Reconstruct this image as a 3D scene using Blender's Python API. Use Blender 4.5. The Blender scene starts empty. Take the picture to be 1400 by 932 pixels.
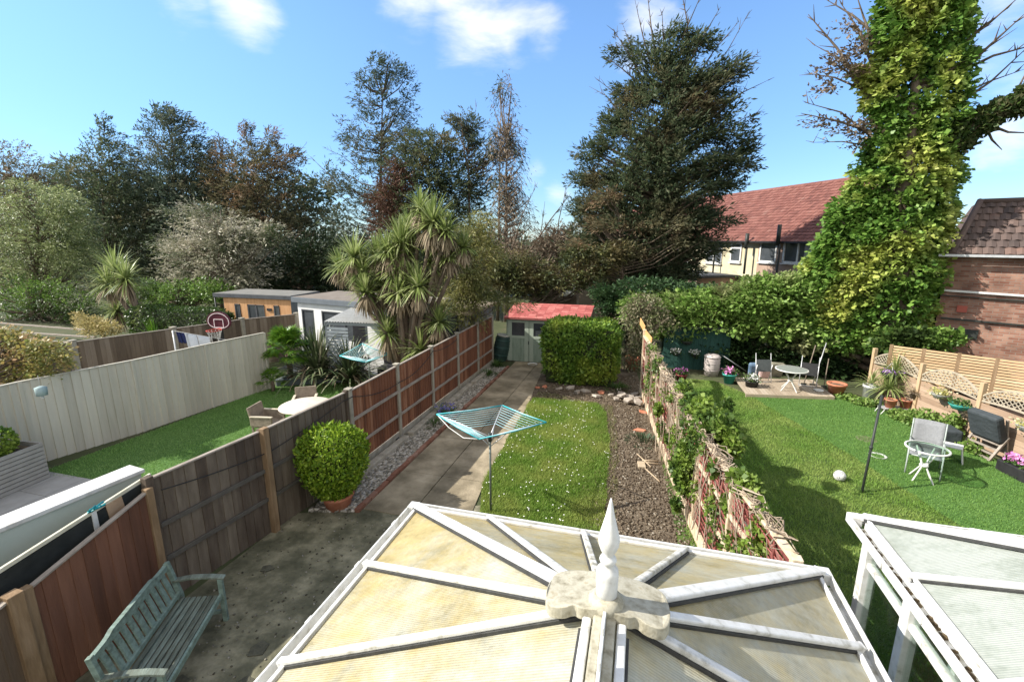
import bpy, math, random
import numpy as np
from mathutils import Vector, noise as mnoise
random.seed(7); RNG = np.random.default_rng(7)
S = bpy.context.scene
COL = S.collection
PI = math.pi
CAMH = 4.8
F_, CX_, CY_ = 640.0, 700.0, 466.0
PITCH = math.atan((CY_-325)/F_); YAW = math.atan((880-CX_)/F_*math.cos(PITCH))

# ---- surveying: the photograph's sight lines met with real planes ----
def ray(x, y):
    r = (x-CX_)/F_; u = -(y-CY_)/F_
    fy = math.cos(PITCH)+u*math.sin(PITCH); fz = -math.sin(PITCH)+u*math.cos(PITCH)
    return Vector((r*math.cos(YAW)-fy*math.sin(YAW), r*math.sin(YAW)+fy*math.cos(YAW), fz))
def G(x, y, z=0.0):
    d = ray(x, y); t = (z-CAMH)/d.z
    return Vector((d.x*t, d.y*t, z))
def A(x, y, Y):
    d = ray(x, y); t = Y/d.y
    return Vector((d.x*t, Y, CAMH+d.z*t))
def AX(x, y, X):
    d = ray(x, y); t = X/d.x
    return Vector((X, d.y*t, CAMH+d.z*t))
def depth(p):
    return (p.x*-math.sin(YAW)+p.y*math.cos(YAW))*math.cos(PITCH)-(p.z-CAMH)*math.sin(PITCH)
def pxm(p): return max(depth(p), .3)/F_          # metres per photo pixel there

# ---- bookkeeping ----
def tag(o, label, cat, group=None):
    o['label'] = label; o['category'] = cat
    if group: o['group'] = group
    return o
def thing(name, label, cat, loc=(0,0,0), rz=0, group=None):
    o = bpy.data.objects.new(name, None); COL.objects.link(o)
    o.empty_display_size = .2
    o.location = loc; o.rotation_euler = (0, 0, rz)
    return tag(o, label, cat, group)
def kids(o): return [c for c in KIDS.get(o.name, [])]
KIDS = {}
def link(o, parent=None):
    COL.objects.link(o)
    if parent is not None:
        o.parent = parent; KIDS.setdefault(parent.name, []).append(o)
    return o
def dup(o, loc=None, rz=None, label=None, parent=None, scale=None):
    c = o.copy(); link(c, parent)
    if loc is not None: c.location = loc
    if rz is not None: c.rotation_euler = (0, 0, rz)
    if scale is not None: c.scale = (scale,)*3
    if label: c['label'] = label
    for k in kids(o): dup(k, parent=c)
    return c
def rotz(v, a):
    c, s = math.cos(a), math.sin(a)
    return Vector((v[0]*c-v[1]*s, v[0]*s+v[1]*c, v[2]))

class MB:
    """collects simple solids; build() links them as ONE mesh object"""
    def __init__(s): s.v = []; s.f = []; s.sm = []
    def add(s, vs, fs, smooth=False):
        b = len(s.v); s.v += [tuple(v) for v in vs]
        s.f += [tuple(b+i for i in f) for f in fs]; s.sm += [smooth]*len(fs)
        return s
    def box(s, c, d, rz=0, rx=0, ry=0):
        c = Vector(c); hx, hy, hz = d[0]/2, d[1]/2, d[2]/2
        vs = []
        for x, y, z in ((-1,-1,-1),(1,-1,-1),(1,1,-1),(-1,1,-1),(-1,-1,1),(1,-1,1),(1,1,1),(-1,1,1)):
            p = Vector((x*hx, y*hy, z*hz))
            if rx: p = Vector((p.x, p.y*math.cos(rx)-p.z*math.sin(rx), p.y*math.sin(rx)+p.z*math.cos(rx)))
            if ry: p = Vector((p.x*math.cos(ry)+p.z*math.sin(ry), p.y, -p.x*math.sin(ry)+p.z*math.cos(ry)))
            vs.append(rotz(p, rz)+c)
        return s.add(vs, [(0,3,2,1),(4,5,6,7),(0,1,5,4),(1,2,6,5),(2,3,7,6),(3,0,4,7)])
    def span(s, x0, x1, y0, y1, z0, z1):
        return s.box(((x0+x1)/2,(y0+y1)/2,(z0+z1)/2), (abs(x1-x0),abs(y1-y0),abs(z1-z0)))
    def beam(s, p0, p1, w, h, up=(0,0,1), off=0):
        p0, p1, up = Vector(p0), Vector(p1), Vector(up)
        d = (p1-p0).normalized(); sd = d.cross(up)
        if sd.length < 1e-4: sd = d.cross(Vector((1,0,0)))
        sd.normalize(); n = sd.cross(d).normalized()
        vs = []
        for p in (p0, p1):
            for a, b in ((-1,-1),(1,-1),(1,1),(-1,1)):
                vs.append(p+sd*a*w/2+n*(b*h/2+off))
        return s.add(vs, [(0,3,2,1),(4,5,6,7),(0,1,5,4),(1,2,6,5),(2,3,7,6),(3,0,4,7)][:0] +
                     [(0,1,2,3),(7,6,5,4),(0,4,5,1),(1,5,6,2),(2,6,7,3),(3,7,4,0)])
    def tube(s, pts, r, n=6, caps=True):
        pts = [Vector(p) for p in pts]
        rs = r if isinstance(r, (list, tuple)) else [r]*len(pts)
        vs = []; prev = None
        for i, p in enumerate(pts):
            d = (pts[min(i+1, len(pts)-1)]-pts[max(i-1, 0)])
            if d.length < 1e-9: d = Vector((0,0,1))
            d.normalize()
            a = prev if prev is not None else (Vector((0,0,1)) if abs(d.z) < .9 else Vector((1,0,0)))
            u = (a-d*a.dot(d))
            if u.length < 1e-5: u = d.orthogonal()
            u.normalize(); prev = u; w = d.cross(u)
            for k in range(n):
                t = 2*PI*k/n; vs.append(p+(u*math.cos(t)+w*math.sin(t))*rs[i])
        fs = []
        for i in range(len(pts)-1):
            for k in range(n):
                a, b = i*n+k, i*n+(k+1) % n
                fs.append((a, b, b+n, a+n))
        s.add(vs, fs, True)
        if caps:
            b = len(s.v)-len(vs); m = len(pts)-1
            s.f += [tuple(b+k for k in reversed(range(n))), tuple(b+m*n+k for k in range(n))]; s.sm += [False]*2
        return s
    def lathe(s, prof, c=(0,0,0), n=20, cap=True):
        vs = []; c = Vector(c)
        for r, z in prof:
            for k in range(n):
                t = 2*PI*k/n; vs.append(c+Vector((r*math.cos(t), r*math.sin(t), z)))
        fs = [(i*n+k, i*n+(k+1) % n, (i+1)*n+(k+1) % n, (i+1)*n+k) for i in range(len(prof)-1) for k in range(n)]
        s.add(vs, fs, True)
        if cap:
            b = len(s.v)-len(vs); m = len(prof)-1
            s.f += [tuple(b+k for k in reversed(range(n))), tuple(b+m*n+k for k in range(n))]; s.sm += [False]*2
        return s
    def prism(s, poly, z0, z1):
        """poly: list of (x,y) or 3-vectors (then z is an offset)"""
        n = len(poly); P = [Vector((p[0], p[1], p[2] if len(p) > 2 else 0)) for p in poly]
        ar = sum(P[i].x*P[(i+1) % n].y-P[(i+1) % n].x*P[i].y for i in range(n))
        if ar < 0: P = P[::-1]
        vs = [p+Vector((0,0,z0)) for p in P]+[p+Vector((0,0,z1)) for p in P]
        fs = [tuple(reversed(range(n))), tuple(range(n, 2*n))]+[(i, (i+1) % n, n+(i+1) % n, n+i) for i in range(n)]
        return s.add(vs, fs)
    def slab(s, poly, nrm, t):
        """polygon in 3-D thickened by t along -nrm"""
        n = len(poly); P = [Vector(p) for p in poly]; nr = Vector(nrm).normalized()
        fn = sum(((P[i]-P[0]).cross(P[(i+1) % n]-P[0]) for i in range(n)), Vector())
        if fn.dot(nr) < 0: P = P[::-1]
        vs = P+[p-nr*t for p in P]
        fs = [tuple(range(n)), tuple(reversed(range(n, 2*n)))]+[((i+1) % n, i, n+i, n+(i+1) % n) for i in range(n)]
        return s.add(vs, fs)
    def sheet(s, poly, z):
        P = [Vector((p[0], p[1], z)) for p in poly]
        n = len(P)
        ar = sum(P[i].x*P[(i+1) % n].y-P[(i+1) % n].x*P[i].y for i in range(n))
        if ar < 0: P = P[::-1]
        return s.add(P, [tuple(range(n))])
    def blob(s, c, r, n=10, m=7, jit=0.0, seed=0):
        c = Vector(c); r = Vector(r if hasattr(r, '__len__') else (r, r, r))
        vs = [c+Vector((0,0,-r.z))]
        for i in range(1, m):
            ph = -PI/2+PI*i/m
            for k in range(n):
                t = 2*PI*k/n; d = Vector((math.cos(ph)*math.cos(t), math.cos(ph)*math.sin(t), math.sin(ph)))
                q = 1+jit*mnoise.noise(d*2.3+Vector((seed, seed*.7, 0)))
                vs.append(c+Vector((d.x*r.x, d.y*r.y, d.z*r.z))*q)
        vs.append(c+Vector((0,0,r.z)))
        fs = [(0, 1+(k+1) % n, 1+k) for k in range(n)]
        for i in range(m-2):
            for k in range(n):
                a, b = 1+i*n+k, 1+i*n+(k+1) % n
                fs.append((a, b, b+n, a+n))
        t = len(vs)-1; b = 1+(m-2)*n
        fs += [(b+k, b+(k+1) % n, t) for k in range(n)]
        return s.add(vs, fs, True)
    def build(s, name, m, parent=None, bevel=0, label=None):
        me = bpy.data.meshes.new(name)
        me.from_pydata(s.v, [], s.f)
        me.polygons.foreach_set('use_smooth', s.sm)
        me.materials.append(m); me.update()
        o = bpy.data.objects.new(name, me); link(o, parent)
        if bevel:
            b = o.modifiers.new('b', 'BEVEL'); b.width = bevel; b.segments = 2; b.limit_method = 'ANGLE'; b.angle_limit = .6
        if label: o['label'] = label
        return o

def quads_obj(name, V, m, parent=None, nper=4, smooth=False):
    """V: (n*nper,3) numpy verts, each run of nper is one face"""
    V = np.asarray(V, dtype=np.float32).reshape(-1, 3); nv = len(V); nf = nv//nper
    me = bpy.data.meshes.new(name)
    me.vertices.add(nv); me.vertices.foreach_set('co', V.ravel())
    me.loops.add(nv); me.loops.foreach_set('vertex_index', np.arange(nv, dtype=np.int32))
    me.polygons.add(nf)
    me.polygons.foreach_set('loop_start', np.arange(0, nv, nper, dtype=np.int32))
    try: me.polygons.foreach_set('loop_total', np.full(nf, nper, dtype=np.int32))
    except Exception: pass
    me.materials.append(m); me.update(calc_edges=True); me.validate()
    o = bpy.data.objects.new(name, me); return link(o, parent)

def unit(a): return a/np.maximum(np.linalg.norm(a, axis=1, keepdims=True), 1e-9)
def leafquads(P, D, N, L, W, fold=0.0):
    """rhombic leaves: base P, direction D, normal N"""
    D = unit(D); Sd = unit(np.cross(D, N)); Nn = np.cross(Sd, D)
    L = np.asarray(L).reshape(-1, 1); W = np.asarray(W).reshape(-1, 1)
    b = P; t = P+D*L; m = P+D*L*.5
    a = m+Sd*W*.5+Nn*W*fold; c = m-Sd*W*.5+Nn*W*fold
    return np.stack([b, a, t, c], axis=1).reshape(-1, 3)
def rnd_dir(n): return unit(RNG.normal(size=(n, 3)))
def vnoise(P, sc, seed=0.0):
    """cheap smooth noise in -1..1"""
    x, y, z = (P*sc).T
    r = np.zeros(len(P)); amp = 1.0; tot = 0
    for k in range(3):
        a = 1.7*(k+1)+seed
        r += amp*(np.sin(x+1.3*np.sin(y*1.1+a)+a)*np.sin(y*1.2+1.1*np.sin(z*.9+a*2)+2*a)+np.sin(z*1.1+1.2*np.sin(x*1.05-a)+3*a))*.5
        tot += amp; amp *= .55; x, y, z = x*2.1, y*2.1, z*2.1
    return r/tot

# ---- materials ----
def _mat(name):
    m = bpy.data.materials.new(name); m.use_nodes = True
    nt = m.node_tree; b = nt.nodes['Principled BSDF']
    return m, nt, b
def _ramp(nt, cols, pos=None):
    r = nt.nodes.new('ShaderNodeValToRGB'); e = r.color_ramp
    n = len(cols)
    pos = pos or [.25+.5*i/(n-1) if n > 1 else .5 for i in range(n)]
    while len(e.elements) < n: e.elements.new(.5)
    for i, c in enumerate(cols):
        e.elements[i].position = pos[i]; e.elements[i].color = (*c, 1)
    return r
def _coords(nt, stretch=(1,1,1), src='Object'):
    tc = nt.nodes.new('ShaderNodeTexCoord'); mp = nt.nodes.new('ShaderNodeMapping')
    mp.inputs['Scale'].default_value = stretch
    nt.links.new(tc.outputs[src], mp.inputs[0]); return mp
def mk(name, cols, scale=4, rough=.8, bump=.15, bscale=None, stretch=(1,1,1), metal=0, island=0, spec=.3, pos=None, detail=7, bdist=.02, trans=0):
    m, nt, b = _mat(name); L = nt.links.new
    mp = _coords(nt, stretch)
    n = nt.nodes.new('ShaderNodeTexNoise'); n.inputs['Scale'].default_value = scale; n.inputs['Detail'].default_value = detail
    n.inputs['Roughness'].default_value = .62
    L(mp.outputs[0], n.inputs['Vector'])
    fac = n.outputs['Fac']
    if island:
        g = nt.nodes.new('ShaderNodeNewGeometry'); mx = nt.nodes.new('ShaderNodeMix')
        mx.inputs[0].default_value = island
        L(fac, mx.inputs[2]); 
        mr = nt.nodes.new('ShaderNodeMapRange'); mr.inputs[3].default_value = .2; mr.inputs[4].default_value = .8
        L(g.outputs['Random Per Island'], mr.inputs[0]); L(mr.outputs[0], mx.inputs[3]); fac = mx.outputs[0]
    r = _ramp(nt, cols, pos); L(fac, r.inputs[0]); L(r.outputs[0], b.inputs['Base Color'])
    b.inputs['Roughness'].default_value = rough; b.inputs['Metallic'].default_value = metal
    b.inputs['Specular IOR Level'].default_value = spec
    if bump:
        n2 = nt.nodes.new('ShaderNodeTexNoise'); n2.inputs['Scale'].default_value = bscale or scale*4; n2.inputs['Detail'].default_value = 5
        L(mp.outputs[0], n2.inputs['Vector'])
        bp = nt.nodes.new('ShaderNodeBump'); bp.inputs['Strength'].default_value = bump; bp.inputs['Distance'].default_value = bdist
        L(n2.outputs['Fac'], bp.inputs['Height']); L(bp.outputs[0], b.inputs['Normal'])
    if trans:
        t = nt.nodes.new('ShaderNodeBsdfTranslucent'); L(r.outputs[0], t.inputs[0])
        mx = nt.nodes.new('ShaderNodeMixShader'); mx.inputs[0].default_value = trans
        L(b.outputs[0], mx.inputs[1]); L(t.outputs[0], mx.inputs[2]); L(mx.outputs[0], nt.nodes['Material Output'].inputs[0])
    return m
def mkleaf(name, cols, patch=None, pscale=.6, trans=.3, rough=.55, ppos=(.45,.6), spec=.3):
    """foliage: every leaf its own tint; patches of another growth"""
    m, nt, b = _mat(name); L = nt.links.new
    g = nt.nodes.new('ShaderNodeNewGeometry')
    r = _ramp(nt, cols, [i/(len(cols)-1) if len(cols) > 1 else 0 for i in range(len(cols))]); L(g.outputs['Random Per Island'], r.inputs[0])
    c = r.outputs[0]
    if patch:
        mp = _coords(nt); n = nt.nodes.new('ShaderNodeTexNoise'); n.inputs['Scale'].default_value = pscale; n.inputs['Detail'].default_value = 4
        L(mp.outputs[0], n.inputs['Vector'])
        r2 = _ramp(nt, [(0,0,0),(1,1,1)], list(ppos)); L(n.outputs['Fac'], r2.inputs[0])
        r3 = _ramp(nt, patch, [i/(len(patch)-1) if len(patch) > 1 else 0 for i in range(len(patch))]); L(g.outputs['Random Per Island'], r3.inputs[0])
        mx = nt.nodes.new('ShaderNodeMix'); mx.data_type = 'RGBA'
        L(r2.outputs[0], mx.inputs[0]); L(c, mx.inputs[6]); L(r3.outputs[0], mx.inputs[7]); c = mx.outputs[2]
    L(c, b.inputs['Base Color']); b.inputs['Roughness'].default_value = rough; b.inputs['Specular IOR Level'].default_value = spec
    t = nt.nodes.new('ShaderNodeBsdfTranslucent'); L(c, t.inputs[0])
    mx = nt.nodes.new('ShaderNodeMixShader'); mx.inputs[0].default_value = trans
    L(b.outputs[0], mx.inputs[1]); L(t.outputs[0], mx.inputs[2]); L(mx.outputs[0], nt.nodes['Material Output'].inputs[0])
    return m
def mkbrick(name, c1, c2, mortar, scale=1, bw=.22, bh=.075, ms=.01, rough=.85, axis='XZ', bump=.4, offset=.5):
    m, nt, b = _mat(name); L = nt.links.new
    tc = nt.nodes.new('ShaderNodeTexCoord')
    sp = nt.nodes.new('ShaderNodeSeparateXYZ'); cb = nt.nodes.new('ShaderNodeCombineXYZ')
    L(tc.outputs['Object'], sp.inputs[0]); L(sp.outputs[axis[0]], cb.inputs[0]); L(sp.outputs[axis[1]], cb.inputs[1])
    br = nt.nodes.new('ShaderNodeTexBrick'); L(cb.outputs[0], br.inputs['Vector'])
    br.inputs['Color1'].default_value = (*c1, 1); br.inputs['Color2'].default_value = (*c2, 1); br.inputs['Mortar'].default_value = (*mortar, 1)
    br.inputs['Scale'].default_value = scale; br.inputs['Mortar Size'].default_value = ms
    br.inputs['Brick Width'].default_value = bw; br.inputs['Row Height'].default_value = bh; br.offset = offset
    n = nt.nodes.new('ShaderNodeTexNoise'); n.inputs['Scale'].default_value = 1.4; n.inputs['Detail'].default_value = 6
    L(tc.outputs['Object'], n.inputs['Vector'])
    r = _ramp(nt, [(.55,.5,.48),(1.15,1.1,1.05)], [.35,.65]); L(n.outputs['Fac'], r.inputs[0])
    mx = nt.nodes.new('ShaderNodeMix'); mx.data_type = 'RGBA'; mx.blend_type = 'MULTIPLY'; mx.inputs[0].default_value = 1
    L(br.outputs[0], mx.inputs[6]); L(r.outputs[0], mx.inputs[7]); L(mx.outputs[2], b.inputs['Base Color'])
    b.inputs['Roughness'].default_value = rough; b.inputs['Specular IOR Level'].default_value = .2
    bp = nt.nodes.new('ShaderNodeBump'); bp.inputs['Strength'].default_value = bump; bp.inputs['Distance'].default_value = .01; bp.invert = True
    L(br.outputs['Fac'], bp.inputs['Height']); L(bp.outputs[0], b.inputs['Normal'])
    return m
def mkglass(name, tint=(.85,.9,.88), refl=.05, dark=0.0):
    m, nt, b = _mat(name); L = nt.links.new
    tr = nt.nodes.new('ShaderNodeBsdfTransparent'); tr.inputs[0].default_value = (*tint, 1)
    gl = nt.nodes.new('ShaderNodeBsdfGlossy'); gl.inputs['Roughness'].default_value = .03
    fr = nt.nodes.new('ShaderNodeLayerWeight'); fr.inputs[0].default_value = .25
    pw = nt.nodes.new('ShaderNodeMath'); pw.operation = 'POWER'; pw.inputs[1].default_value = 3; L(fr.outputs['Facing'], pw.inputs[0])
    ad = nt.nodes.new('ShaderNodeMath'); ad.operation = 'ADD'; ad.inputs[1].default_value = refl; L(pw.outputs[0], ad.inputs[0])
    mx = nt.nodes.new('ShaderNodeMixShader'); L(ad.outputs[0], mx.inputs[0]); L(tr.outputs[0], mx.inputs[1]); L(gl.outputs[0], mx.inputs[2])
    L(mx.outputs[0], nt.nodes['Material Output'].inputs[0]); return m

M = {}
M['white'] = mk('white_upvc', [(.34,.33,.28),(.58,.575,.54),(.66,.66,.64)], 9, .45, .05, spec=.4, pos=[.3,.44,.62])
M['dirty_white'] = mk('grimy_white', [(.16,.15,.11),(.42,.40,.33),(.62,.61,.56),(.72,.71,.68)], 9, .55, .12, pos=[.25,.42,.55,.75])
M['rubber'] = mk('dark_gasket', [(.03,.03,.03),(.07,.07,.065)], 20, .7, 0)
M['debris'] = mk('gutter_silt', [(.03,.02,.012),(.10,.07,.035),(.22,.17,.10)], 25, .95, .8, bscale=60)
M['mossy'] = mk('boss_lichen', [(.17,.15,.10),(.31,.285,.21),(.41,.385,.30),(.27,.22,.13)], 17, .85, .12, pos=[.27,.42,.58,.76])
M['concrete'] = mk('pale_concrete', [(.20,.18,.14),(.34,.31,.25),(.42,.39,.33)], 5, .9, .3, bscale=40)
M['timber_grey'] = mk('weathered_rail', [(.17,.14,.11),(.28,.24,.2),(.36,.32,.27)], 6, .85, .3, stretch=(3,.6,3))
M['greenpaint'] = mk('sage_shed_paint', [(.19,.25,.19),(.27,.34,.27),(.33,.39,.32)], 3, .7, .1, stretch=(3,3,.7))
M['benchgreen'] = mk('faded_bench_green', [(.10,.105,.085),(.13,.18,.15),(.19,.26,.225),(.24,.31,.275)], 9, .7, .3, stretch=(2,.7,2), pos=[.25,.42,.6,.8])
M['benchwood'] = mk('mildewed_seat', [(.05,.055,.04),(.13,.15,.12),(.22,.27,.23)], 7, .85, .35, stretch=(.6,3,3), pos=[.3,.5,.7], island=.3)
M['terracotta'] = mk('terracotta', [(.30,.10,.055),(.42,.16,.09),(.50,.24,.16)], 8, .85, .12)
M['steel'] = mk('painted_metal', [(.42,.43,.43),(.6,.6,.6)], 10, .4, 0, metal=.4)
M['pole'] = mk('green_grey_pole', [(.10,.12,.10),(.2,.22,.2)], 10, .5, 0, metal=.5)
M['darkmetal'] = mk('dark_metal', [(.02,.025,.022),(.04,.045,.04)], 10, .5, 0)
M['teal'] = mk('teal_plastic', [(.02,.30,.34),(.05,.42,.46)], 8, .45, 0)
M['teal_line'] = mk('teal_line', [(.25,.50,.55),(.45,.68,.72)], 8, .5, 0)
M['tealpot'] = mk('turquoise_pot', [(.03,.26,.22),(.07,.36,.31)], 8, .5, 0)
M['black'] = mk('black_plastic', [(.012,.012,.013),(.03,.03,.03)], 8, .55, .1)
M['charcoal'] = mk('charcoal_roofing', [(.045,.05,.055),(.085,.09,.1)], 5, .8, .15)
M['glassdark'] = mk('dim_window', [(.03,.036,.04),(.09,.10,.11)], 1.2, .08, 0, spec=.9)
M['glass'] = mkglass('clear_pane')
M['plasticwhite'] = mk('white_plastic', [(.48,.48,.45),(.66,.66,.64)], 6, .45, 0)
M['bark'] = mk('bark', [(.05,.035,.025),(.12,.09,.065),(.2,.16,.12)], 6, .95, .6, stretch=(1,1,.3))
M['palebark'] = mk('dead_branch', [(.12,.09,.065),(.24,.2,.155)], 6, .9, .3)
M['rope'] = mk('vine_stem', [(.13,.10,.07),(.27,.21,.15),(.42,.35,.26)], 5, .9, .2, island=.6)
# ================= ground =================
def struct(o): o['kind'] = 'structure'; return o
def stuff(o, label, cat): o['kind'] = 'stuff'; o['label'] = label; o['category'] = cat; return o
mg = mk('rough_earth', [(.035,.045,.018),(.06,.07,.03),(.10,.085,.05)], 1.1, .95, .4, bscale=14)
struct(MB().sheet([(-500,-200),(500,-200),(500,600),(-500,600)], 0).build('ground', mg))

def inpoly(P, poly):
    x, y = P[:, 0], P[:, 1]; r = np.zeros(len(P), bool); n = len(poly)
    for i in range(n):
        x0, y0 = poly[i][:2]; x1, y1 = poly[(i+1) % n][:2]
        if y0 == y1: continue
        c = ((y0 > y) != (y1 > y)) & (x < (x1-x0)*(y-y0)/(y1-y0)+x0); r ^= c
    return r
def scatter(poly, n):
    a = np.array([p[:2] for p in poly]); lo, hi = a.min(0), a.max(0); out = np.zeros((0, 2))
    while len(out) < n:
        P = lo+(hi-lo)*RNG.random((n*2, 2)); out = np.vstack([out, P[inpoly(P, poly)]])
    return out[:n]
def blades(name, poly, n, h, w, m, label, z=.0, lean=.5, keep=None):
    P = scatter(poly, n)
    if keep is not None: P = P[keep(P)]
    n = len(P)
    B = np.column_stack([P, np.full(n, z)]); a = RNG.random(n)*2*PI
    sd = np.column_stack([np.cos(a), np.sin(a), np.zeros(n)])*w*.5
    hh = h*(.5+RNG.random(n))
    T = B+np.column_stack([RNG.normal(size=n)*lean*hh, RNG.normal(size=n)*lean*hh, hh])
    V = np.stack([B-sd, B+sd, T], axis=1).reshape(-1, 3)
    return stuff(quads_obj(name, V, m, nper=3), label, 'grass')
def wobble(poly, amp, step=.25, seed=0):
    out = []; n = len(poly)
    for i in range(n):
        p, q = Vector((*poly[i][:2], 0)), Vector((*poly[(i+1) % n][:2], 0)); L = (q-p).length; k = max(1, int(L/step))
        for j in range(k):
            t = p.lerp(q, j/k); d = (q-p).normalized()
            nrm = Vector((-d.y, d.x, 0)); out.append((t+nrm*amp*mnoise.noise(t*1.7+Vector((seed, 0, 0)))).to_tuple()[:2])
    return out

# --- our garden: x -5.5 .. ~1
PATIO = [(-5.9,-1),(1.9,-1),(1.55,5.6),(1.2,6.0),(-2.2,6.9),(-2.5,7.35),(-4.7,6.6),(-5.7,6.2)]
mpatio = mk('mossy_patio', [(0.048,0.049,0.028),(0.117,0.111,0.071),(0.220,0.203,0.135),(0.372,0.338,0.244)], 1.9, .92, .6, bscale=11, pos=[.3,.48,.6,.78], detail=12, bdist=.04)
struct(MB().sheet(PATIO, .008).build('patio', mpatio))
# broken crazy paving over it
mb = MB()
for i in range(26):
    x, y = random.uniform(-5.3,-2.0), random.uniform(1.5,6.4); r = random.uniform(.06,.17)
    k = random.randint(5,7); a0 = random.random()*6
    mb.prism([(x+r*random.uniform(.7,1.2)*math.cos(a0+6.283*j/k), y+r*random.uniform(.7,1.2)*math.sin(a0+6.283*j/k)) for j in range(k)], .012+i*.0002, .018+i*.0003)
struct(mb.build('paving_fragments', mk('mossy_fragment', [(.04,.04,.026),(.075,.072,.05),(.12,.115,.085)], 5, .92, .8, bscale=18, island=.25, bdist=.04)))
mpath = mk('stained_path', [(0.106,0.088,0.056),(0.199,0.165,0.109),(0.305,0.254,0.173),(0.451,0.384,0.272)], 1.3, .9, .4, bscale=30, pos=[.3,.45,.58,.74], detail=12)
mb = MB()
xr = lambda y: np.interp(y, [6.9,8.4,13.2,17.3], [-2.62,-2.84,-3.02,-3.45])
ys = [6.62,8.1,9.9,11.8,13.6,15.4,17.35]
for a, b in zip(ys[:-1], ys[1:]):
    for x0, x1, t in ((lambda y: -4.61, lambda y: -3.72, 0), (lambda y: -3.70, lambda y: float(xr(y)), 1)):
        dz = random.uniform(0,.006)
        mb.prism([(x0(a), a+.012), (x1(a+.01)+random.uniform(-.03,.03)*t, a+.012), (x1(b), b), (x0(b), b)], .004, .02+dz)
struct(mb.build('garden_path', mpath))
# pebble strip
PEB = [(-5.5,6.3),(-4.73,6.5),(-4.73,16.4),(-5.4,16.4)]
struct(MB().sheet(PEB, .006).build('pebble_bed', mk('silt', [(.07,.06,.045),(.14,.12,.09)], 8, .95, .4)))
def stones(name, P, r, m, label, cat, flat=.5, z=.01):
    n = len(P); R = r*(.5+RNG.random(n))
    base = np.array([[-1,-1,-1],[1,-1,-1],[1,1,-1],[-1,1,-1],[-1,-1,1],[1,-1,1],[1,1,1],[-1,1,1]])*.5
    F = np.array([[0,3,2,1],[4,5,6,7],[0,1,5,4],[1,2,6,5],[2,3,7,6],[3,0,4,7]])
    V = np.repeat(base[None], n, 0)*(.7+.6*RNG.random((n, 8, 3)))
    a = RNG.random(n)*6.28; c, s_ = np.cos(a), np.sin(a)
    x = V[:,:,0]*c[:,None]-V[:,:,1]*s_[:,None]; y = V[:,:,0]*s_[:,None]+V[:,:,1]*c[:,None]; zz = V[:,:,2]*flat
    tl = RNG.normal(size=(n,1))*.3; zz = zz+x*tl
    V = np.stack([x, y, zz], 2)*R[:,None,None]
    V[:,:,0] += P[:,0][:,None]; V[:,:,1] += P[:,1][:,None]; V[:,:,2] += z+R[:,None]*flat*.4
    me = bpy.data.meshes.new(name)
    idx = (F[None]+(np.arange(n)*8)[:,None,None]).reshape(-1).astype(np.int32)
    me.vertices.add(n*8); me.vertices.foreach_set('co', V.astype(np.float32).ravel())
    me.loops.add(len(idx)); me.loops.foreach_set('vertex_index', idx)
    me.polygons.add(len(idx)//4); me.polygons.foreach_set('loop_start', np.arange(0, len(idx), 4, dtype=np.int32))
    me.materials.append(m); me.update(calc_edges=True)
    o = bpy.data.objects.new(name, me); link(o)
    return stuff(o, label, cat)
stones('patio_grit', scatter([(-5.7,1),(-2.0,1),(-2.2,6.6),(-4.7,6.5),(-5.7,6.0)], 1100), .016, mk('grit', [(.04,.036,.024),(.10,.09,.065),(.26,.24,.2)], 3, .95, 0, island=.95), 'fallen grit and leaf litter on the mossy patio', 'grit', .5)
stones('pebbles', scatter(PEB, 9000), .05, mk('pebble', [(.13,.12,.09),(.32,.29,.24),(.52,.48,.42)], 3, .85, 0, island=.8, pos=[.25,.5,.75]),
       'pale pebbles and stone chips between the brown fence and the path', 'pebbles')
# brick edging beside path
mbk = mk('old_brick', [(.12,.055,.035),(.22,.10,.065),(.30,.19,.14)], 4, .9, .4, island=.6)
e = thing('brick_edging', 'low row of red bricks on end edging the pebble strip beside the concrete path', 'edging', (-4.67,6.5,0))
mb = MB(); y = 0
while y < 9.9:
    l = random.uniform(.2,.23); mb.box((random.uniform(-.012,.012), y+l/2, .03+random.uniform(-.01,.012)), (.09, l-.012, .085), rz=random.uniform(-.05,.05)); y += l
mb.build('brick_row', mbk, e, bevel=.006)
# timber log edge under the fence
# soil
SOIL = wobble([(-.55,5.0),(1.35,5.0),(.95,8.3),(.6,11.6),(.34,13.6),(.1,16.6),(-.3,19.5),(-5.2,19.5),(-5.2,17.3),(-3.5,17.3),(-3.1,13.0),(-1.0,13.4),(-.6,10.5)], .12)
msoil = mk('dry_soil', [(0.061,0.044,0.028),(0.102,0.078,0.052),(0.148,0.116,0.080),(0.213,0.176,0.125)], 2.6, .97, .9, bscale=28, pos=[.3,.46,.58,.75], detail=12, bdist=.05)
struct(MB().sheet(SOIL, .010).build('soil_bed', msoil))
P = scatter([(-.75,5),(1.3,5),(.95,8.3),(.6,11.6),(.34,13.6),(.05,16.6),(-3.2,14.6),(-3.0,13.1),(-.9,13.4),(-.5,10.5)], 9000)
stones('soil_crumbs', P, .026, mk('crumb', [(0.074,0.054,0.034),(0.115,0.086,0.057),(0.164,0.131,0.090),(0.377,0.344,0.280)], 3, .95, 0, island=.95, pos=[.25,.5,.72,.82]),
       'dry earth crumbs, bark and stone chips strewn over the bare soil bed', 'soil crumbs', .6)
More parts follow.
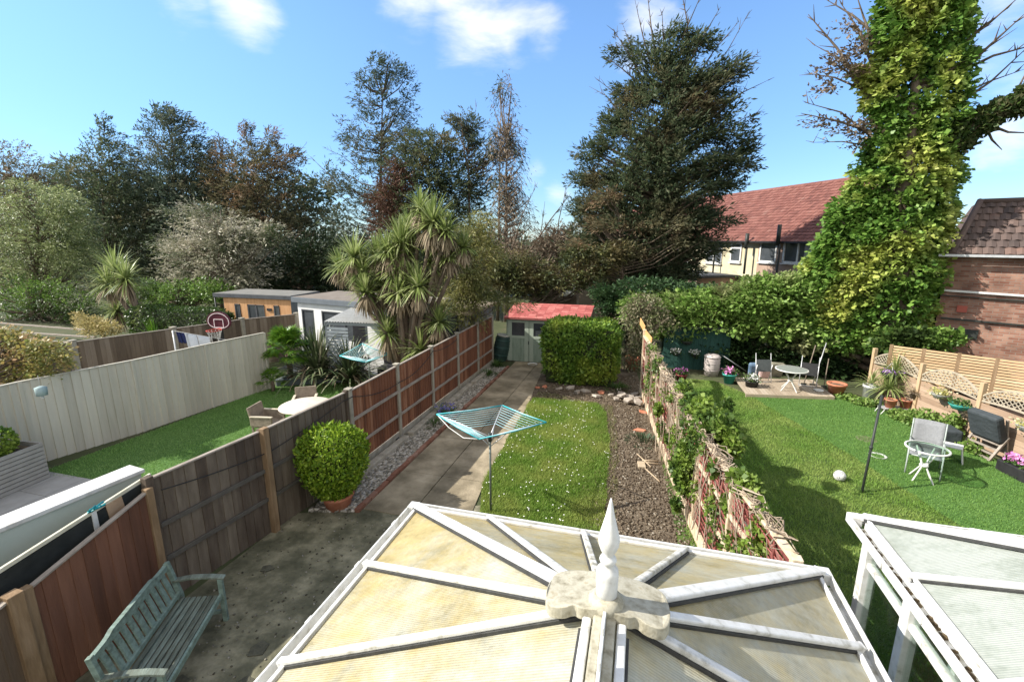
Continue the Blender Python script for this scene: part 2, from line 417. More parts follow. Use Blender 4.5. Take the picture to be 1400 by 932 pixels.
# LAWN
LAWN = wobble([(-2.1,5.6),(-.35,5.6),(-.42,8.2),(-.5,10.5),(-.72,12.6),(-1.05,13.35),(-3.0,13.3),(-2.86,8.4),(-2.6,7.2)], .07, seed=3)
mlawn = mk('lawn_soil', [(.03,.05,.012),(.06,.10,.02),(.10,.14,.03)], 1.6, .95, .5, bscale=30)
struct(MB().sheet(LAWN, .014).build('lawn', mlawn))
GR = [(.085,.17,.018),(.135,.25,.026),(.19,.32,.045),(.28,.36,.09)]
mgrass = mkleaf('grass_blade', GR, [(.24,.31,.06),(.33,.37,.10),(.21,.30,.045)], .9, .35, .6, (.42,.62))
blades('grass', LAWN, 110000, .05, .014, mgrass, 'mown green lawn grass with daisies in the middle garden', .012)
blades('grass', wobble([(-.75,5.6),(-.2,5.6),(-.3,10.5),(-.6,13.2),(-2.9,13.9),(-3,13.2),(-1.1,13.2)], .1), 5000, .05, .014, mkleaf('dry_blade', [(.2,.19,.07),(.12,.16,.04),(.28,.24,.12)]), 'thin straw coloured grass at the ragged lawn edge', .012)
# daisies
P = scatter(LAWN, 330); P = P[vnoise(np.column_stack([P, np.zeros(len(P))]), 1.5) > -.35]
mb = MB()
for x, y in P: mb.prism([(x+.012*math.cos(6.283*k/6), y+.012*math.sin(6.283*k/6)) for k in range(6)], .062, .068)
stuff(mb.build('daisies', mk('daisy', [(.7,.7,.6),(.85,.85,.8)], 4, .7, 0)), 'scattered white daisies on the middle lawn', 'daisies')

# --- right garden
RLAWN = [(1.0,3.5),(2.2,3.5),(9.2,3.5),(8.15,10.6),(7.5,13.2),(7.0,14.7),(6.1,15.9),(5.9,15.7),(3.3,15.45),(2.6,16.7),(1.1,16.7),(.5,13)]
struct(MB().sheet(RLAWN, .012).build('right_lawn', mlawn))
def bx(y): return np.interp(y, [3,7,9.5,11.5,13.4,15.4], [6.6,6.0,5.3,4.75,4.1,3.4])
NAT = [(1.2,4),(6.4,4),(6.0,7),(5.3,9.5),(4.75,11.5),(4.1,13.4),(3.4,15.4),(2.6,16.6),(1.2,16.6),(.6,13),(.95,8.5)]
mg2 = mkleaf('grass_blade_yellowish', [(.095,.20,.03),(.15,.28,.04),(.20,.33,.06)], [(.23,.33,.075),(.30,.37,.10),(.19,.31,.06)], .7, .35, .6, (.4,.6))  # yellower blades, the natural grass's own colour
blades('grass', wobble(NAT, .1), 130000, .04, .014, mg2, 'yellowish mown grass of the right garden beside the ivy covered red fence', .012)
ART = [(6.4,4),(9.1,4),(8.15,10.6),(7.5,13.2),(7.0,14.7),(6.1,15.9),(5.9,15.7),(3.35,15.45),(4.1,13.4),(4.75,11.5),(5.3,9.5),(6.0,7)]
mart = mk('turf_backing', [(.055,.125,.025),(.08,.16,.035)], 1.3, .9, .4, bscale=60)
struct(MB().sheet(ART, .020).build('artificial_lawn', mart))
mturf = mkleaf('turf_blade', [(.085,.19,.035),(.125,.25,.05),(.17,.30,.065)], [(.12,.24,.05),(.18,.30,.07)], .8, .3, .6)
blades('artificial_grass', ART, 90000, .028, .014, mturf, 'even green artificial turf of the right garden', .018)
# white flecks along the turf seam
# --- left garden
LL = [(-11.9,5.9),(-10.6,6.1),(-8.2,6.2),(-7.2,4.6),(-6.0,4.6),(-5.75,7.6),(-5.6,11.5),(-7.4,13.6),(-9.5,13.2),(-11.5,12.2)]
struct(MB().sheet(LL, .012).build('left_lawn', mart))
blades('artificial_grass', LL, 90000, .03, .015, mkleaf('turf_blade_left', [(.13,.26,.065),(.19,.34,.085),(.26,.41,.13)], [(.17,.31,.085),(.25,.38,.13)], .8), 'bright green artificial turf of the left garden', .01)
mslab = mk('grey_slab', [(.26,.25,.23),(.36,.35,.33)], 3, .85, .2, bscale=40)
mb = MB()
for i in range(6):
    for j in range(4): mb.span(-11.9+j*.62, -11.9+j*.62+.61, 1.9+i*.7, 1.9+i*.7+.69, .0, .03)
mb.span(-9.4,-6.2,-1,4.5,0,.03)
struct(mb.build('left_patio', mslab))
struct(MB().sheet([(-5.9,12.5),(-13,14),(-13,19),(-5.6,19)], .006).build('back_paving', mk('dark_decking', [(.05,.06,.07),(.09,.10,.11)], 4, .8, .2, stretch=(8,1,1))))
# ================= conservatories =================
def mkpoly(name, cols, stain, rough=.35):
    m, nt, b = _mat(name); L = nt.links.new
    mp = _coords(nt)
    n = nt.nodes.new('ShaderNodeTexNoise'); n.inputs['Scale'].default_value = 2.1; n.inputs['Detail'].default_value = 10; n.inputs['Roughness'].default_value = .7; L(mp.outputs[0], n.inputs[0])
    n3 = nt.nodes.new('ShaderNodeTexNoise'); n3.inputs['Scale'].default_value = 26; n3.inputs['Detail'].default_value = 6; L(mp.outputs[0], n3.inputs[0])
    mp2 = _coords(nt, (1.2, 5, 1.2)); n4 = nt.nodes.new('ShaderNodeTexNoise'); n4.inputs['Scale'].default_value = 3; n4.inputs['Detail'].default_value = 6; L(mp2.outputs[0], n4.inputs[0])
    a = nt.nodes.new('ShaderNodeMath'); a.operation = 'MULTIPLY_ADD'; L(n3.outputs['Fac'], a.inputs[0]); a.inputs[1].default_value = .35; L(n.outputs['Fac'], a.inputs[2])
    a2 = nt.nodes.new('ShaderNodeMath'); a2.operation = 'MULTIPLY_ADD'; L(n4.outputs['Fac'], a2.inputs[0]); a2.inputs[1].default_value = .35; L(a.outputs[0], a2.inputs[2])
    a3 = nt.nodes.new('ShaderNodeMath'); a3.operation = 'SUBTRACT'; L(a2.outputs[0], a3.inputs[0]); a3.inputs[1].default_value = .35
    r = _ramp(nt, cols, [.3,.42,.52,.62,.75][:len(cols)]); L(a3.outputs[0], r.inputs[0])
    c = r.outputs[0]
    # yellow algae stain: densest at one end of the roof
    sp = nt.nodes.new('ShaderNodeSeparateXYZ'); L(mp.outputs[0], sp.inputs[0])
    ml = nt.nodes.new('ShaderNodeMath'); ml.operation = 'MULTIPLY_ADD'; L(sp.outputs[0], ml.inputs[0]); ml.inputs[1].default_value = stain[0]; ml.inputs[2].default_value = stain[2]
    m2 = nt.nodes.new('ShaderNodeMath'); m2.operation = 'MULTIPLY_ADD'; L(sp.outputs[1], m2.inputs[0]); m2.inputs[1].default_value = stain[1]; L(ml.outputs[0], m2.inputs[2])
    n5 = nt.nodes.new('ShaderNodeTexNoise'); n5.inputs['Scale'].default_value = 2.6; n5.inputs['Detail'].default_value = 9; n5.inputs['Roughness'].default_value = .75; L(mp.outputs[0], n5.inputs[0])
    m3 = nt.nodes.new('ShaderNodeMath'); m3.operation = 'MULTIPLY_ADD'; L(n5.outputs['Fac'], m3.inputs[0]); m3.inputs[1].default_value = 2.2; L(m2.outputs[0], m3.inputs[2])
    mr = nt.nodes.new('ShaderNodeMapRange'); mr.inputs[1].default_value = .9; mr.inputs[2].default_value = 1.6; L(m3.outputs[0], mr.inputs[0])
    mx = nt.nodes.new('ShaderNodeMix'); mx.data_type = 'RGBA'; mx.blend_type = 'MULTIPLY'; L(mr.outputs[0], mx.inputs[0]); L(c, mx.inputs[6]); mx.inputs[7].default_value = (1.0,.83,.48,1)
    L(mx.outputs[2], b.inputs['Base Color']); b.inputs['Roughness'].default_value = rough; b.inputs['Specular IOR Level'].default_value = .35
    # fluted sheet: fine ribs running with the panel
    wv = nt.nodes.new('ShaderNodeTexWave'); wv.wave_type = 'BANDS'; wv.bands_direction = 'Y'; wv.inputs['Scale'].default_value = 19; wv.inputs['Distortion'].default_value = .25; L(mp.outputs[0], wv.inputs[0])
    ad = nt.nodes.new('ShaderNodeMath'); ad.operation = 'MULTIPLY_ADD'; L(n3.outputs['Fac'], ad.inputs[0]); ad.inputs[1].default_value = 1.6; L(wv.outputs['Fac'], ad.inputs[2])
    bp = nt.nodes.new('ShaderNodeBump'); bp.inputs['Strength'].default_value = .35; bp.inputs['Distance'].default_value = .008; L(ad.outputs[0], bp.inputs['Height']); L(bp.outputs[0], b.inputs['Normal'])
    t = nt.nodes.new('ShaderNodeBsdfTranslucent'); L(mx.outputs[2], t.inputs[0]); ms = nt.nodes.new('ShaderNodeMixShader'); ms.inputs[0].default_value = .4
    L(b.outputs[0], ms.inputs[1]); L(t.outputs[0], ms.inputs[2]); L(ms.outputs[0], nt.nodes['Material Output'].inputs[0])
    return m
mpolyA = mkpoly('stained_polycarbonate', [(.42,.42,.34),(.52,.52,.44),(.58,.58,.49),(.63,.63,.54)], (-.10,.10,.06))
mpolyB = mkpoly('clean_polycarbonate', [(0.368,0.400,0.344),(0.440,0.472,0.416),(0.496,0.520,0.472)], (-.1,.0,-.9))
mwallb = mkbrick('garden_red_brick', (.27,.11,.07), (.20,.08,.05), (.3,.28,.25))
def conservatory(label, XL, XR, YF, YB, ze, zr, XC, YR, bars_left, bars_front, bars_right, poly, back_left=None, debris=False, boss=True):
    root = thing('conservatory', label, 'conservatory', ((XL+XR)/2, YF-1.9, 0))
    O = Vector(root.location)
    def b_(mb, name, m, parent=root, bevel=0):
        mb.v = [tuple(Vector(v)-O) for v in mb.v]
        return mb.build(name, m, parent, bevel=bevel)
    R = Vector((XC, YR, zr)); RB = Vector((XC, YB, zr))
    nL = (Vector((XL,YB,ze))-RB).cross(R-RB); nL = nL if nL.z > 0 else -nL; nL.normalize()
    nR = (Vector((XR,YB,ze))-RB).cross(R-RB); nR = nR if nR.z > 0 else -nR; nR.normalize()
    nF = (Vector((XL,YF,ze))-R).cross(Vector((XR,YF,ze))-R); nF = nF if nF.z > 0 else -nF; nF.normalize()
    left = [Vector((XL, y, ze)) for y in bars_left]; front = [Vector((x, YF, ze)) for x in bars_front]; right = [Vector((XR, y, ze)) for y in bars_right]
    cl, cr = Vector((XL,YF,ze)), Vector((XR,YF,ze))
    # ring of eave points from left back to right back
    segs = []
    ring = left+[cl]
    for a, b in zip(ring[:-1], ring[1:]): segs.append(([a, b, R], nL))
    ring = [cl]+front+[cr]
    for a, b in zip(ring[:-1], ring[1:]): segs.append(([a, b, R], nF))
    ring = [cr]+right
    for a, b in zip(ring[:-1], ring[1:]): segs.append(([a, b, R], nR))
    yb2 = lambda X: Vector((X, YB, ze))
    ybm = (YR+YB)/2
    la, ra = left[0], right[-1]
    segs += [([yb2(XL), la, R, RB], nL), ([yb2(XR), ra, R, RB], nR)]
    for poly_, n in segs:
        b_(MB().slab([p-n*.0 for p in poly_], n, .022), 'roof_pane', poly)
    def bar(p, n, w=.052, to=R, gask=True):
        d = (p-to).normalized(); a = to+d*.12; e = p+d*.02
        b_(MB().beam(a, e, w+.016, .02, n, .013), 'gasket', M['rubber'])
        o = b_(MB().beam(a, e+d*.012, w, .035, n, .04), 'glazing_bar', M['dirty_white' if random.random() < .3 else 'white'], bevel=.01)
        cap = e+d*.012
        b_(MB().beam(cap-d*.01, cap+d*.02, w*1.05, .06, n, .028), 'bar_end_cap', M['white'], bevel=.008)
    for p in left: bar(p, nL)
    for p in right: bar(p, nR)
    for p in front: bar(p, nF, .048)
    bar(cl, (nL+nF).normalized(), .085); bar(cr, (nR+nF).normalized(), .085)
    # rafter behind, parallel to the wall side of the roof
    for X, n in ((XL, nL), (XR, nR)):
        b_(MB().beam((XC, YB+.03, zr), (X, YB+.03, ze), .06, .05, n, .02), 'glazing_bar', M['white'])
    # eave beam + gutter
    for a, b, n in ((Vector((XL,YB,ze)), cl, Vector((-1,0,0))), (cl, cr, Vector((0,1,0))), (cr, Vector((XR,YB,ze)), Vector((1,0,0)))):
        d = (b-a).normalized()
        b_(MB().beam(a+n*.0-Vector((0,0,.06)), b-Vector((0,0,.06)), .05, .07), 'eave_beam', M['white'])
        b_(MB().beam(a+n*.015-d*.02+Vector((0,0,.012)), b+n*.015+d*.02+Vector((0,0,.012)), .03, .03), 'eave_trim', M['white'], bevel=.006)
        g = MB(); z0 = Vector((0,0,-.10))
        g.beam(a+n*.075+z0-d*.1*0, b+n*.075+z0, .10, .012)
        b_(g, 'gutter_floor', M['dirty_white'])
        b_(MB().beam(a+n*.13+Vector((0,0,-.055))-d*.13, b+n*.13+Vector((0,0,-.055))+d*.13, .018, .09), 'gutter', M['white'], bevel=.006)
        if debris:
            s_ = MB(); ln = (b-a).length; k = int(ln/.03)
            for i in range(k):
                t = a+d*(i*.03+random.random()*.02)+n*(.075+random.uniform(-.03,.03)); s_.blob(t+Vector((0,0,-.088)), (random.uniform(.015,.035),random.uniform(.015,.035),random.uniform(.008,.022)), 6, 4)
            b_(s_, 'gutter_silt', M['debris'])
    for c_, s1, s2 in ((cl, -1, 1), (cr, 1, 1)):
        b_(MB().box(c_+Vector((s1*.085, s2*.085, -.055)), (.11, .11, .1)), 'gutter_corner', M['white'], bevel=.01)
    # brackets along the left gutter
    for y in np.arange(YB+.3, YF, .62):
        b_(MB().box((XL-.145, y, ze-.05), (.02, .07, .06)), 'gutter_joint', M['white'], bevel=.004)
    # ridge
    rd = MB(); rd.span(XC-.055, XC-.005, YB, YR-.02, zr+.0, zr+.06); rd.span(XC+.005, XC+.055, YB, YR-.02, zr+.0, zr+.06)
    b_(rd, 'ridge_cap', M['mossy'], bevel=.01)
    for s_ in (-1, 1):
        b_(MB().beam((XC+s_*.085, YB, zr+.02), (XC+s_*.085, YR-.1, zr+.02), .045, .05), 'ridge_trim', M['white'], bevel=.01)
        b_(MB().beam((XC+s_*.116, YB, zr-.012), (XC+s_*.116, YR-.14, zr-.012), .014, .03), 'ridge_gasket', M['rubber'])
    cr_ = MB(); cr_.span(XC-.008, XC+.008, YB, YR-.0, zr+.06, zr+.10)
    y = YB+.1
    while y < YR-.02:
        cr_.prism([(XC-.008, y), (XC+.008, y), (XC+.008, y+.07), (XC-.008, y+.07)], zr+.1, zr+.145); y += .19
    b_(cr_, 'ridge_cresting', M['white'], bevel=.004)
    # boss: two rounded lobes over the hips, and the finial
    for s_ in (-1, 1):
        raw = [(.0,.17),(.05,.22),(.10,.235),(.22,.235),(.30,.19),(.315,.10),(.32,.0),(.31,-.07),(.28,-.12),(.20,-.125),(.155,-.09),(.12,-.12),(.0,-.12)]
        sub = raw
        for _ in range(2):
            sub = [sub[0]]+[q for a_, b_2 in zip(sub[:-1], sub[1:]) for q in ((a_[0]*.75+b_2[0]*.25, a_[1]*.75+b_2[1]*.25), (a_[0]*.25+b_2[0]*.75, a_[1]*.25+b_2[1]*.75))]+[sub[-1]]
        P = [(XC+s_*x, YR+.02+y_, -.16*x-.22*max(0, y_)) for x, y_ in sub]
        b_(MB().prism(P, zr+.03, zr+.10), 'ridge_boss', M['mossy'], bevel=.009)
    b_(MB().lathe([(.085,zr+.02),(.09,zr+.10),(.06,zr+.13)], (XC, YR-.02, 0), 20), 'finial_base', M['mossy'])
    prof = [(.052,zr+.08),(.055,zr+.2),(.056,zr+.255),(.052,zr+.275),(.033,zr+.295),(.030,zr+.305),(.040,zr+.318),(.043,zr+.33),(.038,zr+.342),(.027,zr+.352),(.027,zr+.36),(.040,zr+.385),(.050,zr+.415),(.053,zr+.44),
            (.051,zr+.46),(.043,zr+.49),(.033,zr+.53),(.023,zr+.57),(.015,zr+.61),(.008,zr+.645),(.003,zr+.665)]
    if not boss: prof = []
    if prof: b_(MB().lathe(prof, (XC, YR-.02, 0), 28), 'finial', M['white'])
    # walls: dwarf brick wall, posts, rails, glass
    ins = .04; xl, xr_, yf = XL+ins, XR-ins, YF-ins
    for (x0, y0, x1, y1) in ((xl, YB, xl, yf), (xl, yf, xr_, yf), (xr_, yf, xr_, YB)):
        a, b = Vector((x0,y0,0)), Vector((x1,y1,0)); d = (b-a).normalized(); ln = (b-a).length
        b_(MB().beam(a+Vector((0,0,.09)), b+Vector((0,0,.09)), .11, .18), 'dwarf_wall', M['white'])
        k = round(ln/.82)
        b_(MB().beam(a+Vector((0,0,.21)), b+Vector((0,0,.21)), .10, .05), 'window_sill', M['white'], bevel=.006)
        b_(MB().beam(a+Vector((0,0,ze-.12)), b+Vector((0,0,ze-.12)), .06, .08), 'window_head', M['white'], bevel=.006)
        b_(MB().beam(a+Vector((0,0,ze-.43)), b+Vector((0,0,ze-.43)), .06, .06), 'transom', M['white'], bevel=.006)
        b_(MB().beam(a+Vector((0,0,(ze+.13)/2)), b+Vector((0,0,(ze+.13)/2)), .012, ze-.32), 'window_pane', M['glass'])
        for i in range(0 if (x0, y0) == (xl, YB) else 1, k+1):
            p = a+d*(ln*i/k)
            b_(MB().box(p+Vector((0,0,(ze+.13)/2)), (.11 if i in (0,k) else .10, .11, ze-.23)), 'window_post', M['white'], bevel=.008)
    b_(MB().sheet([(xl,YB),(xr_,YB),(xr_,yf),(xl,yf)], .024), 'floor', mk('conservatory_floor', [(.34,.32,.27),(.46,.43,.37)], 4))
    return root
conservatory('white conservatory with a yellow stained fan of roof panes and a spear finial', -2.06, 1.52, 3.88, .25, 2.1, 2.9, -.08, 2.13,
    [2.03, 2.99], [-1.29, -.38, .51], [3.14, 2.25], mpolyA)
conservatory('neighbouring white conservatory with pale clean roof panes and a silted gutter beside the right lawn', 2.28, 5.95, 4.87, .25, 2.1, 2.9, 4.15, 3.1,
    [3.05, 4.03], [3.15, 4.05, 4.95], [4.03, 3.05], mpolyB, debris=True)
# ================= our garden: fences and things =================
mred = mk('red_brown_boards', [(0.069,0.032,0.018),(0.152,0.061,0.033),(0.244,0.102,0.052),(0.365,0.203,0.124)], 3.2, .88, .5, stretch=(4,4,.45), island=.45, bscale=30)
mdark = mk('dark_weathered_boards', [(0.038,0.029,0.022),(0.084,0.062,0.045),(0.137,0.109,0.080),(0.213,0.174,0.131)], 2.6, .92, .5, stretch=(3,3,.5), island=.4, bscale=24)
mrust = mk('rusty_brown_boards', [(0.076,0.036,0.022),(0.145,0.065,0.039),(0.213,0.102,0.062)], 3, .88, .4, stretch=(4,4,.4), island=.5, bscale=24)
mgreyb = mk('pale_grey_boards', [(0.407,0.380,0.310),(0.514,0.483,0.406),(0.598,0.564,0.471)], 3, .8, .3, stretch=(4,4,.4), island=.5, bscale=24)
mbrownb = mk('grey_brown_boards', [(0.078,0.058,0.042),(0.156,0.120,0.086),(0.247,0.202,0.156)], 3, .9, .4, stretch=(4,4,.4), island=.6, bscale=24)
mconcp = mk('concrete_post', [(0.209,0.187,0.145),(0.305,0.281,0.225),(0.370,0.335,0.268)], 5, .9, .3)
mpostw = mk('ochre_post', [(.13,.08,.04),(.22,.145,.08),(.30,.21,.13)], 4, .85, .3, stretch=(3,3,.5))
def board_fence(label, pts, mboard, mpost, mrail, front, board=.11, rails=(.45,1.15), rail_side=1, capping=True, gravel=0, post=.1, post_up=.05, group=None, postcap=False, mcap=None, zoff=0):
    """pts: (x,y,ztop) at posts; front=+1 puts rails on the right-hand side of travel"""
    root = thing('board_fence', label, 'fence', (pts[0][0], pts[0][1], 0), group=group); O = Vector(root.location)
    def b_(mb, name, m, bevel=0, parent=root):
        mb.v = [tuple(Vector(v)-O) for v in mb.v]; return mb.build(name, m, parent, bevel=bevel)
    for i in range(len(pts)-1):
        a, b = Vector((*pts[i][:2],0)), Vector((*pts[i+1][:2],0)); za, zb = pts[i][2], pts[i+1][2]
        d = (b-a); ln = d.length; d.normalize(); n = Vector((d.y,-d.x,0))*front; rz = math.atan2(d.y, d.x)
        mb = MB(); k = max(1, int(ln/board)); bw = ln/k
        for j in range(k):
            t = (j+.5)/k; zt = za+(zb-za)*t-random.uniform(0,.012); z0 = gravel+.01 if gravel else -.03
            c = a.lerp(b, t); c.z = (zt+z0)/2
            mb.box(c, (bw+.012, .014, zt-z0), rz=rz+(.17 if mboard is mgreyb else .09))
        b_(mb, 'panel', mboard)
        for r in rails:
            rr = MB(); rr.beam(a+d*.04+n*.035*rail_side+Vector((0,0,r)), b-d*.04+n*.035*rail_side+Vector((0,0,r+(zb-za)*.5)), .035, .065)
            b_(rr, 'rail', mrail, bevel=.006)
        if capping:
            b_(MB().beam(a+Vector((0,0,za+.012)), b+Vector((0,0,zb+.012)), .06, .025), 'capping', mcap or mrail, bevel=.004)
        if gravel:
            b_(MB().beam(a+Vector((0,0,gravel/2)), b+Vector((0,0,gravel/2)), .045, gravel), 'gravel_board', M['concrete'], bevel=.005)
    for p in pts:
        q = Vector((p[0],p[1],0))
        o = b_(MB().box(q+Vector((0,0,(p[2]+post_up)/2)), (post,post,p[2]+post_up)), 'post', mpost, bevel=.008)
        if postcap:
            b_(MB().box(q+Vector((0,0,p[2]+post_up+.015)), (post+.04,post+.04,.03)), 'post_cap', mpost, bevel=.01)
    return root
rail_l = M['timber_grey']
board_fence('dark weathered board fence behind the round potted bush, left of the capped concrete posts', [(-5.93,4.02,1.78),(-5.72,5.68,1.78),(-5.53,7.66,1.8)], mdark, mdark, mk('dull_rail', [(.06,.052,.042),(.11,.1,.085)], 6, .9, .3), 1, .15, (.62,1.12), mcap=rail_l)
tag(MB().box((-5.66,5.68,.925),(.10,.11,1.85)).build('fence_post', mpostw, bevel=.01), 'single ochre timber post standing against the dark weathered fence', 'post')
board_fence('long red brown board fence with pale rails and capped concrete posts beside the pebble strip', [(-5.50,7.72,1.8),(-5.48,9.6,1.82),(-5.45,11.45,1.84),(-5.43,13.3,1.86),(-5.4,15.1,1.88),(-5.38,16.7,1.88)], mred, mconcp, rail_l, 1, .105, (.62,1.2), gravel=.2, postcap=True, post=.1)
board_fence('low rusty brown board panel behind the green garden bench', [(-5.80,2.62,1.32),(-5.88,3.97,1.66)], mrust, mpostw, M['timber_grey'], -1, .135, (), mcap=rail_l, post=.09)
board_fence('weathered ochre brown board panel nearest the house, left of the green bench', [(-5.6,.9,1.0),(-5.76,2.5,1.36)], mk('ochre_boards', [(.08,.055,.035),(.15,.105,.07),(.2,.15,.105)], 3, .9, .4, stretch=(4,4,.4), island=.5), mpostw, M['timber_grey'], -1, .15, (), post=.13)
# dark trellis strip with pale top rail beyond the low panel
t = thing('felt_screen', 'black felt screen with a pale top batten tied with blue twine behind the rusty panel', 'screen', (-6.0,2.4,0))
MB().beam((0,-.9,.72),(0,1.68,1.1),.03,1.3).build('felt_sheet', mk('black_felt',[(.012,.014,.013),(.03,.033,.03)],4,.9,.4), t)
MB().beam((0,-.9,1.40),(0,1.72,1.80),.035,.045).build('batten', mk('pale_batten',[(.4,.38,.28),(.6,.57,.45)],6,.8,.2), t, bevel=.005)
MB().box((.02,1.25,1.60),(.02,.18,.22),rx=.1).build('cardboard_patch', mk('card',[(.3,.2,.12),(.4,.28,.18)],5), t)
MB().box((.02,1.02,1.53),(.02,.05,.32),rx=.0).build('slat', M['plasticwhite'], t)
tw = MB()
for k in range(6):
    tw.tube([(.03,1.05+random.uniform(-.1,.1),1.74+random.uniform(-.03,.03)) for _ in range(4)], .006, 5)
tw.build('blue_twine', M['teal'], t)
# cable slung along the fence top
c = MB(); pts = []
for (p, q, sag) in (((-5.83,4.1,1.62),(-5.64,5.75,1.42),.03),((-5.64,5.75,1.42),(-5.47,7.7,1.72),.03),((-5.43,7.75,1.7),(-5.40,9.6,1.45),.10),((-5.40,9.6,1.45),(-5.37,11.4,1.78),.12),((-5.37,11.4,1.78),(-5.35,13.3,1.8),.1)):
    for i in range(10):
        s = i/10; v = Vector(p).lerp(Vector(q), s); v.z -= sag*4*s*(1-s); pts.append(v)
c.tube(pts, .009, 5); tag(c.build('cable', M['black']), 'black cable slung loosely along the top of the brown fence', 'cable')
# garden bench
def bench():
    L_, D = 1.38, .5
    a = G(226,772,.9); b = G(124,898,.9)
    rz = math.atan2((a-b).y, (a-b).x)
    c = (a+b)/2; c.z = 0
    L_ = (a-b).length
    r = thing('garden_bench', 'faded green slatted wooden bench with a curved back on the mossy patio', 'bench', c, rz)
    # local: x along the length (+x = far end), y negative = towards front (right of fence)
    h = L_/2
    def yb(z): return -.10+.10*(z-.42)/.48      # back leans
    mb = MB(); 
    for i in range(7):
        y = -.14-.062*i; mb.box((0, y, .425-.004*i+(.01 if i in (0,) else 0)), (L_-.03, .048, .022))
    mb.build('seat', M['benchwood'], r, bevel=.004)
    f = MB(); f.beam((-h,-.15,.38),(h,-.15,.38),.03,.07); f.beam((-h,-.56,.38),(h,-.56,.38),.03,.07)
    f.build('seat_frame', M['benchgreen'], r, bevel=.004)
    # top rail: rises in the middle section, dips to the ends
    tr = MB(); N = 22
    for i in range(N):
        x0, x1 = -h+L_*i/N, -h+L_*(i+1)/N
        zz = lambda x: .90+.03*(1 if abs(x) < h*.55 else max(0, 1-(abs(x)-h*.55)/(h*.12)))
        za, zb = zz(x0), zz(x1)
        tr.add([(x0,-.02,.83),(x1,-.02,.83),(x1,-.02,zb),(x0,-.02,za),(x0,.025,.83),(x1,.025,.83),(x1,.025,zb),(x0,.025,za)],
               [(0,1,2,3),(7,6,5,4),(3,2,6,7),(1,0,4,5)]+([(0,3,7,4)] if i == 0 else [])+([(1,5,6,2)] if i == N-1 else []))
    tr.build('top_rail', M['benchgreen'], r)
    MB().beam((-h,-.105,.50),(h,-.105,.50),.035,.055).build('lower_back_rail', M['benchgreen'], r, bevel=.004)
    for i in range(11):
        x = -h+L_*(i+1)/12; s_ = MB()
        pts = [Vector((x+.03*math.sin(PI*t), -.105+.10*t+(-.04)*math.sin(PI*t)*-1*.6, .5+.34*t)) for t in [k/6 for k in range(7)]]
        for p, q in zip(pts[:-1], pts[1:]): s_.beam(p, q, .07, .018, (0,-1,.2))
        s_.build('back_slat', M['benchgreen'], r)
    for s_ in (-1, 1):
        x = s_*(h+.02)
        MB().beam((x,-.09,0),(x,-.10,.45),.055,.055,(0,1,0)).beam((x,-.10,.45),(x,0,.92),.055,.055,(0,1,0)).build('leg', M['benchgreen'], r, bevel=.006)
        MB().beam((x,-.57,0),(x,-.57,.63),.055,.055,(0,1,0)).build('leg', M['benchgreen'], r, bevel=.006)
        am = MB(); pp = [Vector((x,-.05,.66)),Vector((x,-.25,.68)),Vector((x,-.45,.665)),Vector((x,-.62,.63))]
        for p, q in zip(pp[:-1], pp[1:]): am.beam(p, q+(q-p)*.03, .075, .028)
        am.build('armrest', M['benchwood'], r, bevel=.006)
        MB().beam((x,-.1,.14),(x,-.57,.14),.03,.045).build('stretcher', M['benchgreen'], r)
    return r
bench()

# round clipped bush in terracotta pot
def lobes_leaves(LB, n, L, W, m, name, parent, O, shell=.85, up=.2, jitter=.35, gap=None, seed=0):
    """leaves spread on ellipsoid shells. LB: list of (centre, radii, power)"""
    areas = np.array([l[1][0]*l[1][2]+l[1][0]*l[1][1]+l[1][1]*l[1][2] for l in LB]); cnt = (n*areas/areas.sum()).astype(int)
    Ps, Ds = [], []
    for (c, r, pw), k in zip(LB, cnt):
        u = rnd_dir(k); r = np.array(r)
        uu = u/((np.abs(u)**(2/pw)).sum(1, keepdims=True)**(pw/2))
        rad = (shell+(1-shell)*RNG.random((k,1)))*(1+.09*vnoise(u, 3, seed)[:,None]+.03*vnoise(u, 9, seed)[:,None])
        P = np.array(c)+uu*r*rad; Ps.append(P); Ds.append(unit(u/r+RNG.normal(size=(k,3))*jitter*1.5/np.mean(r)))
    P, D = np.vstack(Ps), np.vstack(Ds)
    ins = np.zeros(len(P), bool)
    for c, r, pw in LB:
        q = ((P-np.array(c))/np.array(r)); ins |= (np.abs(q)**(2/pw)).sum(1) < shell**2*.8
    if gap is not None: ins |= vnoise(P, gap[0], seed+3) > gap[1]
    ins |= P[:,2] < .01
    P, D = P[~ins], D[~ins]; k = len(P)
    T = unit(rnd_dir(k)*1.0+np.array([0,0,up])+D*.5); N = unit(D+RNG.normal(size=(k,3))*.45)
    V = leafquads(P-np.array(O), T, N, L*(.7+.6*RNG.random(k)), W*(.7+.6*RNG.random(k)), .15)
    return quads_obj(name, V, m, parent)
mbox = mkleaf('box_leaf', [(.08,.15,.012),(.15,.26,.02),(.24,.36,.03),(.36,.46,.05)], trans=.35, rough=.4)
mprivet = mkleaf('privet_leaf', [(.05,.11,.015),(.085,.17,.022),(.14,.25,.035),(.22,.32,.05)], [(.17,.26,.03),(.27,.35,.05),(.36,.42,.08)], .9, .35, .4, (.46,.62))
O = Vector((-5.1,6.6,0))
r = thing('potted_bush', 'round clipped light green bush in a terracotta pot against the dark fence', 'potted plant', O)
MB().lathe([(.20,0),(.27,.22),(.29,.24),(.29,.28),(.25,.28),(.24,.2)], n=24).build('pot', M['terracotta'], r)
MB().lathe([(.235,.19),(.0,.2)], n=16, cap=False).build('potting_soil', msoil, r)
MB().tube([(0,0,.2),(.02,0,.55),(0,.02,.9)], [.03,.025,.02], 7).build('stem', M['bark'], r)
BC = (-5.13, 6.6, .94)
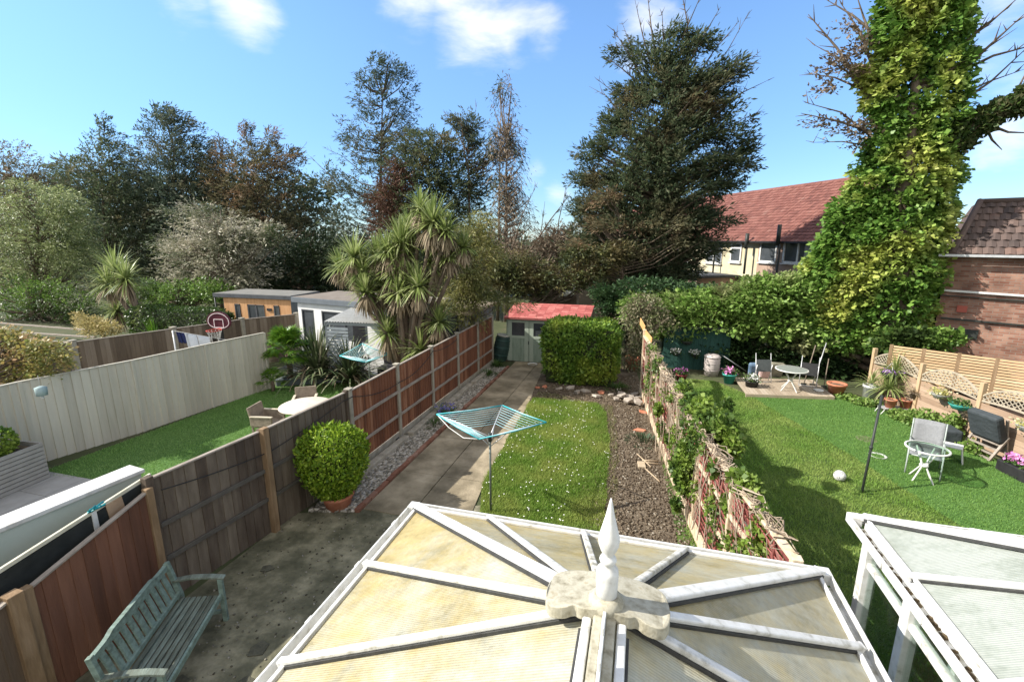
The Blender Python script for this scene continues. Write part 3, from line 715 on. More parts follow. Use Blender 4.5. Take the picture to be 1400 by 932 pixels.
lobes_leaves([((BC[0],BC[1],.97),(.60,.60,.60),.85)], 350, .10, .045, mbox, 'stray_shoots', r, O, shell=.95, up=1.2)['kind'] = 'stuff'
lobes_leaves([((BC[0],BC[1],.98),(.58,.58,.56),.85),((BC[0],BC[1],.66),(.46,.46,.42),.9)], 16000, .055, .034, mbox, 'foliage', r, O)
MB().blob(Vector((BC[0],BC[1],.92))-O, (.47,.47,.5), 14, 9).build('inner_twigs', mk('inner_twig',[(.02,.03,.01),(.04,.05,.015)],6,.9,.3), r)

# hedge block
O = Vector((-1.85,15.75,0))
r = thing('hedge_block', 'square clipped green hedge standing in front of the red roofed shed', 'hedge', O)
H0 = [((-1.86,15.75,.98),(1.2,.92,1.0),.32)]
lobes_leaves([((-1.86,15.75,1.0),(1.22,.92,1.0),.33)], 42000, .10, .062, mprivet, 'foliage', r, O, shell=.88)
lobes_leaves([((-1.86,15.75,1.0),(1.25,.95,1.03),.33)], 5000, .15, .07, mprivet, 'foliage_tips', r, O, shell=.93, up=.5)
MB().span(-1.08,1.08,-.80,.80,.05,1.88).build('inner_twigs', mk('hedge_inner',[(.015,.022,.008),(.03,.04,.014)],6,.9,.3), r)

# rotary airer
def airer(loc, label, rt, h=1.47, arms=None, mline=M['teal_line'], rz=0, tilt=0):
    r = thing('rotary_airer', label, 'clothes airer', loc, rz)
    MB().tube([(0,0,0),(0,0,h)], .02, 10).build('pole', M['pole'], r)
    MB().tube([(0,0,h-.10),(0,0,h+.05)], .034, 10).build('hub', M['darkmetal'], r)
    ends = []
    for (x, y, z) in arms:
        MB().tube([(0,0,h-.02),(x*.5,y*.5,h+(z-h)*.5),(x,y,z)], .011, 6).build('arm', M['steel'], r)
        MB().tube([(0,0,h+.02-.22),(x*.32,y*.32,h+(z-h)*.32-.01)], .008, 5).build('strut', M['steel'], r)
        ends.append(Vector((x,y,z)))
    l = MB(); base = Vector((0,0,h))
    for k in range(1, 10):
        t = .3+.7*k/9
        q = [base.lerp(e, t) for e in ends]
        for i in range(len(q)):
            a, b = q[i], q[(i+1) % len(q)]; m_ = (a+b)/2; m_.z -= .012
            l.tube([a, m_, b], .0045 if k < 9 else .011, 4)
    l.build('washing_line', mline, r)
    o = MB(); q = ends
    for i in range(len(q)):
        o.tube([q[i], (q[i]+q[(i+1) % len(q)])/2-Vector((0,0,.02)), q[(i+1) % len(q)]], .013, 5)
    o.build('outer_line', M['teal'], r)
    return r
pl = Vector((-2.36,7.16,0))
tips = [(597,566,1.62),(687,554,1.60),(747,577,1.56),(655,600,1.5)]
arms = []
for x, y, z in tips:
    v = G(x, y, z)-pl; arms.append((v.x, v.y, z))
ra = airer(pl, 'turquoise rotary clothes airer open on its pole at the edge of the middle lawn', 1, arms=arms)
q = [Vector(a) for a in arms]
MB().tube([q[0], q[0].lerp(q[3],.3)-Vector((0,0,.12)), q[0].lerp(q[3],.65)-Vector((0,0,.15)), q[3]], .008, 5).build('slack_line', M['plasticwhite'], ra)

# shed
def shed():
    O = Vector((-5.0,17.4,0)); r = thing('garden_shed', 'sage green boarded shed with a faded red felt roof at the end of the path', 'shed', O)
    W_, Dp, zf, zb = 3.15, 1.5, 1.76, 2.08
    mb = MB(); n = 24
    for i in range(n):
        x = W_*(i+.5)/n; mb.box((x, 0, (zf)/2+.03), (W_/n-.006, .02, zf-.06))
    mb.span(-.0, W_, .012, .03, .05, zf-.02)
    mb.build('front_wall', M['greenpaint'], r)
    s_ = MB()
    for x in (0.0, W_):
        s_.add([(x-.01,.02,0),(x+.01,.02,0),(x+.01,Dp,0),(x-.01,Dp,0),(x-.01,.02,zf),(x+.01,.02,zf),(x+.01,Dp,zb),(x-.01,Dp,zb)],[(0,3,2,1),(4,5,6,7),(0,1,5,4),(1,2,6,5),(2,3,7,6),(3,0,4,7)])
    s_.span(0,W_,Dp-.02,Dp,0,zb); s_.build('side_wall', M['greenpaint'], r)
    # roof: felt shingles, pitched to the front
    rf = MB(); p0, p1 = Vector((-.06,-.14,zf+.02)), Vector((-.06,Dp+.06,zb+.04)); rows = 7
    for i in range(rows):
        a = p0.lerp(p1, i/rows); b = p0.lerp(p1, (i+1.15)/rows)
        x = 0
        while x < W_+.1:
            w_ = .30
            rf.add([(a.x+x,a.y,a.z+.018),(a.x+x+w_-.006,a.y,a.z+.018),(b.x+x+w_-.006,b.y,b.z+.004),(b.x+x,b.y,b.z+.004),(a.x+x,a.y,a.z),(a.x+x+w_-.006,a.y,a.z)],[(0,1,2,3),(4,5,1,0)]); x += w_
    rf.beam((W_/2,-.13,zf-.02),(W_/2,Dp+.05,zb),W_+.12,.03)
    rf.build('roof', mk('faded_red_felt', [(.20,.045,.04),(.34,.09,.08),(.42,.15,.13),(.5,.32,.28)], 6, .9, .4, island=.5, pos=[.25,.45,.65,.85]), r)
    MB().beam((-.06,-.155,zf-.0),(W_+.07,-.155,zf-.0),.02,.07).build('fascia', mk('red_edge',[(.22,.06,.05),(.32,.1,.09)],5), r)
    for x0, x1 in ((.06,.90),(.93,1.77)):
        d = MB(); k = 8
        for i in range(k):
            w_ = (x1-x0)/k; d.box((x0+w_*(i+.5), -.02, .53), (w_-.008, .018, 1.0))
        d.build('door', M['greenpaint'], r)
        f = MB(); zw0, zw1 = 1.06, 1.58
        wx0, wx1 = x0+.16, x1-.16 if x0 < .5 else x1-.1
        f.span(x0,wx0,-.04,-.012,0.05,zf-.1); f.span(wx1,x1,-.04,-.012,.05,zf-.1); f.span(wx0,wx1,-.04,-.012,zw1,zf-.1); f.span(wx0,wx1,-.04,-.012,zw0-.1,zw0)
        f.build('door_frame', mk('sage_trim',[(.32,.38,.30),(.4,.46,.38)],4,.7,.1), r)
        MB().span(wx0,wx1,-.016,-.004,zw0,zw1).build('window_pane', M['glassdark'], r)
    MB().box((.90,-.05,.8),(.03,.02,.12)).build('handle', M['darkmetal'], r)
    return r
shed()
# water butt
r = thing('water_butt', 'dark green ribbed barrel leaning by the left corner of the green shed', 'water butt', (-5.28,17.35,0), 0); r.rotation_euler = (0,.16,0)
prof = [(.25,0)]
for i in range(9):
    z = .05+i*.11; R_ = .25+.06*math.sin(PI*(z/1.05)); prof += [(R_,z),(R_+.012,z+.03),(R_,z+.06)]
MB().lathe(prof+[(.23,1.05),(.2,1.03)], n=22).build('barrel', mk('dark_green_plastic',[(.02,.045,.04),(.04,.075,.065)],5,.5,.1), r)
for z in (.3,.6,.9):
    MB().lathe([(.318,z),(.322,z+.012),(.318,z+.025)], n=22, cap=False).build('hoop', mk('teal_hoop',[(.05,.11,.1),(.08,.16,.14)],5,.5,0), r)
MB().lathe([(.25,1.04),(.27,1.07),(.2,1.09)], n=22).build('rim', mk('pale_rim',[(.25,.25,.2),(.35,.35,.3)],5), r)
# white dish
tag(MB().lathe([(.14,0),(.19,.05),(.2,.055),(.17,.05),(.12,.015)], G(728,499), 20).build('dish', M['plasticwhite']), 'white shallow dish on the concrete at the foot of the green shed', 'dish')
tag(MB().lathe([(.05,0),(.055,.1),(.03,.2),(.05,.28),(.06,.3)], G(679,484), 14).build('garden_ornament', M['plasticwhite']), 'small white ornament between the fence and the dark barrel', 'ornament')
r = thing('plant_pot', 'broken grey blue pot lying at the fence foot near the barrel', 'plant pot', G(664,492))
MB().lathe([(.12,0),(.18,.22),(.2,.24),(.16,.22)], n=16).build('pot', mk('slate_pot',[(.05,.06,.07),(.1,.11,.13)],5), r)
tag(MB().lathe([(.1,0),(.16,.05),(.15,.09),(.08,.06)], G(537,602), 14).build('rubber_bowl', M['black']), 'black rubber bowl on the gravel board of the red brown fence', 'bowl')
# sleeper logs along the pebble strip
for i, (x, y, l) in enumerate([(-5.22,12.9,1.9),(-5.2,14.9,1.7),(-5.28,10.6,1.8),(-5.3,8.6,1.9)]):
    tag(MB().box((x,y,.07),(.16,l,.13),rz=.02*(-1)**i).build('timber_sleeper', M['concrete'], bevel=.02),
        ['pale sleeper in the pebble bed level with the hedge front','furthest pale sleeper in the pebble bed near the dark barrel','pale sleeper in the pebble bed behind the bluebells','nearest pale sleeper in the pebble bed beyond the round bush'][i], 'sleeper', 'sleepers at the fence foot')
def tuft(name, label, cat, loc, n, L, m, w=.02, spread=.15, flower=None, group=None, fl='flower_head', droop=.5):
    """plant of arching strap leaves"""
    r = thing(name, label, cat, loc, group=group)
    sword(n, (0,0,0), L, w, droop, m, 'leaves', r, spread=spread)
    if flower:
        k = flower[1]; a = RNG.random(k)*6.28; rr = RNG.random(k)**.5*(spread+L*.35)
        P = np.column_stack([np.cos(a)*rr, np.sin(a)*rr, L*(.55+.45*RNG.random(k))])
        P = np.repeat(P, 5, 0)+RNG.normal(size=(k*5,3))*.018
        quads_obj('flowers', leafquads(P, rnd_dir(k*5), rnd_dir(k*5), np.full(k*5,.04), np.full(k*5,.03)), flower[0], r)['kind'] = 'stuff'
    return r
def sword(n, c, L, w, droop, m, name, parent, spread=.05, elev=(.1,1.45), segs=4, az=None, rootspread=None, tipw=.15, add=None):
    az_ = RNG.random(n)*2*PI if az is None else az
    el = elev[0]+(elev[1]-elev[0])*RNG.random(n)
    Ls = L*(.65+.5*RNG.random(n))
    D = np.column_stack([np.cos(el)*np.cos(az_), np.cos(el)*np.sin(az_), np.sin(el)])
    P = np.array(c)+D*spread*np.array([1,1,.1])
    sd = np.column_stack([-np.sin(az_), np.cos(az_), np.zeros(n)])
    prevL = prevR = None; V = []
    for s_ in range(segs+1):
        t = s_/segs; ww = (w*(1-(1-tipw)*t**1.5)*.5)[:,None] if hasattr(w,'shape') else w*(1-(1-tipw)*t**1.5)*.5
        l_, r_ = P-sd*ww, P+sd*ww
        if s_: V.append(np.stack([prevL, prevR, r_, l_], 1))
        prevL, prevR = l_, r_
        P = P+D*(Ls/segs)[:,None]
        D = D.copy(); D[:,2] -= droop/segs*(1+t*1.5)*(.6+.8*RNG.random(n)); D = unit(D)
    V = np.concatenate(V, 1).reshape(-1,3)      # leaf by leaf
    if add is not None: add.append(V); return
    o = quads_obj(name, V, m, parent); bpy_merge(o); return o
def bpy_merge(o):
    import bmesh
    bm = bmesh.new(); bm.from_mesh(o.data); bmesh.ops.remove_doubles(bm, verts=bm.verts, dist=1e-5); bm.to_mesh(o.data); bm.free()
mblue = mk('bluebell', [(.12,.12,.42),(.25,.22,.6)], 9, .7, 0)
mtuft = mkleaf('tuft_leaf', [(.04,.09,.02),(.07,.13,.03),(.11,.18,.05)])
tuft('bluebell_clump', 'clump of bluebells with violet flowers at the foot of the red brown fence', 'plant', (-5.05,11.3,0), 160, .34, mtuft, .018, .2, (mblue,26))
tuft('bluebell_clump', 'leafy green tuft just in front of the bluebells on the pebble bed', 'plant', (-4.98,10.55,0), 120, .25, mtuft, .018, .2)
tuft('fern_clump', 'low green weeds on the pebble bed near the broken pot', 'plant', (-5.05,15.2,0), 160, .25, mtuft, .03, .25)
tuft('fern_clump', 'dark green weeds at the fence foot beside the dark barrel', 'plant', (-5.1,16.4,0), 140, .3, mtuft, .03, .2)
tuft('weed_patch', 'small green weeds in the bare soil beside the red fence', 'plant', (.28,11.0,0), 170, .13, mkleaf('weed_leaf',[(.05,.08,.04),(.09,.13,.07)]), .03, .4)
tuft('weed_patch', 'leafy weeds on the soil under the right side of the clipped hedge', 'plant', (-.55,14.9,0), 150, .22, mtuft, .03, .3)
# rubble
mr = mk('stone_rubble', [(.18,.15,.12),(.33,.29,.24),(.45,.41,.36)], 6, .9, .4)
LBL = ['flat pale stone slab leaning on the rubble by the red fence','long grey brick lying across the rubble','broken white tile at the left of the rubble','thin chipped slab on top of the rubble heap','buff brick half sunk in front of the rubble heap','square paving piece against the red fence foot']
spots = [(880,565),(862,546),(835,545),(868,540),(885,552),(872,556),(850,540),(842,549),(822,538),(800,536),(780,532),(765,533),(745,530),(870,548),(858,553),(877,545),(893,560),(850,546),(815,543),(790,538),(735,531),(846,533)]
for i, (x, y) in enumerate(spots):
    p = G(x, y); s_ = MB(); l, w_, h_ = random.uniform(.16,.38), random.uniform(.1,.2), random.uniform(.04,.09)
    k = 5; a0 = random.random()*6
    s_.prism([(l*.5*math.cos(a0+6.283*j/k)*random.uniform(.8,1.2), w_*.7*math.sin(a0+6.283*j/k)*random.uniform(.8,1.2)) for j in range(k)], 0, h_)
    o = s_.build('rubble_stone', mr if i % 4 else M['terracotta'], bevel=.008); o.location = p+Vector((0,0,.015+.05*(i % 3)*(x > 830))); o.rotation_euler = (random.uniform(-.3,.3), random.uniform(-.3,.3), random.random()*6)
    tag(o, 'broken stone or brick in the rubble along the back edge of the middle lawn', 'rubble', 'broken stones and bricks behind the middle lawn')
o = tag(MB().prism([(-.16,-.06),(.12,-.08),(.17,.03),(-.05,.09)], 0, .05).build('broken_brick', mk('orange_brick',[(.42,.16,.09),(.5,.24,.15)],5), bevel=.01), 'orange broken brick on the bare soil by the small weeds', 'brick'); o.location = G(874,589)
o = tag(MB().box((0,0,.03),(.16,.26,.05)).build('broken_slab', mk('buff_slab',[(.36,.28,.18),(.46,.38,.27)],5), bevel=.01), 'buff rectangular slab beside the crossed sticks on the soil', 'slab'); o.location = G(877,637); o.rotation_euler = (0,0,.1)
msk = mk('stick', [(.32,.24,.15),(.48,.38,.26)], 6)
for (a, b), lb in zip([((871,620),(890,638)),((878,629),(900,630)),((882,640),(902,658)),((878,631),(900,634))], ['short pale stick crossing the others on the soil','straight pale stick pointing right to the red fence','lowest pale stick lying aslant on the soil','second pale stick pointing right just under the straight one']):
    tag(MB().tube([G(*a,.03), G(*b,.04)], .014, 6).build('stick', msk), lb, 'stick')
r = thing('flower_pot', 'rusty terracotta bucket behind the right side of the clipped hedge', 'plant pot', (-.12,17.4,0))
MB().lathe([(.2,0),(.27,.42),(.3,.45),(.3,.5),(.25,.48),(.24,.4)], n=20).build('pot', M['terracotta'], r)

# red fence with vines
mredp = mk('peeling_red_paint', [(.28,.17,.13),(.22,.06,.05),(.29,.095,.08),(.40,.27,.22)], 5, .85, .4, stretch=(3,3,.7), island=.35, pos=[.2,.4,.6,.8])
mcream = mk('cream_timber', [(.38,.29,.18),(.55,.44,.3),(.64,.55,.42)], 5, .8, .3, stretch=(2,2,.7))
R0 = [(1.62,4.6,1.7),(1.32,6.1,1.72),(1.08,7.55,1.75),(.86,9.2,1.78),(.66,10.9,1.72),(.46,12.6,1.75),(.33,13.65,1.82),(.20,14.75,1.98)]
r = thing('red_fence', 'peeling red board fence in a cream frame overgrown with dry vines beside the soil bed', 'fence', (.6,11,0)); O = Vector(r.location)
def rb(mb, name, m, bevel=0, label=None):
    mb.v = [tuple(Vector(v)-O) for v in mb.v]; return mb.build(name, m, r, bevel=bevel, label=label)
for i in range(len(R0)-1):
    a, b = Vector((*R0[i][:2],0)), Vector((*R0[i+1][:2],0)); d = (b-a); ln = d.length; d.normalize(); n = Vector((-d.y,d.x,0)); rz = math.atan2(d.y,d.x)
    zt = min(R0[i][2], R0[i+1][2]); mb = MB(); k = int(ln/.1)
    nsl = 15
    for j in range(nsl):      # lapped, slightly wavy horizontal slats
        z0 = .22+(zt-.24)*(j+.5)/nsl; pp = [a.lerp(b, q/6)+Vector((0,0,z0+.012*math.sin(q*1.7+j*2.1))) for q in range(7)]
        for p_, q_ in zip(pp[:-1], pp[1:]): mb.beam(p_, q_, .012, (zt-.24)/nsl+.02, n*.35+Vector((0,0,1)))
    for q in (.25,.5,.75):
        w_ = a.lerp(b, q)+n*.02; mb.box((w_.x, w_.y, .1+zt/2), (.035,.02,zt-.22), rz=rz)
    rb(mb, 'panel', mredp)
    rb(MB().beam(a+Vector((0,0,zt+.02)), b+Vector((0,0,zt+.02)), .10, .035), 'top_rail', mcream, .006)
    rb(MB().beam(a+n*.03+Vector((0,0,.12)), b+n*.03+Vector((0,0,.12)), .05, .22), 'gravel_board', mcream, .006)
    for zz in (.75,1.25): rb(MB().beam(a+n*.03+Vector((0,0,zz)), b+n*.03+Vector((0,0,zz)), .035, .05), 'rail', mcream)
for p in R0: rb(MB().box((p[0],p[1],(p[2]+.06)/2),(.10,.10,p[2]+.06)), 'post', mcream, .008)
# new orange boards on the far end
rb(MB().beam((.16,15.0,1.95),(.40,13.9,1.85),.02,.22).beam((.05,15.9,2.1),(.20,14.95,2.0),.02,.22), 'new_board', mk('new_orange_board',[(.5,.26,.09),(.62,.36,.15)],5))
# vines: many stems climbing and hanging diagonally on the near face and over the top
def along(t):
    x = t*(len(R0)-1); i = min(int(x), len(R0)-2); f = x-i
    a, b = Vector(R0[i]), Vector(R0[i+1]); return a.lerp(b, f)
v = MB()
for i in range(120):
    t = random.random()**.9*.86; p = along(t); top = p.z+random.uniform(-.1,.08); q = along(min(.999, max(0, t+random.uniform(-.12,.05))))
    z1 = random.choice([.05, .3, random.uniform(.2,1.2)])
    o1, o2 = random.uniform(.04,.10), random.uniform(.04,.16); pts = []
    for k in range(6):
        s_ = k/5; w_ = p.lerp(q, s_); pts.append(Vector((w_.x-(o1+(o2-o1)*s_)-random.uniform(0,.03), w_.y+random.uniform(-.05,.05), top+(z1-top)*s_)))
    v.tube(pts, random.choice([.003,.004,.006,.009]), 4, False)
for i in range(170):
    t = random.random()*.8; p = along(t); q = along(min(.999, t+random.uniform(.02,.08))); pts = []
    for k in range(5):
        s_ = k/4; w_ = p.lerp(q, s_); pts.append(Vector((w_.x+random.uniform(-.14,.16), w_.y, w_.z+random.uniform(-.06,.12))))
    v.tube(pts, random.choice([.005,.007,.011]), 4, False)
rv = thing('climbing_vines', 'dry tangled vines with green leaf clumps climbing over the peeling red fence', 'vines', (.6,11,0))
v.v = [tuple(Vector(a)-O) for a in v.v]; v.build('stems', M['rope'], rv)
mivy = mkleaf('ivy_leaf', [(.09,.15,.02),(.14,.22,.03),(.20,.29,.045),(.27,.34,.09)], [(.05,.10,.02),(.09,.15,.03)], 2, .35, .45)
IV = []
def ivl(px, py, z, r_, off=0.0, pw=1):
    p = G(px, py, z); IV.append(((p.x+off, p.y, p.z), (r_*.55, r_, r_*.8), 1))
for a in [(960,570,1.75,.45),(985,590,1.7,.42),(970,600,1.6,.35),(945,560,1.75,.38),(935,535,1.8,.28),(1000,605,1.65,.3),(940,620,1.2,.30),(930,640,.9,.3),(935,660,.7,.25),(1010,660,1.75,.2),(1025,670,1.7,.22),
          (1000,690,1.3,.2),(1052,738,1.45,.24),(1055,745,1.3,.2),(1003,735,.9,.18),(900,560,1.2,.15),(915,600,.8,.15),(925,690,.3,.12),(992,555,1.7,.2),(975,640,1.65,.12)]: ivl(*a)
lobes_leaves(IV, 15000, .085, .07, mivy, 'leaves', rv, O, shell=.45, gap=(3.5,.45), jitter=.8)
LBs = [(tuple(along(t)+Vector((-.08+random.uniform(-.05,.12), 0, random.uniform(-1.2,.05)))), (.1,.22,.25), 1) for t in [random.random()*.85 for _ in range(46)]]
lobes_leaves(LBs, 4200, .07, .055, mivy, 'scattered_leaves', rv, O, shell=.3, jitter=.8)
# thick dead stems over the right end
# low timber edge of neighbour behind the fence
t = thing('timber_edge', 'weathered timber rail low along the right lawn beside the vine covered fence', 'edging', (2.0,5.8,0))
MB().beam((.28,-1.3,.55),(-.42,1.6,.55),.07,.22).build('rail', mcream, t, bevel=.01)
for k in range(3): MB().box((.28-.7*k/2,-1.2+1.35*k,.3),(.09,.09,.62)).build('post', mcream, t, bevel=.008)
# ================= buildings and neighbours' things =================
mtile = mk('red_roof_tile', [(.10,.042,.034),(.16,.062,.048),(.21,.09,.07),(.17,.12,.10)], 1.2, .85, .3, island=.45, pos=[.25,.45,.62,.8])
mtile2 = mk('brown_roof_tile', [(.045,.035,.032),(.085,.062,.055),(.13,.09,.075),(.19,.10,.075)], 1.5, .85, .3, island=.6, pos=[.25,.45,.65,.85])
def tiled_roof(p0, u, nrm_up, width, length, rowh, tw, m, parent, O, name='roof', wav=.02):
    """rows of lapped tiles. p0 lower-left corner, u along eave, nrm_up direction up the slope"""
    mb = MB(); u = u.normalized(); s_ = nrm_up.normalized(); n = u.cross(s_).normalized()
    if n.z < 0: n = -n
    rows = int(length/rowh); cols = int(width/tw)
    for i in range(rows):
        off = (tw/2 if i % 2 else 0)
        for j in range(cols):
            a = p0-O+u*(j*tw)+s_*(i*rowh)+n*(.02+random.uniform(0,.012)); b = a+u*(tw-.015); c = b+s_*(rowh*1.2)-n*.03; d = a+s_*(rowh*1.2)-n*.03
            m_ = (a+b)/2+n*wav; m2 = (c+d)/2+n*wav
            mb.add([a, m_, b, c, m2, d, a-n*.03, m_-n*.03, b-n*.03], [(0,1,4,5),(1,2,3,4),(6,7,1,0),(7,8,2,1)])
    mb.slab([p0-O, p0-O+u*width, p0-O+u*width+s_*length, p0-O+s_*length], n, .06)
    return mb.build(name, m, parent)
def window(parent, O, c, u, w, h, m=None, n=None, bars=(.5,), transom=None, curtain=False):
    """c: centre on the wall, u along wall, n outward"""
    u = u.normalized(); c = c-O; Z = Vector((0,0,1))
    f = MB(); t = .10
    c = c+n*.03
    f.beam(c-u*w/2-Z*(h/2-t/2), c+u*w/2-Z*(h/2-t/2), .07, t); f.beam(c-u*w/2+Z*(h/2-t/2), c+u*w/2+Z*(h/2-t/2), .07, t)
    for s_ in [-.5, .5]: f.beam(c+u*(s_*(w-t))-Z*h/2, c+u*(s_*(w-t))+Z*h/2, t, .07, n)
    for b in bars: f.beam(c+u*((b-.5)*w)-Z*h/2, c+u*((b-.5)*w)+Z*h/2, t*.9, .066, n)
    if transom: f.beam(c-u*w/2+Z*(transom-.5)*h, c+u*w/2+Z*(transom-.5)*h, .066, t*.8)
    fo = f.build('window', m or M['white'], parent)
    MB().beam(c-u*w/2-n*.015, c+u*w/2-n*.015, .01, h-.04).build('pane', M['glassdark'], fo)
    if curtain: MB().beam(c-u*w*.46+n*.0, c-u*w*.2+n*.0, .012, h-.1).build('curtain', mk('net_curtain',[(.2,.2,.19),(.32,.32,.3)],3,.9,.1,stretch=(9,9,.3)), fo)
    MB().beam(c-u*(w/2+.05)-Z*(h/2+.03)+n*.03, c+u*(w/2+.05)-Z*(h/2+.03)+n*.03, .14, .05).build('sill', M['white'], fo)
    return fo
# --- terrace behind
T0 = Vector((9.5,22,0)); Tu = Vector((-.455,.89,0)).normalized(); Tn = Vector((-Tu.y, Tu.x, 0))  # outward, towards the gardens
if Tn.dot(Vector((0,-1,0))) < 0: Tn = -Tn
ze, rise, run = 4.72, 2.95, 3.6
mcreamw = mk('cream_render', [(.42,.36,.23),(.52,.46,.31),(.58,.52,.38)], 1.5, .9, .15)
mpinkw = mk('pink_beige_render', [(.26,.175,.125),(.34,.24,.18),(.40,.30,.24)], 1.5, .9, .2)
mwhitew = mk('white_render', [(.55,.54,.5),(.68,.67,.63)], 1.5, .9, .15)
hs = [(3.4,7.5,mpinkw,'pink beige rendered terraced house with a red tiled roof and a double window'),
      (7.5,13.6,mcreamw,'cream rendered terraced house right beside the big dark conifer'),
      (13.6,19.8,mcreamw,'cream terraced house half hidden by the big dark conifer'),
      (19.8,26,mpinkw,'pink beige terraced house glimpsed left of the big conifer'),
      (26,33,mwhitew,'white terraced house glimpsed between the bare trees')]
for (a, b, mw, lb) in hs:
    O = T0+Tu*a; r = thing('terraced_house', lb, 'house', O, group='red roofed terrace behind the gardens')
    w_ = b-a; inn = -Tn
    mb = MB(); q = [Vector(), Tu*w_, Tu*w_+inn*run*2, inn*run*2]
    mb.prism([(p.x,p.y) for p in q], -.1, ze); mb.build('wall', mw, r)
    up = (inn*run+Vector((0,0,rise)))
    tiled_roof(O+Tn*.3+Vector((0,0,ze-.12)), Tu, up, w_-.01, up.length+.38, .25, .24, mtile, r, O)
    back = inn*2*run; dn = (-inn*run+Vector((0,0,rise)))
    MB().slab([back-inn*-.3+Vector((0,0,ze-.2)), back+Tu*w_+inn*.3+Vector((0,0,ze-.2)), inn*run+Tu*w_+Vector((0,0,ze+rise)), inn*run+Vector((0,0,ze+rise))], dn, .1).build('rear_roof', mtile, r)
    rc = MB(); rc.tube([inn*run+Vector((0,0,ze+rise+.04)), inn*run+Tu*w_+Vector((0,0,ze+rise+.04))], .12, 8); rc.build('ridge_tiles', mtile, r)
    for e in (Vector(), Tu*(w_-.02)):
        MB().slab([e+Vector((0,0,ze-.1)), e+inn*run*2+Vector((0,0,ze-.1)), e+inn*run+Vector((0,0,ze+rise-.05))], Tu, .02).build('gable', mw, r)
    MB().beam(Tn*.34+Vector((0,0,ze-.14)), Tn*.34+Tu*w_+Vector((0,0,ze-.14)), .1, .08).build('gutter', M['black'], r)
    def wpx(px, py, wid, hei, **k):
        d = ray(px, py); den = d.x*Tn.x+d.y*Tn.y; t = (T0.x*Tn.x+T0.y*Tn.y)/den
        p = Vector((d.x*t, d.y*t, CAMH+d.z*t)); return window(r, O, p, Tu, wid, hei, n=Tn, **k)
    def pipe(px, py0, py1, rad, nm='drain_pipe'):
        d = ray(px, py0); den = d.x*Tn.x+d.y*Tn.y; t = (T0.x*Tn.x+T0.y*Tn.y)/den; p0 = Vector((d.x*t, d.y*t, CAMH+d.z*t))
        d = ray(px, py1); t = (T0.x*Tn.x+T0.y*Tn.y)/den; p1 = Vector((p0.x, p0.y, CAMH+d.z*t))
        MB().tube([p0-O+Tn*.45, p1-O+Tn*.45], rad, 8).build(nm, M['darkmetal'], r)
    if a == 3.4:
        wpx(1092,344,1.9,1.18,curtain=True); wpx(1051,344,1.25,1.15,bars=()); wpx(1117,350,.8,.6,bars=())
        pipe(1077,307,336,.10,'soil_pipe'); pipe(1077,334,420,.05)
    if a == 7.5:
        wpx(1007,345,.95,1.15,bars=(),transom=.72); wpx(977,346,1.6,1.25)
        pipe(1032,319,340,.10,'soil_pipe'); pipe(1031,335,375,.06); pipe(987,335,378,.05)
        d1 = O*0; x = MB(); x.prism([(p.x,p.y) for p in (Tu*1.5, Tu*5.9, Tu*5.9+Tn*2.6, Tu*1.5+Tn*2.6)], 0, 2.55); x.build('rear_extension', mpinkw, r)
        MB().prism([(p.x,p.y) for p in (Tu*1.3, Tu*6.05, Tu*6.05+Tn*2.8, Tu*1.3+Tn*2.8)], 2.55, 2.68).build('flat_roof', M['charcoal'], r)
    if a > 13:
        for k, s_ in enumerate((.22,.5,.78)): window(r, O, O+Tu*(w_*s_)+Vector((0,0,3.6)), Tu, (1.7,.8,1.5)[k], 1.2, n=Tn, bars=(.5,) if k != 1 else ())
        window(r, O, O+Tu*(w_*.3)+Vector((0,0,1.3)), Tu, 2.0, 1.4, n=Tn)
# brown gable outbuilding behind the clipped hedge
r = thing('outbuilding', 'plain beige rendered outbuilding wall behind the shed, left of the big conifer', 'outbuilding', A(806,418,25).xy.to_3d())
MB().span(-.85,1.5,0,3,0,3.35).build('wall', mk('beige_render',[(.24,.19,.14),(.32,.26,.2)],2,.9,.2), r)
MB().add([(-1,-.15,3.35),(1.7,-.15,3.0),(1.7,3.1,3.0),(-1,3.1,3.35),(-1,-.15,3.45),(1.7,-.15,3.1),(1.7,3.1,3.1),(-1,3.1,3.45)],[(0,3,2,1),(4,5,6,7),(0,1,5,4),(1,2,6,5),(2,3,7,6),(3,0,4,7)]).build('roof', M['charcoal'], r)
r = thing('outbuilding', 'small white outbuilding with a little window glimpsed under the conifer boughs', 'outbuilding', A(770,405,26).xy.to_3d()); O = Vector(r.location)
MB().span(-1.6,1.2,0,2.5,0,2.7).build('wall', mwhitew, r); window(r, O, O+Vector((.2,0,2.15)), Vector((1,0,0)), .9, .7, n=Vector((0,-1,0)))
MB().span(-1.7,1.3,-.2,2.6,2.7,2.8).build('roof', M['charcoal'], r)
p0, p1 = A(742,405,21.5), A(790,405,21.5)
board_fence('short grey board fence behind the red shed roof', [(p0.x,21.5,p0.z),(p1.x,21.5,p1.z)], mbrownb, M['timber_grey'], M['timber_grey'], 1, .13, ())
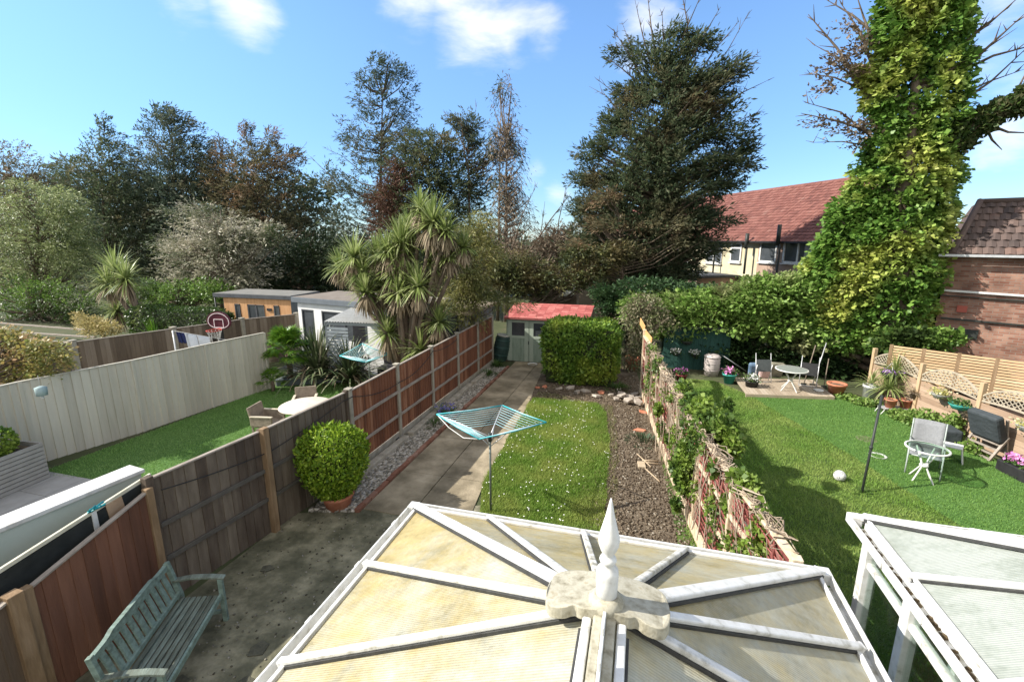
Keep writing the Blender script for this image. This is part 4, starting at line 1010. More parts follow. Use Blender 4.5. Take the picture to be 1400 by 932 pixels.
# --- brick house at right
H0 = A(1283,420,18); H0.z = 0; Hu = Vector((.91,-.41,0)).normalized(); Hn = Vector((-.41,-.91,0)).normalized()
O = H0; r = thing('brick_house', 'red brick house with dark brown tiled roof and pale wall pipes', 'house', O)
r.rotation_euler = (0,0,math.atan2(Hu.y,Hu.x))   # local x along the wall
EZ = 4.42
MB().span(0,9,0,7,-.1,EZ).build('wall', mkbrick('house_brick', (.22,.10,.07), (.33,.20,.15), (.25,.21,.18), 1, .225, .075, .008), r)
up = Vector((0,1,.95)).normalized(); L_ = 2.35
sl = MB()
rows = 8; rh = L_/rows
for i in range(rows):
    t0 = i*rh; xs = .02+t0*.22
    x = xs; 
    while x < 9:
        a = Vector((x,-.28,EZ-.1))+up*t0; n = Vector((0,-.95,1)).normalized(); a += n*random.uniform(0,.01); w_ = .235
        b = a+Vector((w_-.012,0,0)); c = b+up*(rh*1.15)-n*.035; d = a+up*(rh*1.15)-n*.035; m1 = (a+b)/2+n*.035; m2 = (c+d)/2+n*.035
        sl.add([a,m1,b,c,m2,d,a-n*.04,m1-n*.04,b-n*.04], [(0,1,4,5),(1,2,3,4),(6,7,1,0),(7,8,2,1)]); x += .235
n = Vector((0,-.95,1)).normalized(); a = Vector((.05,-.26,EZ-.12)); 
sl.slab([a, Vector((9,-.26,EZ-.12)), Vector((9,-.26,EZ-.12))+up*L_, a+up*L_+Vector((L_*.22,0,0))], n, .05)
top = Vector((9,-.26,EZ-.12))+up*L_; hp = a+up*L_+Vector((L_*.22,0,0))
sl.add([a, hp, Vector((hp.x, hp.y+2.6, hp.z)), Vector((.05, 7.2, EZ-.12))], [(0,1,2,3)])
sl.add([hp, top, top+Vector((0,2.6,0)), Vector((hp.x,hp.y+2.6,hp.z))], [(0,1,2,3)])
sl.build('roof', mtile2, r)
MB().tube([a+n*.04, hp+n*.06], .09, 8).tube([hp, top], .1, 8).build('ridge_tiles', mtile2, r)
MB().beam((-.25,-.33,EZ-.15),(9,-.33,EZ-.15),.10,.07).build('gutter', M['steel'], r)
MB().beam((-.05,-.06,3.18),(9,-.06,2.98),.06,.06).build('wall_pipe', mk('pale_pipe',[(.5,.5,.48),(.66,.65,.62)],5), r)
MB().beam((-.0,-.05,3.02),(9,-.05,2.84),.05,.03).build('wall_pipe', M['darkmetal'], r)
MB().beam((.1,-.05,2.30),(9,-.05,2.16),.05,.04).build('wall_pipe', M['darkmetal'], r)
MB().box((.55,-.02,2.62),(.24,.03,.2)).build('air_brick', mk('airbrick',[(.3,.07,.05),(.36,.1,.07)],6), r)
MB().box((.75,-.02,1.85),(.55,.04,.3)).build('vent', M['darkmetal'], r)
# slatted fence beyond the right fence
p0 = G(1222,474,1.75); p1 = G(1425,500,1.75); p0 = Vector((p0.x,p0.y,0)); p1 = Vector((p1.x,p1.y,0)); d = (p1-p0).normalized()
r = thing('slatted_fence', 'new orange timber horizontally slatted fence behind the arched lattice fence', 'fence', p0)
mb = MB(); mslat = mk('new_slat', [(.42,.27,.14),(.56,.39,.22),(.64,.48,.3)], 3, .75, .3, stretch=(.6,.6,5), island=.5)
ln = (p1-p0).length
for k in range(14): mb.beam(Vector((0,0,.80+k*.074)), d*ln+Vector((0,0,.80+k*.074)), .022, .046)
mb.build('slats', mslat, r)
for k in range(5): MB().box(d*(ln*k/4)+Vector((-.03,.05,.9)),(.08,.08,1.8),rz=math.atan2(d.y,d.x)).build('post', mpostw, r)
MB().beam(Vector((.1,.12,.4)), d*ln+Vector((.1,.12,.4)),.02,.9).build('shade_sheet', mk('painted_shade',[(.03,.02,.015),(.06,.04,.03)],5), r)  # dark sheet added to stand for the shadow below the slats

# --- timber garden room
r = thing('timber_garden_room', 'orange timber clad garden room with a charcoal flat roof and black glazed doors', 'garden room', (-16.95,15.75,0))
mclad = mk('orange_cladding', [(0.396,0.209,0.094),(0.528,0.297,0.143),(0.605,0.374,0.198)], 2.2, .7, .2, stretch=(5,5,.35), island=.0)
mb = MB(); W_ = 3.35; z0, z1 = 0, 2.36
cuts = [(.55,.82,.5),(1.22,2.05,.1),(2.52,2.78,.5)]
x = 0
while x < W_-.01:
    xc = x+.035; cz = [c for c in cuts if c[0] <= xc <= c[1]]
    if cz: mb.span(x,x+.066,-.012,.012,2.1,z1); mb.span(x,x+.066,-.012,.012,0,cz[0][2] if cz[0][2] > .2 else .12)
    else: mb.span(x,x+.066,-.012,.012,z0,z1)
    x += .07
mb.span(0,W_,.02,.05,0,.1); mb.build('front_wall', mclad, r)
for i, (a, b, c) in enumerate(cuts):
    f = MB(); f.span(a,a+.04,-.03,.02,c,2.1); f.span(b-.04,b,-.03,.02,c,2.1); f.span(a,b,-.03,.02,2.06,2.1)
    if i == 1: f.span((a+b)/2-.035,(a+b)/2+.035,-.03,.02,c,2.1)
    fo = f.build('door_frame' if i == 1 else 'window_frame', M['charcoal'], r); MB().span(a,b,-.01,.006,c,2.1).build('pane', M['glassdark'], fo)
MB().box((2.3,-.03,1.92),(.22,.04,.1)).build('wall_lamp', M['black'], r)
MB().span(W_,W_+.03,0,1.6,0,2.36).span(-.03,0,0,1.6,0,2.36).span(0,W_,1.57,1.6,0,2.36).build('side_wall', mk('grey_cladding',[(.07,.085,.095),(.11,.13,.14)],4,.8,.2,stretch=(1,1,.3)), r)
MB().span(-.45,W_+.12,-.10,1.7,2.36,2.52).build('roof', M['charcoal'], r, bevel=.01)
MB().span(-.4,W_+.08,-.07,1.66,2.52,2.53).build('roof_felt', mk('mossy_felt',[(.12,.12,.11),(.2,.19,.17)],3,.9,.3), r)
MB().tube([(-.4,-.05,0),(-.4,-.05,2.36)],.03,8).build('downpipe', M['darkmetal'], r)
# --- white garden room
c0, c1 = G(395,407,2.55), G(560,420,2.55); d = (c1-c0); W_ = d.length
r = thing('white_garden_room', 'white rendered garden room with grey flat roof and dark windows behind the spiky plants', 'garden room', (c0.x+.15,c0.y+.25,0), math.atan2(d.y,d.x))
W_ -= .3
mb = MB(); zt = 2.36
ops = [(.18,.85,.35,2.1),(1.25,3.5,1.05,2.1)]
mb.span(0,W_,0,.12,zt-.26,zt); mb.span(0,.18,0,.12,0,zt-.26); mb.span(.85,1.25,0,.12,0,zt-.26); mb.span(3.5,W_,0,.12,0,zt-.26); mb.span(.18,.85,0,.12,0,.35); mb.span(1.25,3.5,0,.12,0,1.05)
mb.span(0,.12,.12,2.1,0,zt); mb.span(W_-.12,W_,.12,2.1,0,zt); mb.span(.12,W_-.12,1.98,2.1,0,zt)
mb.build('wall', mk('white_paint_wall',[(.62,.62,.6),(.74,.74,.72)],2,.8,.1), r)
for a, b, c, e in ops:
    f = MB(); f.span(a,a+.05,.0,.06,c,e); f.span(b-.05,b,.0,.06,c,e); f.span(a,b,.0,.06,e-.05,e); f.span(a,b,.0,.06,c,c+.05)
    if b-a > 1: f.span((a+b)/2,(a+b)/2+.05,0,.06,c,e)
    fo = f.build('window_frame', M['charcoal'], r); MB().span(a,b,.035,.045,c,e).build('pane', M['glassdark'], fo)
    if b-a > 1: MB().span(a+.1,a+.35,.15,.17,c,e).span(a+1.5,a+1.9,.15,.17,c,e).build('curtain', M['plasticwhite'], fo)
MB().span(-.2,W_+.3,-.12,2.3,zt,zt+.2).build('roof', mk('slate_fascia',[(.10,.115,.13),(.15,.17,.19)],4), r, bevel=.01)
MB().span(-.15,W_+.25,-.08,2.25,zt+.2,zt+.21).build('roof_felt', mk('brown_felt',[(.13,.11,.09),(.22,.19,.16)],3,.9,.3), r)
# awning shelter
r = thing('garden_shelter', 'grey open fronted shelter with a white corrugated roof beside the palm like tree', 'shelter', (-9.95,12.95,0), .06)
mb = MB(); W_, D_ = 2.6, 1.7
for k in range(26):
    x0 = W_*k/26; mb.add([(x0,-.05,2.12),(x0+W_/52,-.05,2.15),(x0+W_/26,-.05,2.12),(x0+W_/26,D_,2.33),(x0+W_/52,D_,2.36),(x0,D_,2.33)],[(0,1,4,5),(1,2,3,4)])
mb.build('roof', M['plasticwhite'], r)
for x in (.05,W_-.05):
    MB().span(x-.04,x+.04,0,.08,0,2.1).build('post', mk('grey_post',[(.16,.18,.19),(.24,.26,.27)],4), r)
MB().span(0,W_,0,.06,2.02,2.11).span(0,W_,D_-.1,D_,2.22,2.31).build('beam', mk('grey_beam',[(.18,.2,.21),(.26,.28,.29)],4), r)
s_ = MB()
for k in range(17): s_.span(.1,.85,-.02,.0,.1+k*.11,.18+k*.11)
s_.build('louvre_panel', mk('grey_louvre',[(.2,.23,.25),(.3,.33,.35)],4), r)
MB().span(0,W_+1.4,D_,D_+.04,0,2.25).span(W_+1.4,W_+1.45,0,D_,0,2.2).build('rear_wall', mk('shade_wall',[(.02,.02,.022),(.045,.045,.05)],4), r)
MB().span(1.4,2.5,.7,1.3,.0,.45).span(1.4,2.5,1.2,1.35,.45,.85).build('bench_seat', mk('dark_cushion',[(.03,.03,.035),(.07,.07,.075)],5,.9), r, bevel=.03)
# lean-to with flat roof beyond our fence end
r = thing('flat_roof_shed', 'grey panelled shed with leaf littered flat roof beyond the far end of the brown fence', 'shed', (-7.6,15.0,0))
MB().span(0,1.95,0,2.6,0,2.2).build('wall', mk('grey_panels',[(.10,.10,.095),(.2,.2,.19)],2.5,.9,.3,stretch=(3,3,.5)), r)
MB().span(-.1,2.1,-.15,2.8,2.2,2.3).build('roof', mk('leafy_felt',[(.14,.11,.075),(.26,.21,.15),(.34,.29,.22)],5,.95,.6,bscale=30), r)
MB().span(.9,1.9,-.04,-.01,1.55,2.1).build('pale_panel', mk('pale_panel',[(.3,.3,.28),(.42,.42,.4)],4,.9), r)

# --- left garden
P = [G(-30,540,1.85),G(40,519,1.85),G(185,495,1.85),G(285,473,1.85),G(368,463,1.85)]
P = [(-12.5,4.3,1.85),(-12.42,6.3,1.85),(-11.95,8.25,1.85),(-11.75,10.1,1.85),(-11.45,11.95,1.85)]
board_fence('pale grey painted board fence on the far side of the left garden', P, mgreyb, mgreyb, mgreyb, 1, .155, (), post=.08, post_up=.0)
board_fence('grey brown far board fence with concrete posts behind the washing and basketball hoop', [(-17.0,7.2,1.8),(-15.98,9.5,1.8),(-15.1,11.9,1.8),(-14.35,14.0,1.8),(-13.25,15.6,1.8)], mbrownb, mconcp, rail_l, 1, .12, (), post=.13, postcap=True)
r = thing('garden_wall', 'white rendered garden wall with a pale coping beside the patio of the left garden', 'wall', (-6.4,4.2,0))
a, b = AX(180,640,-6.35), AX(0,722,-6.6); a0 = Vector((-6.45,4.25,0)); b0 = Vector((-6.75,1.6,0)); r.location = a0
MB().beam(Vector((0,0,.86)), b0-a0+Vector((0,0,.86)), .24, 1.72).build('wall', mk('pale_sage_render',[(.36,.41,.35),(.47,.51,.45)],2,.85,.15), r, bevel=.01)
MB().beam(Vector((0,.03,1.745)), b0-a0+Vector((0,0,1.745)), .32, .05).build('coping', mk('stained_coping',[(.36,.35,.31),(.52,.51,.48),(.62,.62,.59)],3.5,.8,.2,pos=[.3,.45,.6]), r, bevel=.008)
# planter
r = thing('planter_box', 'grey slatted planter with a trimmed shrub by the pale fence at the left edge', 'planter', (-11.75,5.0,0), .08)
s_ = MB()
for k in range(9):
    z = .04+k*.085; s_.span(-.42,.42,-.9,-.87,z,z+.07); s_.span(-.42,.42,.87,.9,z,z+.07); s_.span(.39,.42,-.87,.87,z,z+.07); s_.span(-.42,-.39,-.87,.87,z,z+.07)
s_.build('slats', mk('grey_planter',[(.26,.25,.23),(.34,.33,.31)],5), r)
MB().span(-.38,.38,-.86,.86,.0,.7).build('soil', msoil, r)
lobes_leaves([((-11.75,4.7,.95),(.4,.4,.3),1),((-11.75,5.3,.95),(.38,.45,.32),1)], 3500, .07, .05, mprivet, 'foliage', r, Vector(r.location))
# patio set
def rattan():
    return mk('rattan', [(.16,.13,.095),(.27,.22,.17),(.34,.29,.22)], 9, .85, .5, bscale=80)
mrat = rattan()
r = thing('round_table', 'round beige rattan garden table between two chairs on the left artificial lawn', 'table', G(400,560,.70)*1)
r.location = (-7.85,9.25,0)
MB().lathe([(.0,.72),(.60,.72),(.62,.735),(.62,.75),(.60,.76),(0,.76)], n=32, cap=False).build('table_top', mk('beige_table',[(.45,.40,.32),(.58,.53,.45)],6), r)
MB().lathe([(.3,.0),(.32,.02),(.12,.3),(.12,.7)], n=16).build('base', mrat, r)
def rchair(loc, rz, label, first=[None]):
    if first[0]: return dup(first[0], loc, rz, label)
    r = thing('rattan_chair', label, 'chair', loc, rz, 'rattan chairs of the left garden'); first[0] = r
    MB().span(-.27,.27,-.27,.25,.38,.44).build('seat', mrat, r, bevel=.015)
    b = MB(); b.box((0,.27,.62),(.54,.05,.5),rx=-.2); b.build('backrest', mrat, r, bevel=.012)
    for s_ in (-1,1):
        MB().span(s_*.27-.025,s_*.27+.025,-.27,.27,.42,.64).build('arm_side', mrat, r, bevel=.012)
        MB().span(s_*.27-.035,s_*.27+.035,-.29,.27,.64,.67).build('armrest', mk('pale_rattan_arm',[(.4,.35,.26),(.5,.45,.35)],9), r, bevel=.01)
        for y in (-.24,.24): MB().span(s_*.25-.02,s_*.25+.02,y-.02,y+.02,0,.4).build('leg', mrat, r)
    return r
rchair((-8.45,9.95,0), .55, 'rattan chair on the far side of the round table, back to the pale fence')
rchair((-8.55,8.75,0), 1.75, 'rattan chair with high curled back on the near left side of the round table')
tag(MB().box((0,0,.2),(.3,.24,.4)).build('plastic_crate', M['plasticwhite'], bevel=.02), 'white plastic box on the sunny grass beside the near rattan chair', 'box').location = (-7.75,7.35,0)
# phormium bed
r = thing('raised_bed', 'slate grey raised bed edging along the far end of the left lawn', 'edging', (-11.4,12.2,0))
MB().beam((0,0,.12),(2.5,1.3,.12),.08,.24).beam((0,0,.12),(-.0,.9,.12),.08,.24).build('edging', mk('slate_edge',[(.09,.11,.12),(.16,.19,.2)],4), r, bevel=.008)
mphor = mkleaf('phormium_leaf', [(.035,.055,.025),(.07,.10,.045),(.12,.15,.07),(.34,.32,.22)], trans=.15, rough=.35)
mpalm = mkleaf('palm_leaf', [(.05,.13,.015),(.10,.21,.02),(.17,.29,.03)], trans=.3, rough=.4)
mcord = mkleaf('cordyline_leaf', [(.12,.17,.05),(.21,.27,.08),(.32,.38,.13),(.46,.49,.26)], trans=.35, rough=.38)
mdead = mkleaf('dead_leaf', [(.17,.125,.08),(.29,.23,.15),(.38,.31,.21)], trans=.2, rough=.8)
for c, n_, L_, lb in (((-10.35,12.95,.1),330,1.8,'largest dark spiky flax plant with arching sword leaves in the raised bed'),((-9.2,13.0,.1),220,1.5,'spiky flax plant with drooping pale leaf tips at the right of the raised bed')):
    r = thing('flax_plant', lb, 'plant', c); sword(n_, (0,0,0), L_, .10, .9, mphor, 'leaves', r, spread=.18, elev=(.55,1.5), segs=6)
    sword(26, (0,0,.1), L_*.85, .07, 2.6, mdead, 'drooping_leaves', r, spread=.2, elev=(.7,1.2), segs=7)
def fan_palm(name, label, base, h, R_, n, m, tr=.09, skirt=0, heads=1):
    r = thing(name, label, 'palm', base)
    MB().tube([(0,0,0),(.03,0,h*.5),(0,0,h)], [tr*1.2,tr,tr*.9], 10).build('trunk', M['bark'], r)
    acc = []
    # each frond: a stalk with a fan of narrow blades
    st = MB(); Vs = []
    for i in range(n):
        az = random.random()*6.283; el = random.uniform(-.25,1.4); d = Vector((math.cos(el)*math.cos(az), math.cos(el)*math.sin(az), math.sin(el)))
        l = R_*.55; hub = Vector((0,0,h))+d*l-Vector((0,0,.06*l)); st.tube([(0,0,h), hub], .012, 4, False)
        k = 22; side = d.cross(Vector((0,0,1))); side = side.normalized() if side.length > .01 else Vector((1,0,0)); upv = side.cross(d)
        for j in range(k):
            a = -1.5+3.0*j/(k-1); dd = d*math.cos(a)+side*math.sin(a)+upv*random.uniform(-.1,.1); ln = R_*.5*(1-.12*abs(a))*random.uniform(.85,1.1)
            dd.normalize(); w_ = R_*.03; p0 = hub; p1 = hub+dd*ln*.55; p2 = p1+(dd-Vector((0,0,.6))).normalized()*ln*.45
            pr = dd.cross(upv).normalized()*w_
            Vs += [p0, p0, p1-pr, p1+pr, p1+pr, p1-pr, p2, p2]
    V = np.array([tuple(v) for v in Vs], dtype=np.float32); quads = V.reshape(-1,4,3)
    # triangles as two faces
    tri = np.concatenate([quads[0::2][:,[0,2,3]], quads[1::2][:,[0,1,2]]], 0)
    quads_obj('fronds', tri.reshape(-1,3), m, r, nper=3)
    st.build('stalks', mpalm, r)
    if skirt: sword(skirt, (0,0,h-.05), R_*.7, .04, .6, mdead, 'dead_fronds', r, elev=(-1.3,-.6), spread=.1)
    return r
fan_palm('windmill_palm', 'bright green bushy fan palm at the end of the pale grey fence', (-11.2,12.6,0), 1.15, .95, 46, mpalm)
fan_palm('windmill_palm', 'small lime fan palm low in front of the pale fence end', (-11.15,11.75,0), .35, .55, 12, mpalm, .05)
def cordyline(label, base, heads, Y, trunk_r=.11, lw=.07, n=170, skirt=150):
    r = thing('cabbage_palm', label, 'palm tree', base); B = Vector(base)
    tk = MB(); A_, D_ = [], []
    mainz = min(A(h[0],h[1],Y).z for h in heads)*.6
    for (px, py, rp) in heads:
        if len(heads) > 8 and py < 340: py += 16
        c = A(px, py, Y+random.uniform(-.5,.5)); R_ = rp*pxm(c)*.90
        lo = Vector((B.x*.6+c.x*.4, c.y*.5+B.y*.5, max(.3, c.z*.5)))
        tk.tube([B-B, lo-B+Vector((0,0,0)), (lo*.35+c*.65)-B, c-B], [trunk_r, trunk_r*.7, trunk_r*.5, trunk_r*.42], 8)
        sword(n, tuple(c-B), R_, lw, .42, mcord, 'x', None, spread=.07, elev=(-.55,1.5), segs=5, add=A_)
        if skirt: sword(skirt, tuple(c-B-Vector((0,0,.12))), R_*.9, lw*.9, .9, mdead, 'x', None, spread=.06, elev=(-1.5,-.5), segs=4, add=D_)
    tk.build('trunk', M['bark'], r)
    o = quads_obj('leaves', np.vstack(A_), mcord, r); bpy_merge(o)
    if D_: o = quads_obj('dead_leaves', np.vstack(D_), mdead, r); bpy_merge(o)
    return r
cordyline('tall many headed cabbage palm with shaggy dead skirts behind the brown fence', (-7.0,12.9,0),
    [(592,288,44),(548,318,46),(603,318,38),(484,352,42),(497,372,36),(540,372,46),(572,392,38),(515,335,34),(634,322,26),(558,440,44),(522,392,40),(575,478,38),(600,440,30),(545,400,36),(560,300,36),(530,345,36),(575,270,32),(610,300,34),(500,400,34),(545,425,38),(590,360,40),(615,350,30),(530,455,38),(598,470,32),(465,365,30),(552,350,38)], 13.2)
cordyline('bright cabbage palm with one round head above the far left fence', (-20.6,15.2,0), [(158,372,44),(172,382,38),(148,388,34),(160,425,34)], 15.4, .16, .07, 150, 60)
# washing line, hoop
r = thing('washing_line', 'washing line in the far left yard behind the pale fence', 'washing line', (-13.3,10.8,0))
pa, pb = AX(236,452,-12.9), AX(352,470,-12.5)
MB().tube([pa-Vector(r.location), (pa+pb)/2-Vector(r.location)-Vector((0,0,.03)), pb-Vector(r.location)], .008, 4).build('line', M['plasticwhite'], r)
for p in (pa, pb): MB().tube([Vector((p.x,p.y,0))-Vector(r.location), p-Vector(r.location)], .02, 6).build('post', M['steel'], r)
def cloth(x0, x1, drop, m, label, name='hanging_cloth', cat='laundry', seed=0):
    mb = MB(); N = 8; K = 6; rows = []
    for i in range(N+1):
        p = pa.lerp(pb, (x0+(x1-x0)*i/N)); p.z -= .02
        rows.append([p+Vector((.0,.03*math.sin(i*1.9+seed)+.01*k, -drop*k/K*(1-.1*abs(math.sin(i+seed))))) for k in range(K+1)])
    vs = [v for r_ in rows for v in r_]; fs = [(i*(K+1)+k, (i+1)*(K+1)+k, (i+1)*(K+1)+k+1, i*(K+1)+k+1) for i in range(N) for k in range(K)]
    mb.add(vs, fs, True); o = mb.build(name, m); sm = o.modifiers.new('s','SOLIDIFY'); sm.thickness = .006; tag(o, label, cat); return o
def fab(n_, c): return mk(n_, [tuple(v*.8 for v in c), c], 8, .9, .1, trans=.2)
cloth(.03,.11,.34, fab('navy_cloth',(.03,.04,.13)), 'navy garment hanging at the left end of the washing line', 'hanging_shirt')
cloth(.12,.24,.55, fab('white_cloth',(.68,.72,.78)), 'white sheet hanging next to the navy garment')
cloth(.245,.40,.50, fab('white_cloth_b',(.66,.70,.76)), 'second white sheet hanging to the right of the first', seed=2)
for i, (x, c, w_) in enumerate([(.42,(.04,.035,.03),'black'),(.50,(.06,.06,.09),'dark blue'),(.58,(.3,.1,.12),'maroon'),(.65,(.1,.12,.3),'blue'),(.72,(.5,.5,.5),'pale grey'),(.79,(.25,.3,.4),'slate blue')]):
    cloth(x, x+.05, .17 if i else .3, fab('sock_'+str(i), c), w_+' sock or small garment pegged on the washing line', 'hanging_sock', 'laundry', seed=i)
def hoop():
    c = A(299,440,12.6); r = thing('basketball_hoop', 'maroon basketball backboard with white rim lines and net on a black pole', 'basketball hoop', (c.x,c.y,0), .12)
    z = c.z; mb = MB(); n = 24; w_, h_ = .47, .36
    pts = [(w_*math.cos(6.283*k/n), h_*math.sin(6.283*k/n)*(1 if math.sin(6.283*k/n) > 0 else .75)) for k in range(n)]
    f = [(x,0,z+y) for x, y in pts]; mb.slab(f, (0,-1,0), .03); mb.build('backboard', mk('maroon_board',[(.06,.012,.02),(.09,.02,.03)],5,.4,0), r)
    def ring(sx, sz, nm, m, sq=False, cz=0, rad=.011):
        t = MB()
        q = [(sx*.5*a,-.012,z+cz+sz*.5*b) for a, b in ((-1,-1),(1,-1),(1,1),(-1,1),(-1,-1))] if sq else [(x*sx,-.012,z+y*sz) for x, y in pts+pts[:1]]
        for p, q_ in zip(q[:-1], q[1:]): t.beam(p, q_, rad*2, .01, (0,-1,0))
        t.build(nm, m, r)
    mw = mk('board_line',[(.6,.5,.5),(.75,.66,.66)],5,.5,0)
    ring(.84,.84,'outline', mw); ring(.34,.28,'target_square', mw, True, -.05)
    t = MB(); hc = Vector((.02,-.28,z-.24))
    t.tube([hc+Vector((.23*math.cos(6.283*k/20), .23*math.sin(6.283*k/20), 0)) for k in range(21)], .012, 6, False); t.beam((0,0,z-.24),(0.02,-.06,z-.24),.1,.04)
    t.build('rim', mk('rim_red',[(.45,.05,.04),(.5,.08,.06)],5), r)
    t = MB()
    for k in range(12):
        for s_ in (-1,1):
            a = 6.283*k/12; t.tube([hc+Vector((.23*math.cos(a),.23*math.sin(a),0)), hc+Vector((.16*math.cos(a+s_*.35),.16*math.sin(a+s_*.35),-.22)), hc+Vector((.12*math.cos(a+s_*.6),.12*math.sin(a+s_*.6),-.42))], .007, 4, False)
    t.build('net', M['plasticwhite'], r)
    MB().beam((0,.1,0),(0,.06,z-.1),.08,.08,(0,1,0)).build('pole', M['black'], r)
hoop()
# bird feeder in left garden
r = thing('bird_feeder', 'pale teal hanging feeder in front of the pale fence under the yellow foliage', 'feeder', A(56,533,6.1))
MB().lathe([(.02,-.12),(.09,-.11),(.10,.05),(.03,.08)], n=14).build('bowl', mk('pale_teal',[(.22,.3,.3),(.3,.38,.38)],5), r)
MB().tube([(0,0,.07),(0,0,.30)], .004, 4).build('hanger', M['steel'], r); MB().blob((0,0,-.16),.03,8,6).build('ball', M['plasticwhite'], r)
# far pergola slats
r = thing('slatted_pergola', 'grey flat slatted pergola beyond the far left fence', 'pergola', A(60,455,12).xy.to_3d())
O = Vector(r.location)
for k in range(6):
    p = A(-20,440+k*11,15.5-k*.9)-O; q = A(130,452+k*9,15.5-k*.9)-O
    MB().beam(p, q, .12, .05).build('slat', M['timber_grey'], r)
MB().box(A(40,480,13)-O+Vector((0,.3,-.3)),(.1,.1,1.4)).build('post', M['timber_grey'], r)
# laid-down rotary airer in left garden
c = G(518,500,.9)
airer((-8.0,12.35,0), 'small white rotary airer with lopsided folded arms near the shelter', 1, h=1.15, arms=[(-.95,-.1,1.2),(-.35,.25,1.55),(.5,.35,1.25),(.15,-.4,1.15)])
# ================= right garden =================
mfence = mk('honey_weathered_boards', [(.20,.13,.085),(.33,.23,.155),(.42,.31,.22)], 3, .85, .4, stretch=(.6,.6,5), island=.5)
mlatt = mk('pale_lattice', [(.30,.25,.18),(.42,.37,.28)], 5, .8, .1)
FP = [(7.0,16.3),(7.42,14.6),(7.83,12.95),(8.24,11.3),(8.65,9.65),(9.06,8.0)]
r = thing('lattice_fence', 'honey brown boarded fence with arched lattice tops down the right side of the right lawn', 'fence', (7.42,14.6,0)); O = Vector(r.location)
for i in range(len(FP)-1):
    a, b = Vector((*FP[i],0)), Vector((*FP[i+1],0)); d = (b-a); ln = d.length; d.normalize()
    mb = MB()
    for k in range(8): mb.beam(a-O+Vector((0,0,.08+k*.128)), b-O+Vector((0,0,.08+k*.128)), .02, .122)
    mb.build('panel', mfence, r)
    lt = MB(); N = 14; top = lambda t: 1.14+.36*math.sin(PI*t)**.8+.03; bot = lambda t: 1.08+.06*math.sin(PI*t)
    A_ = [a-O+d*(ln*t)+Vector((0,0,top(t))) for t in [k/N for k in range(N+1)]]; B_ = [a-O+d*(ln*t)+Vector((0,0,bot(t))) for t in [k/N for k in range(N+1)]]
    for p, q in list(zip(A_[:-1],A_[1:]))+list(zip(B_[:-1],B_[1:])): lt.beam(p, q, .035, .035)
    fr = lt.build('lattice_frame', mlatt, r)
    sl = MB()
    for k in range(-4, 18, 1):
        for s_ in (1,-1):
            pts = []
            for j in range(21):
                t = j/20; u = (k/14+s_*t*.35) if s_ > 0 else (k/14+.1-t*.35)
                z = 1.06+t*.5
                if 0 < u < 1 and bot(u) <= z <= top(u): pts.append(a-O+d*(ln*u)+Vector((0,0,z)))
            if len(pts) > 1: sl.beam(pts[0], pts[-1], .010, .017)
    if sl.v: sl.build('lattice', mlatt, fr)
for x, y in FP:
    MB().box(Vector((x,y,.76))-O,(.10,.10,1.52),rz=.2).build('post', mpostw if False else mk('honey_post',[(.36,.25,.14),(.5,.37,.23)],4,.8,.3,stretch=(3,3,.5)), r, bevel=.008)
def basket(nm, lb, x, y, z, rr, mpot, fl=None, chain=True, kind='hang', mleaf=None):
    r = thing('hanging_basket' if kind == 'hang' else 'wall_planter', lb, 'hanging basket' if kind == 'hang' else 'wall planter', (x,y,z), .25, 'baskets on the lattice fence' if x > 5 else 'baskets on the green shed')
    if kind == 'hang': MB().lathe([(.04,-rr*.62),(rr*.6,-rr*.5),(rr,0),(rr*1.04,.02),(rr*.95,.02)], n=18).build('pot', mpot, r)
    else: MB().lathe([(.04,-rr*.6),(rr*.7,-rr*.45),(rr,0),(rr*1.04,.02),(rr*.95,.0)], n=18).build('pot', mpot, r)
    if chain:
        t = MB()
        for k in range(3): t.tube([(rr*math.cos(2.1*k),rr*math.sin(2.1*k),0),(0,0,rr*1.7)], .006, 4)
        t.build('chain', M['steel'], r)
    n = 260; c = np.array([0,0,.03]); P = RNG.normal(size=(n,3))*np.array([rr*.5,rr*.5,.05])+c
    quads_obj('foliage', leafquads(P, rnd_dir(n)+np.array([0,0,.6]), rnd_dir(n), np.full(n,.07), np.full(n,.04)), mleaf or mtuft, r)
    if fl:
        n = 160; P = RNG.normal(size=(n,3))*np.array([rr*.45,rr*.45,.03])+np.array([0,0,.09])
        o = quads_obj('flowers', leafquads(P, rnd_dir(n), rnd_dir(n), np.full(n,.06), np.full(n,.05)), fl, r); o['kind'] = 'stuff'
    return r
mpurple = mk('purple_petal',[(.28,.12,.42),(.5,.32,.62)],9,.7,0); mpink = mk('pink_petal',[(.55,.12,.4),(.72,.35,.6)],9,.7,0); mwhitef = mk('white_petal',[(.6,.6,.55),(.8,.8,.78)],9,.7,0)
mstone = mk('stone_pot',[(.22,.22,.2),(.34,.34,.31)],6,.8,.2); myel = mkleaf('yellow_leaf',[(.35,.32,.07),(.5,.48,.2),(.6,.58,.4)])
def onf(y, off=-.2): return float(np.interp(-y, [-16.3,-8.0], [7.0,9.06]))+off
basket('b','dark hanging basket of purple flowers on the farthest lattice panel', onf(15.3),15.3,.98,.22,M['darkmetal'],mpurple)
basket('b','stone coloured wall basket with a yellow leafed plant on the second lattice panel', onf(13.75,-.16),13.75,.93,.19,mstone,None,False,'wall',myel)
basket('b','turquoise wire wall basket to the right of the stone coloured one', onf(13.2,-.16),13.2,.86,.22,M['tealpot'],None,False,'wall')
basket('b','stone coloured wall basket with pale leaves at the right edge above the pink flowers', onf(11.75,-.16),11.6,.98,.24,mstone,None,False,'wall',myel)
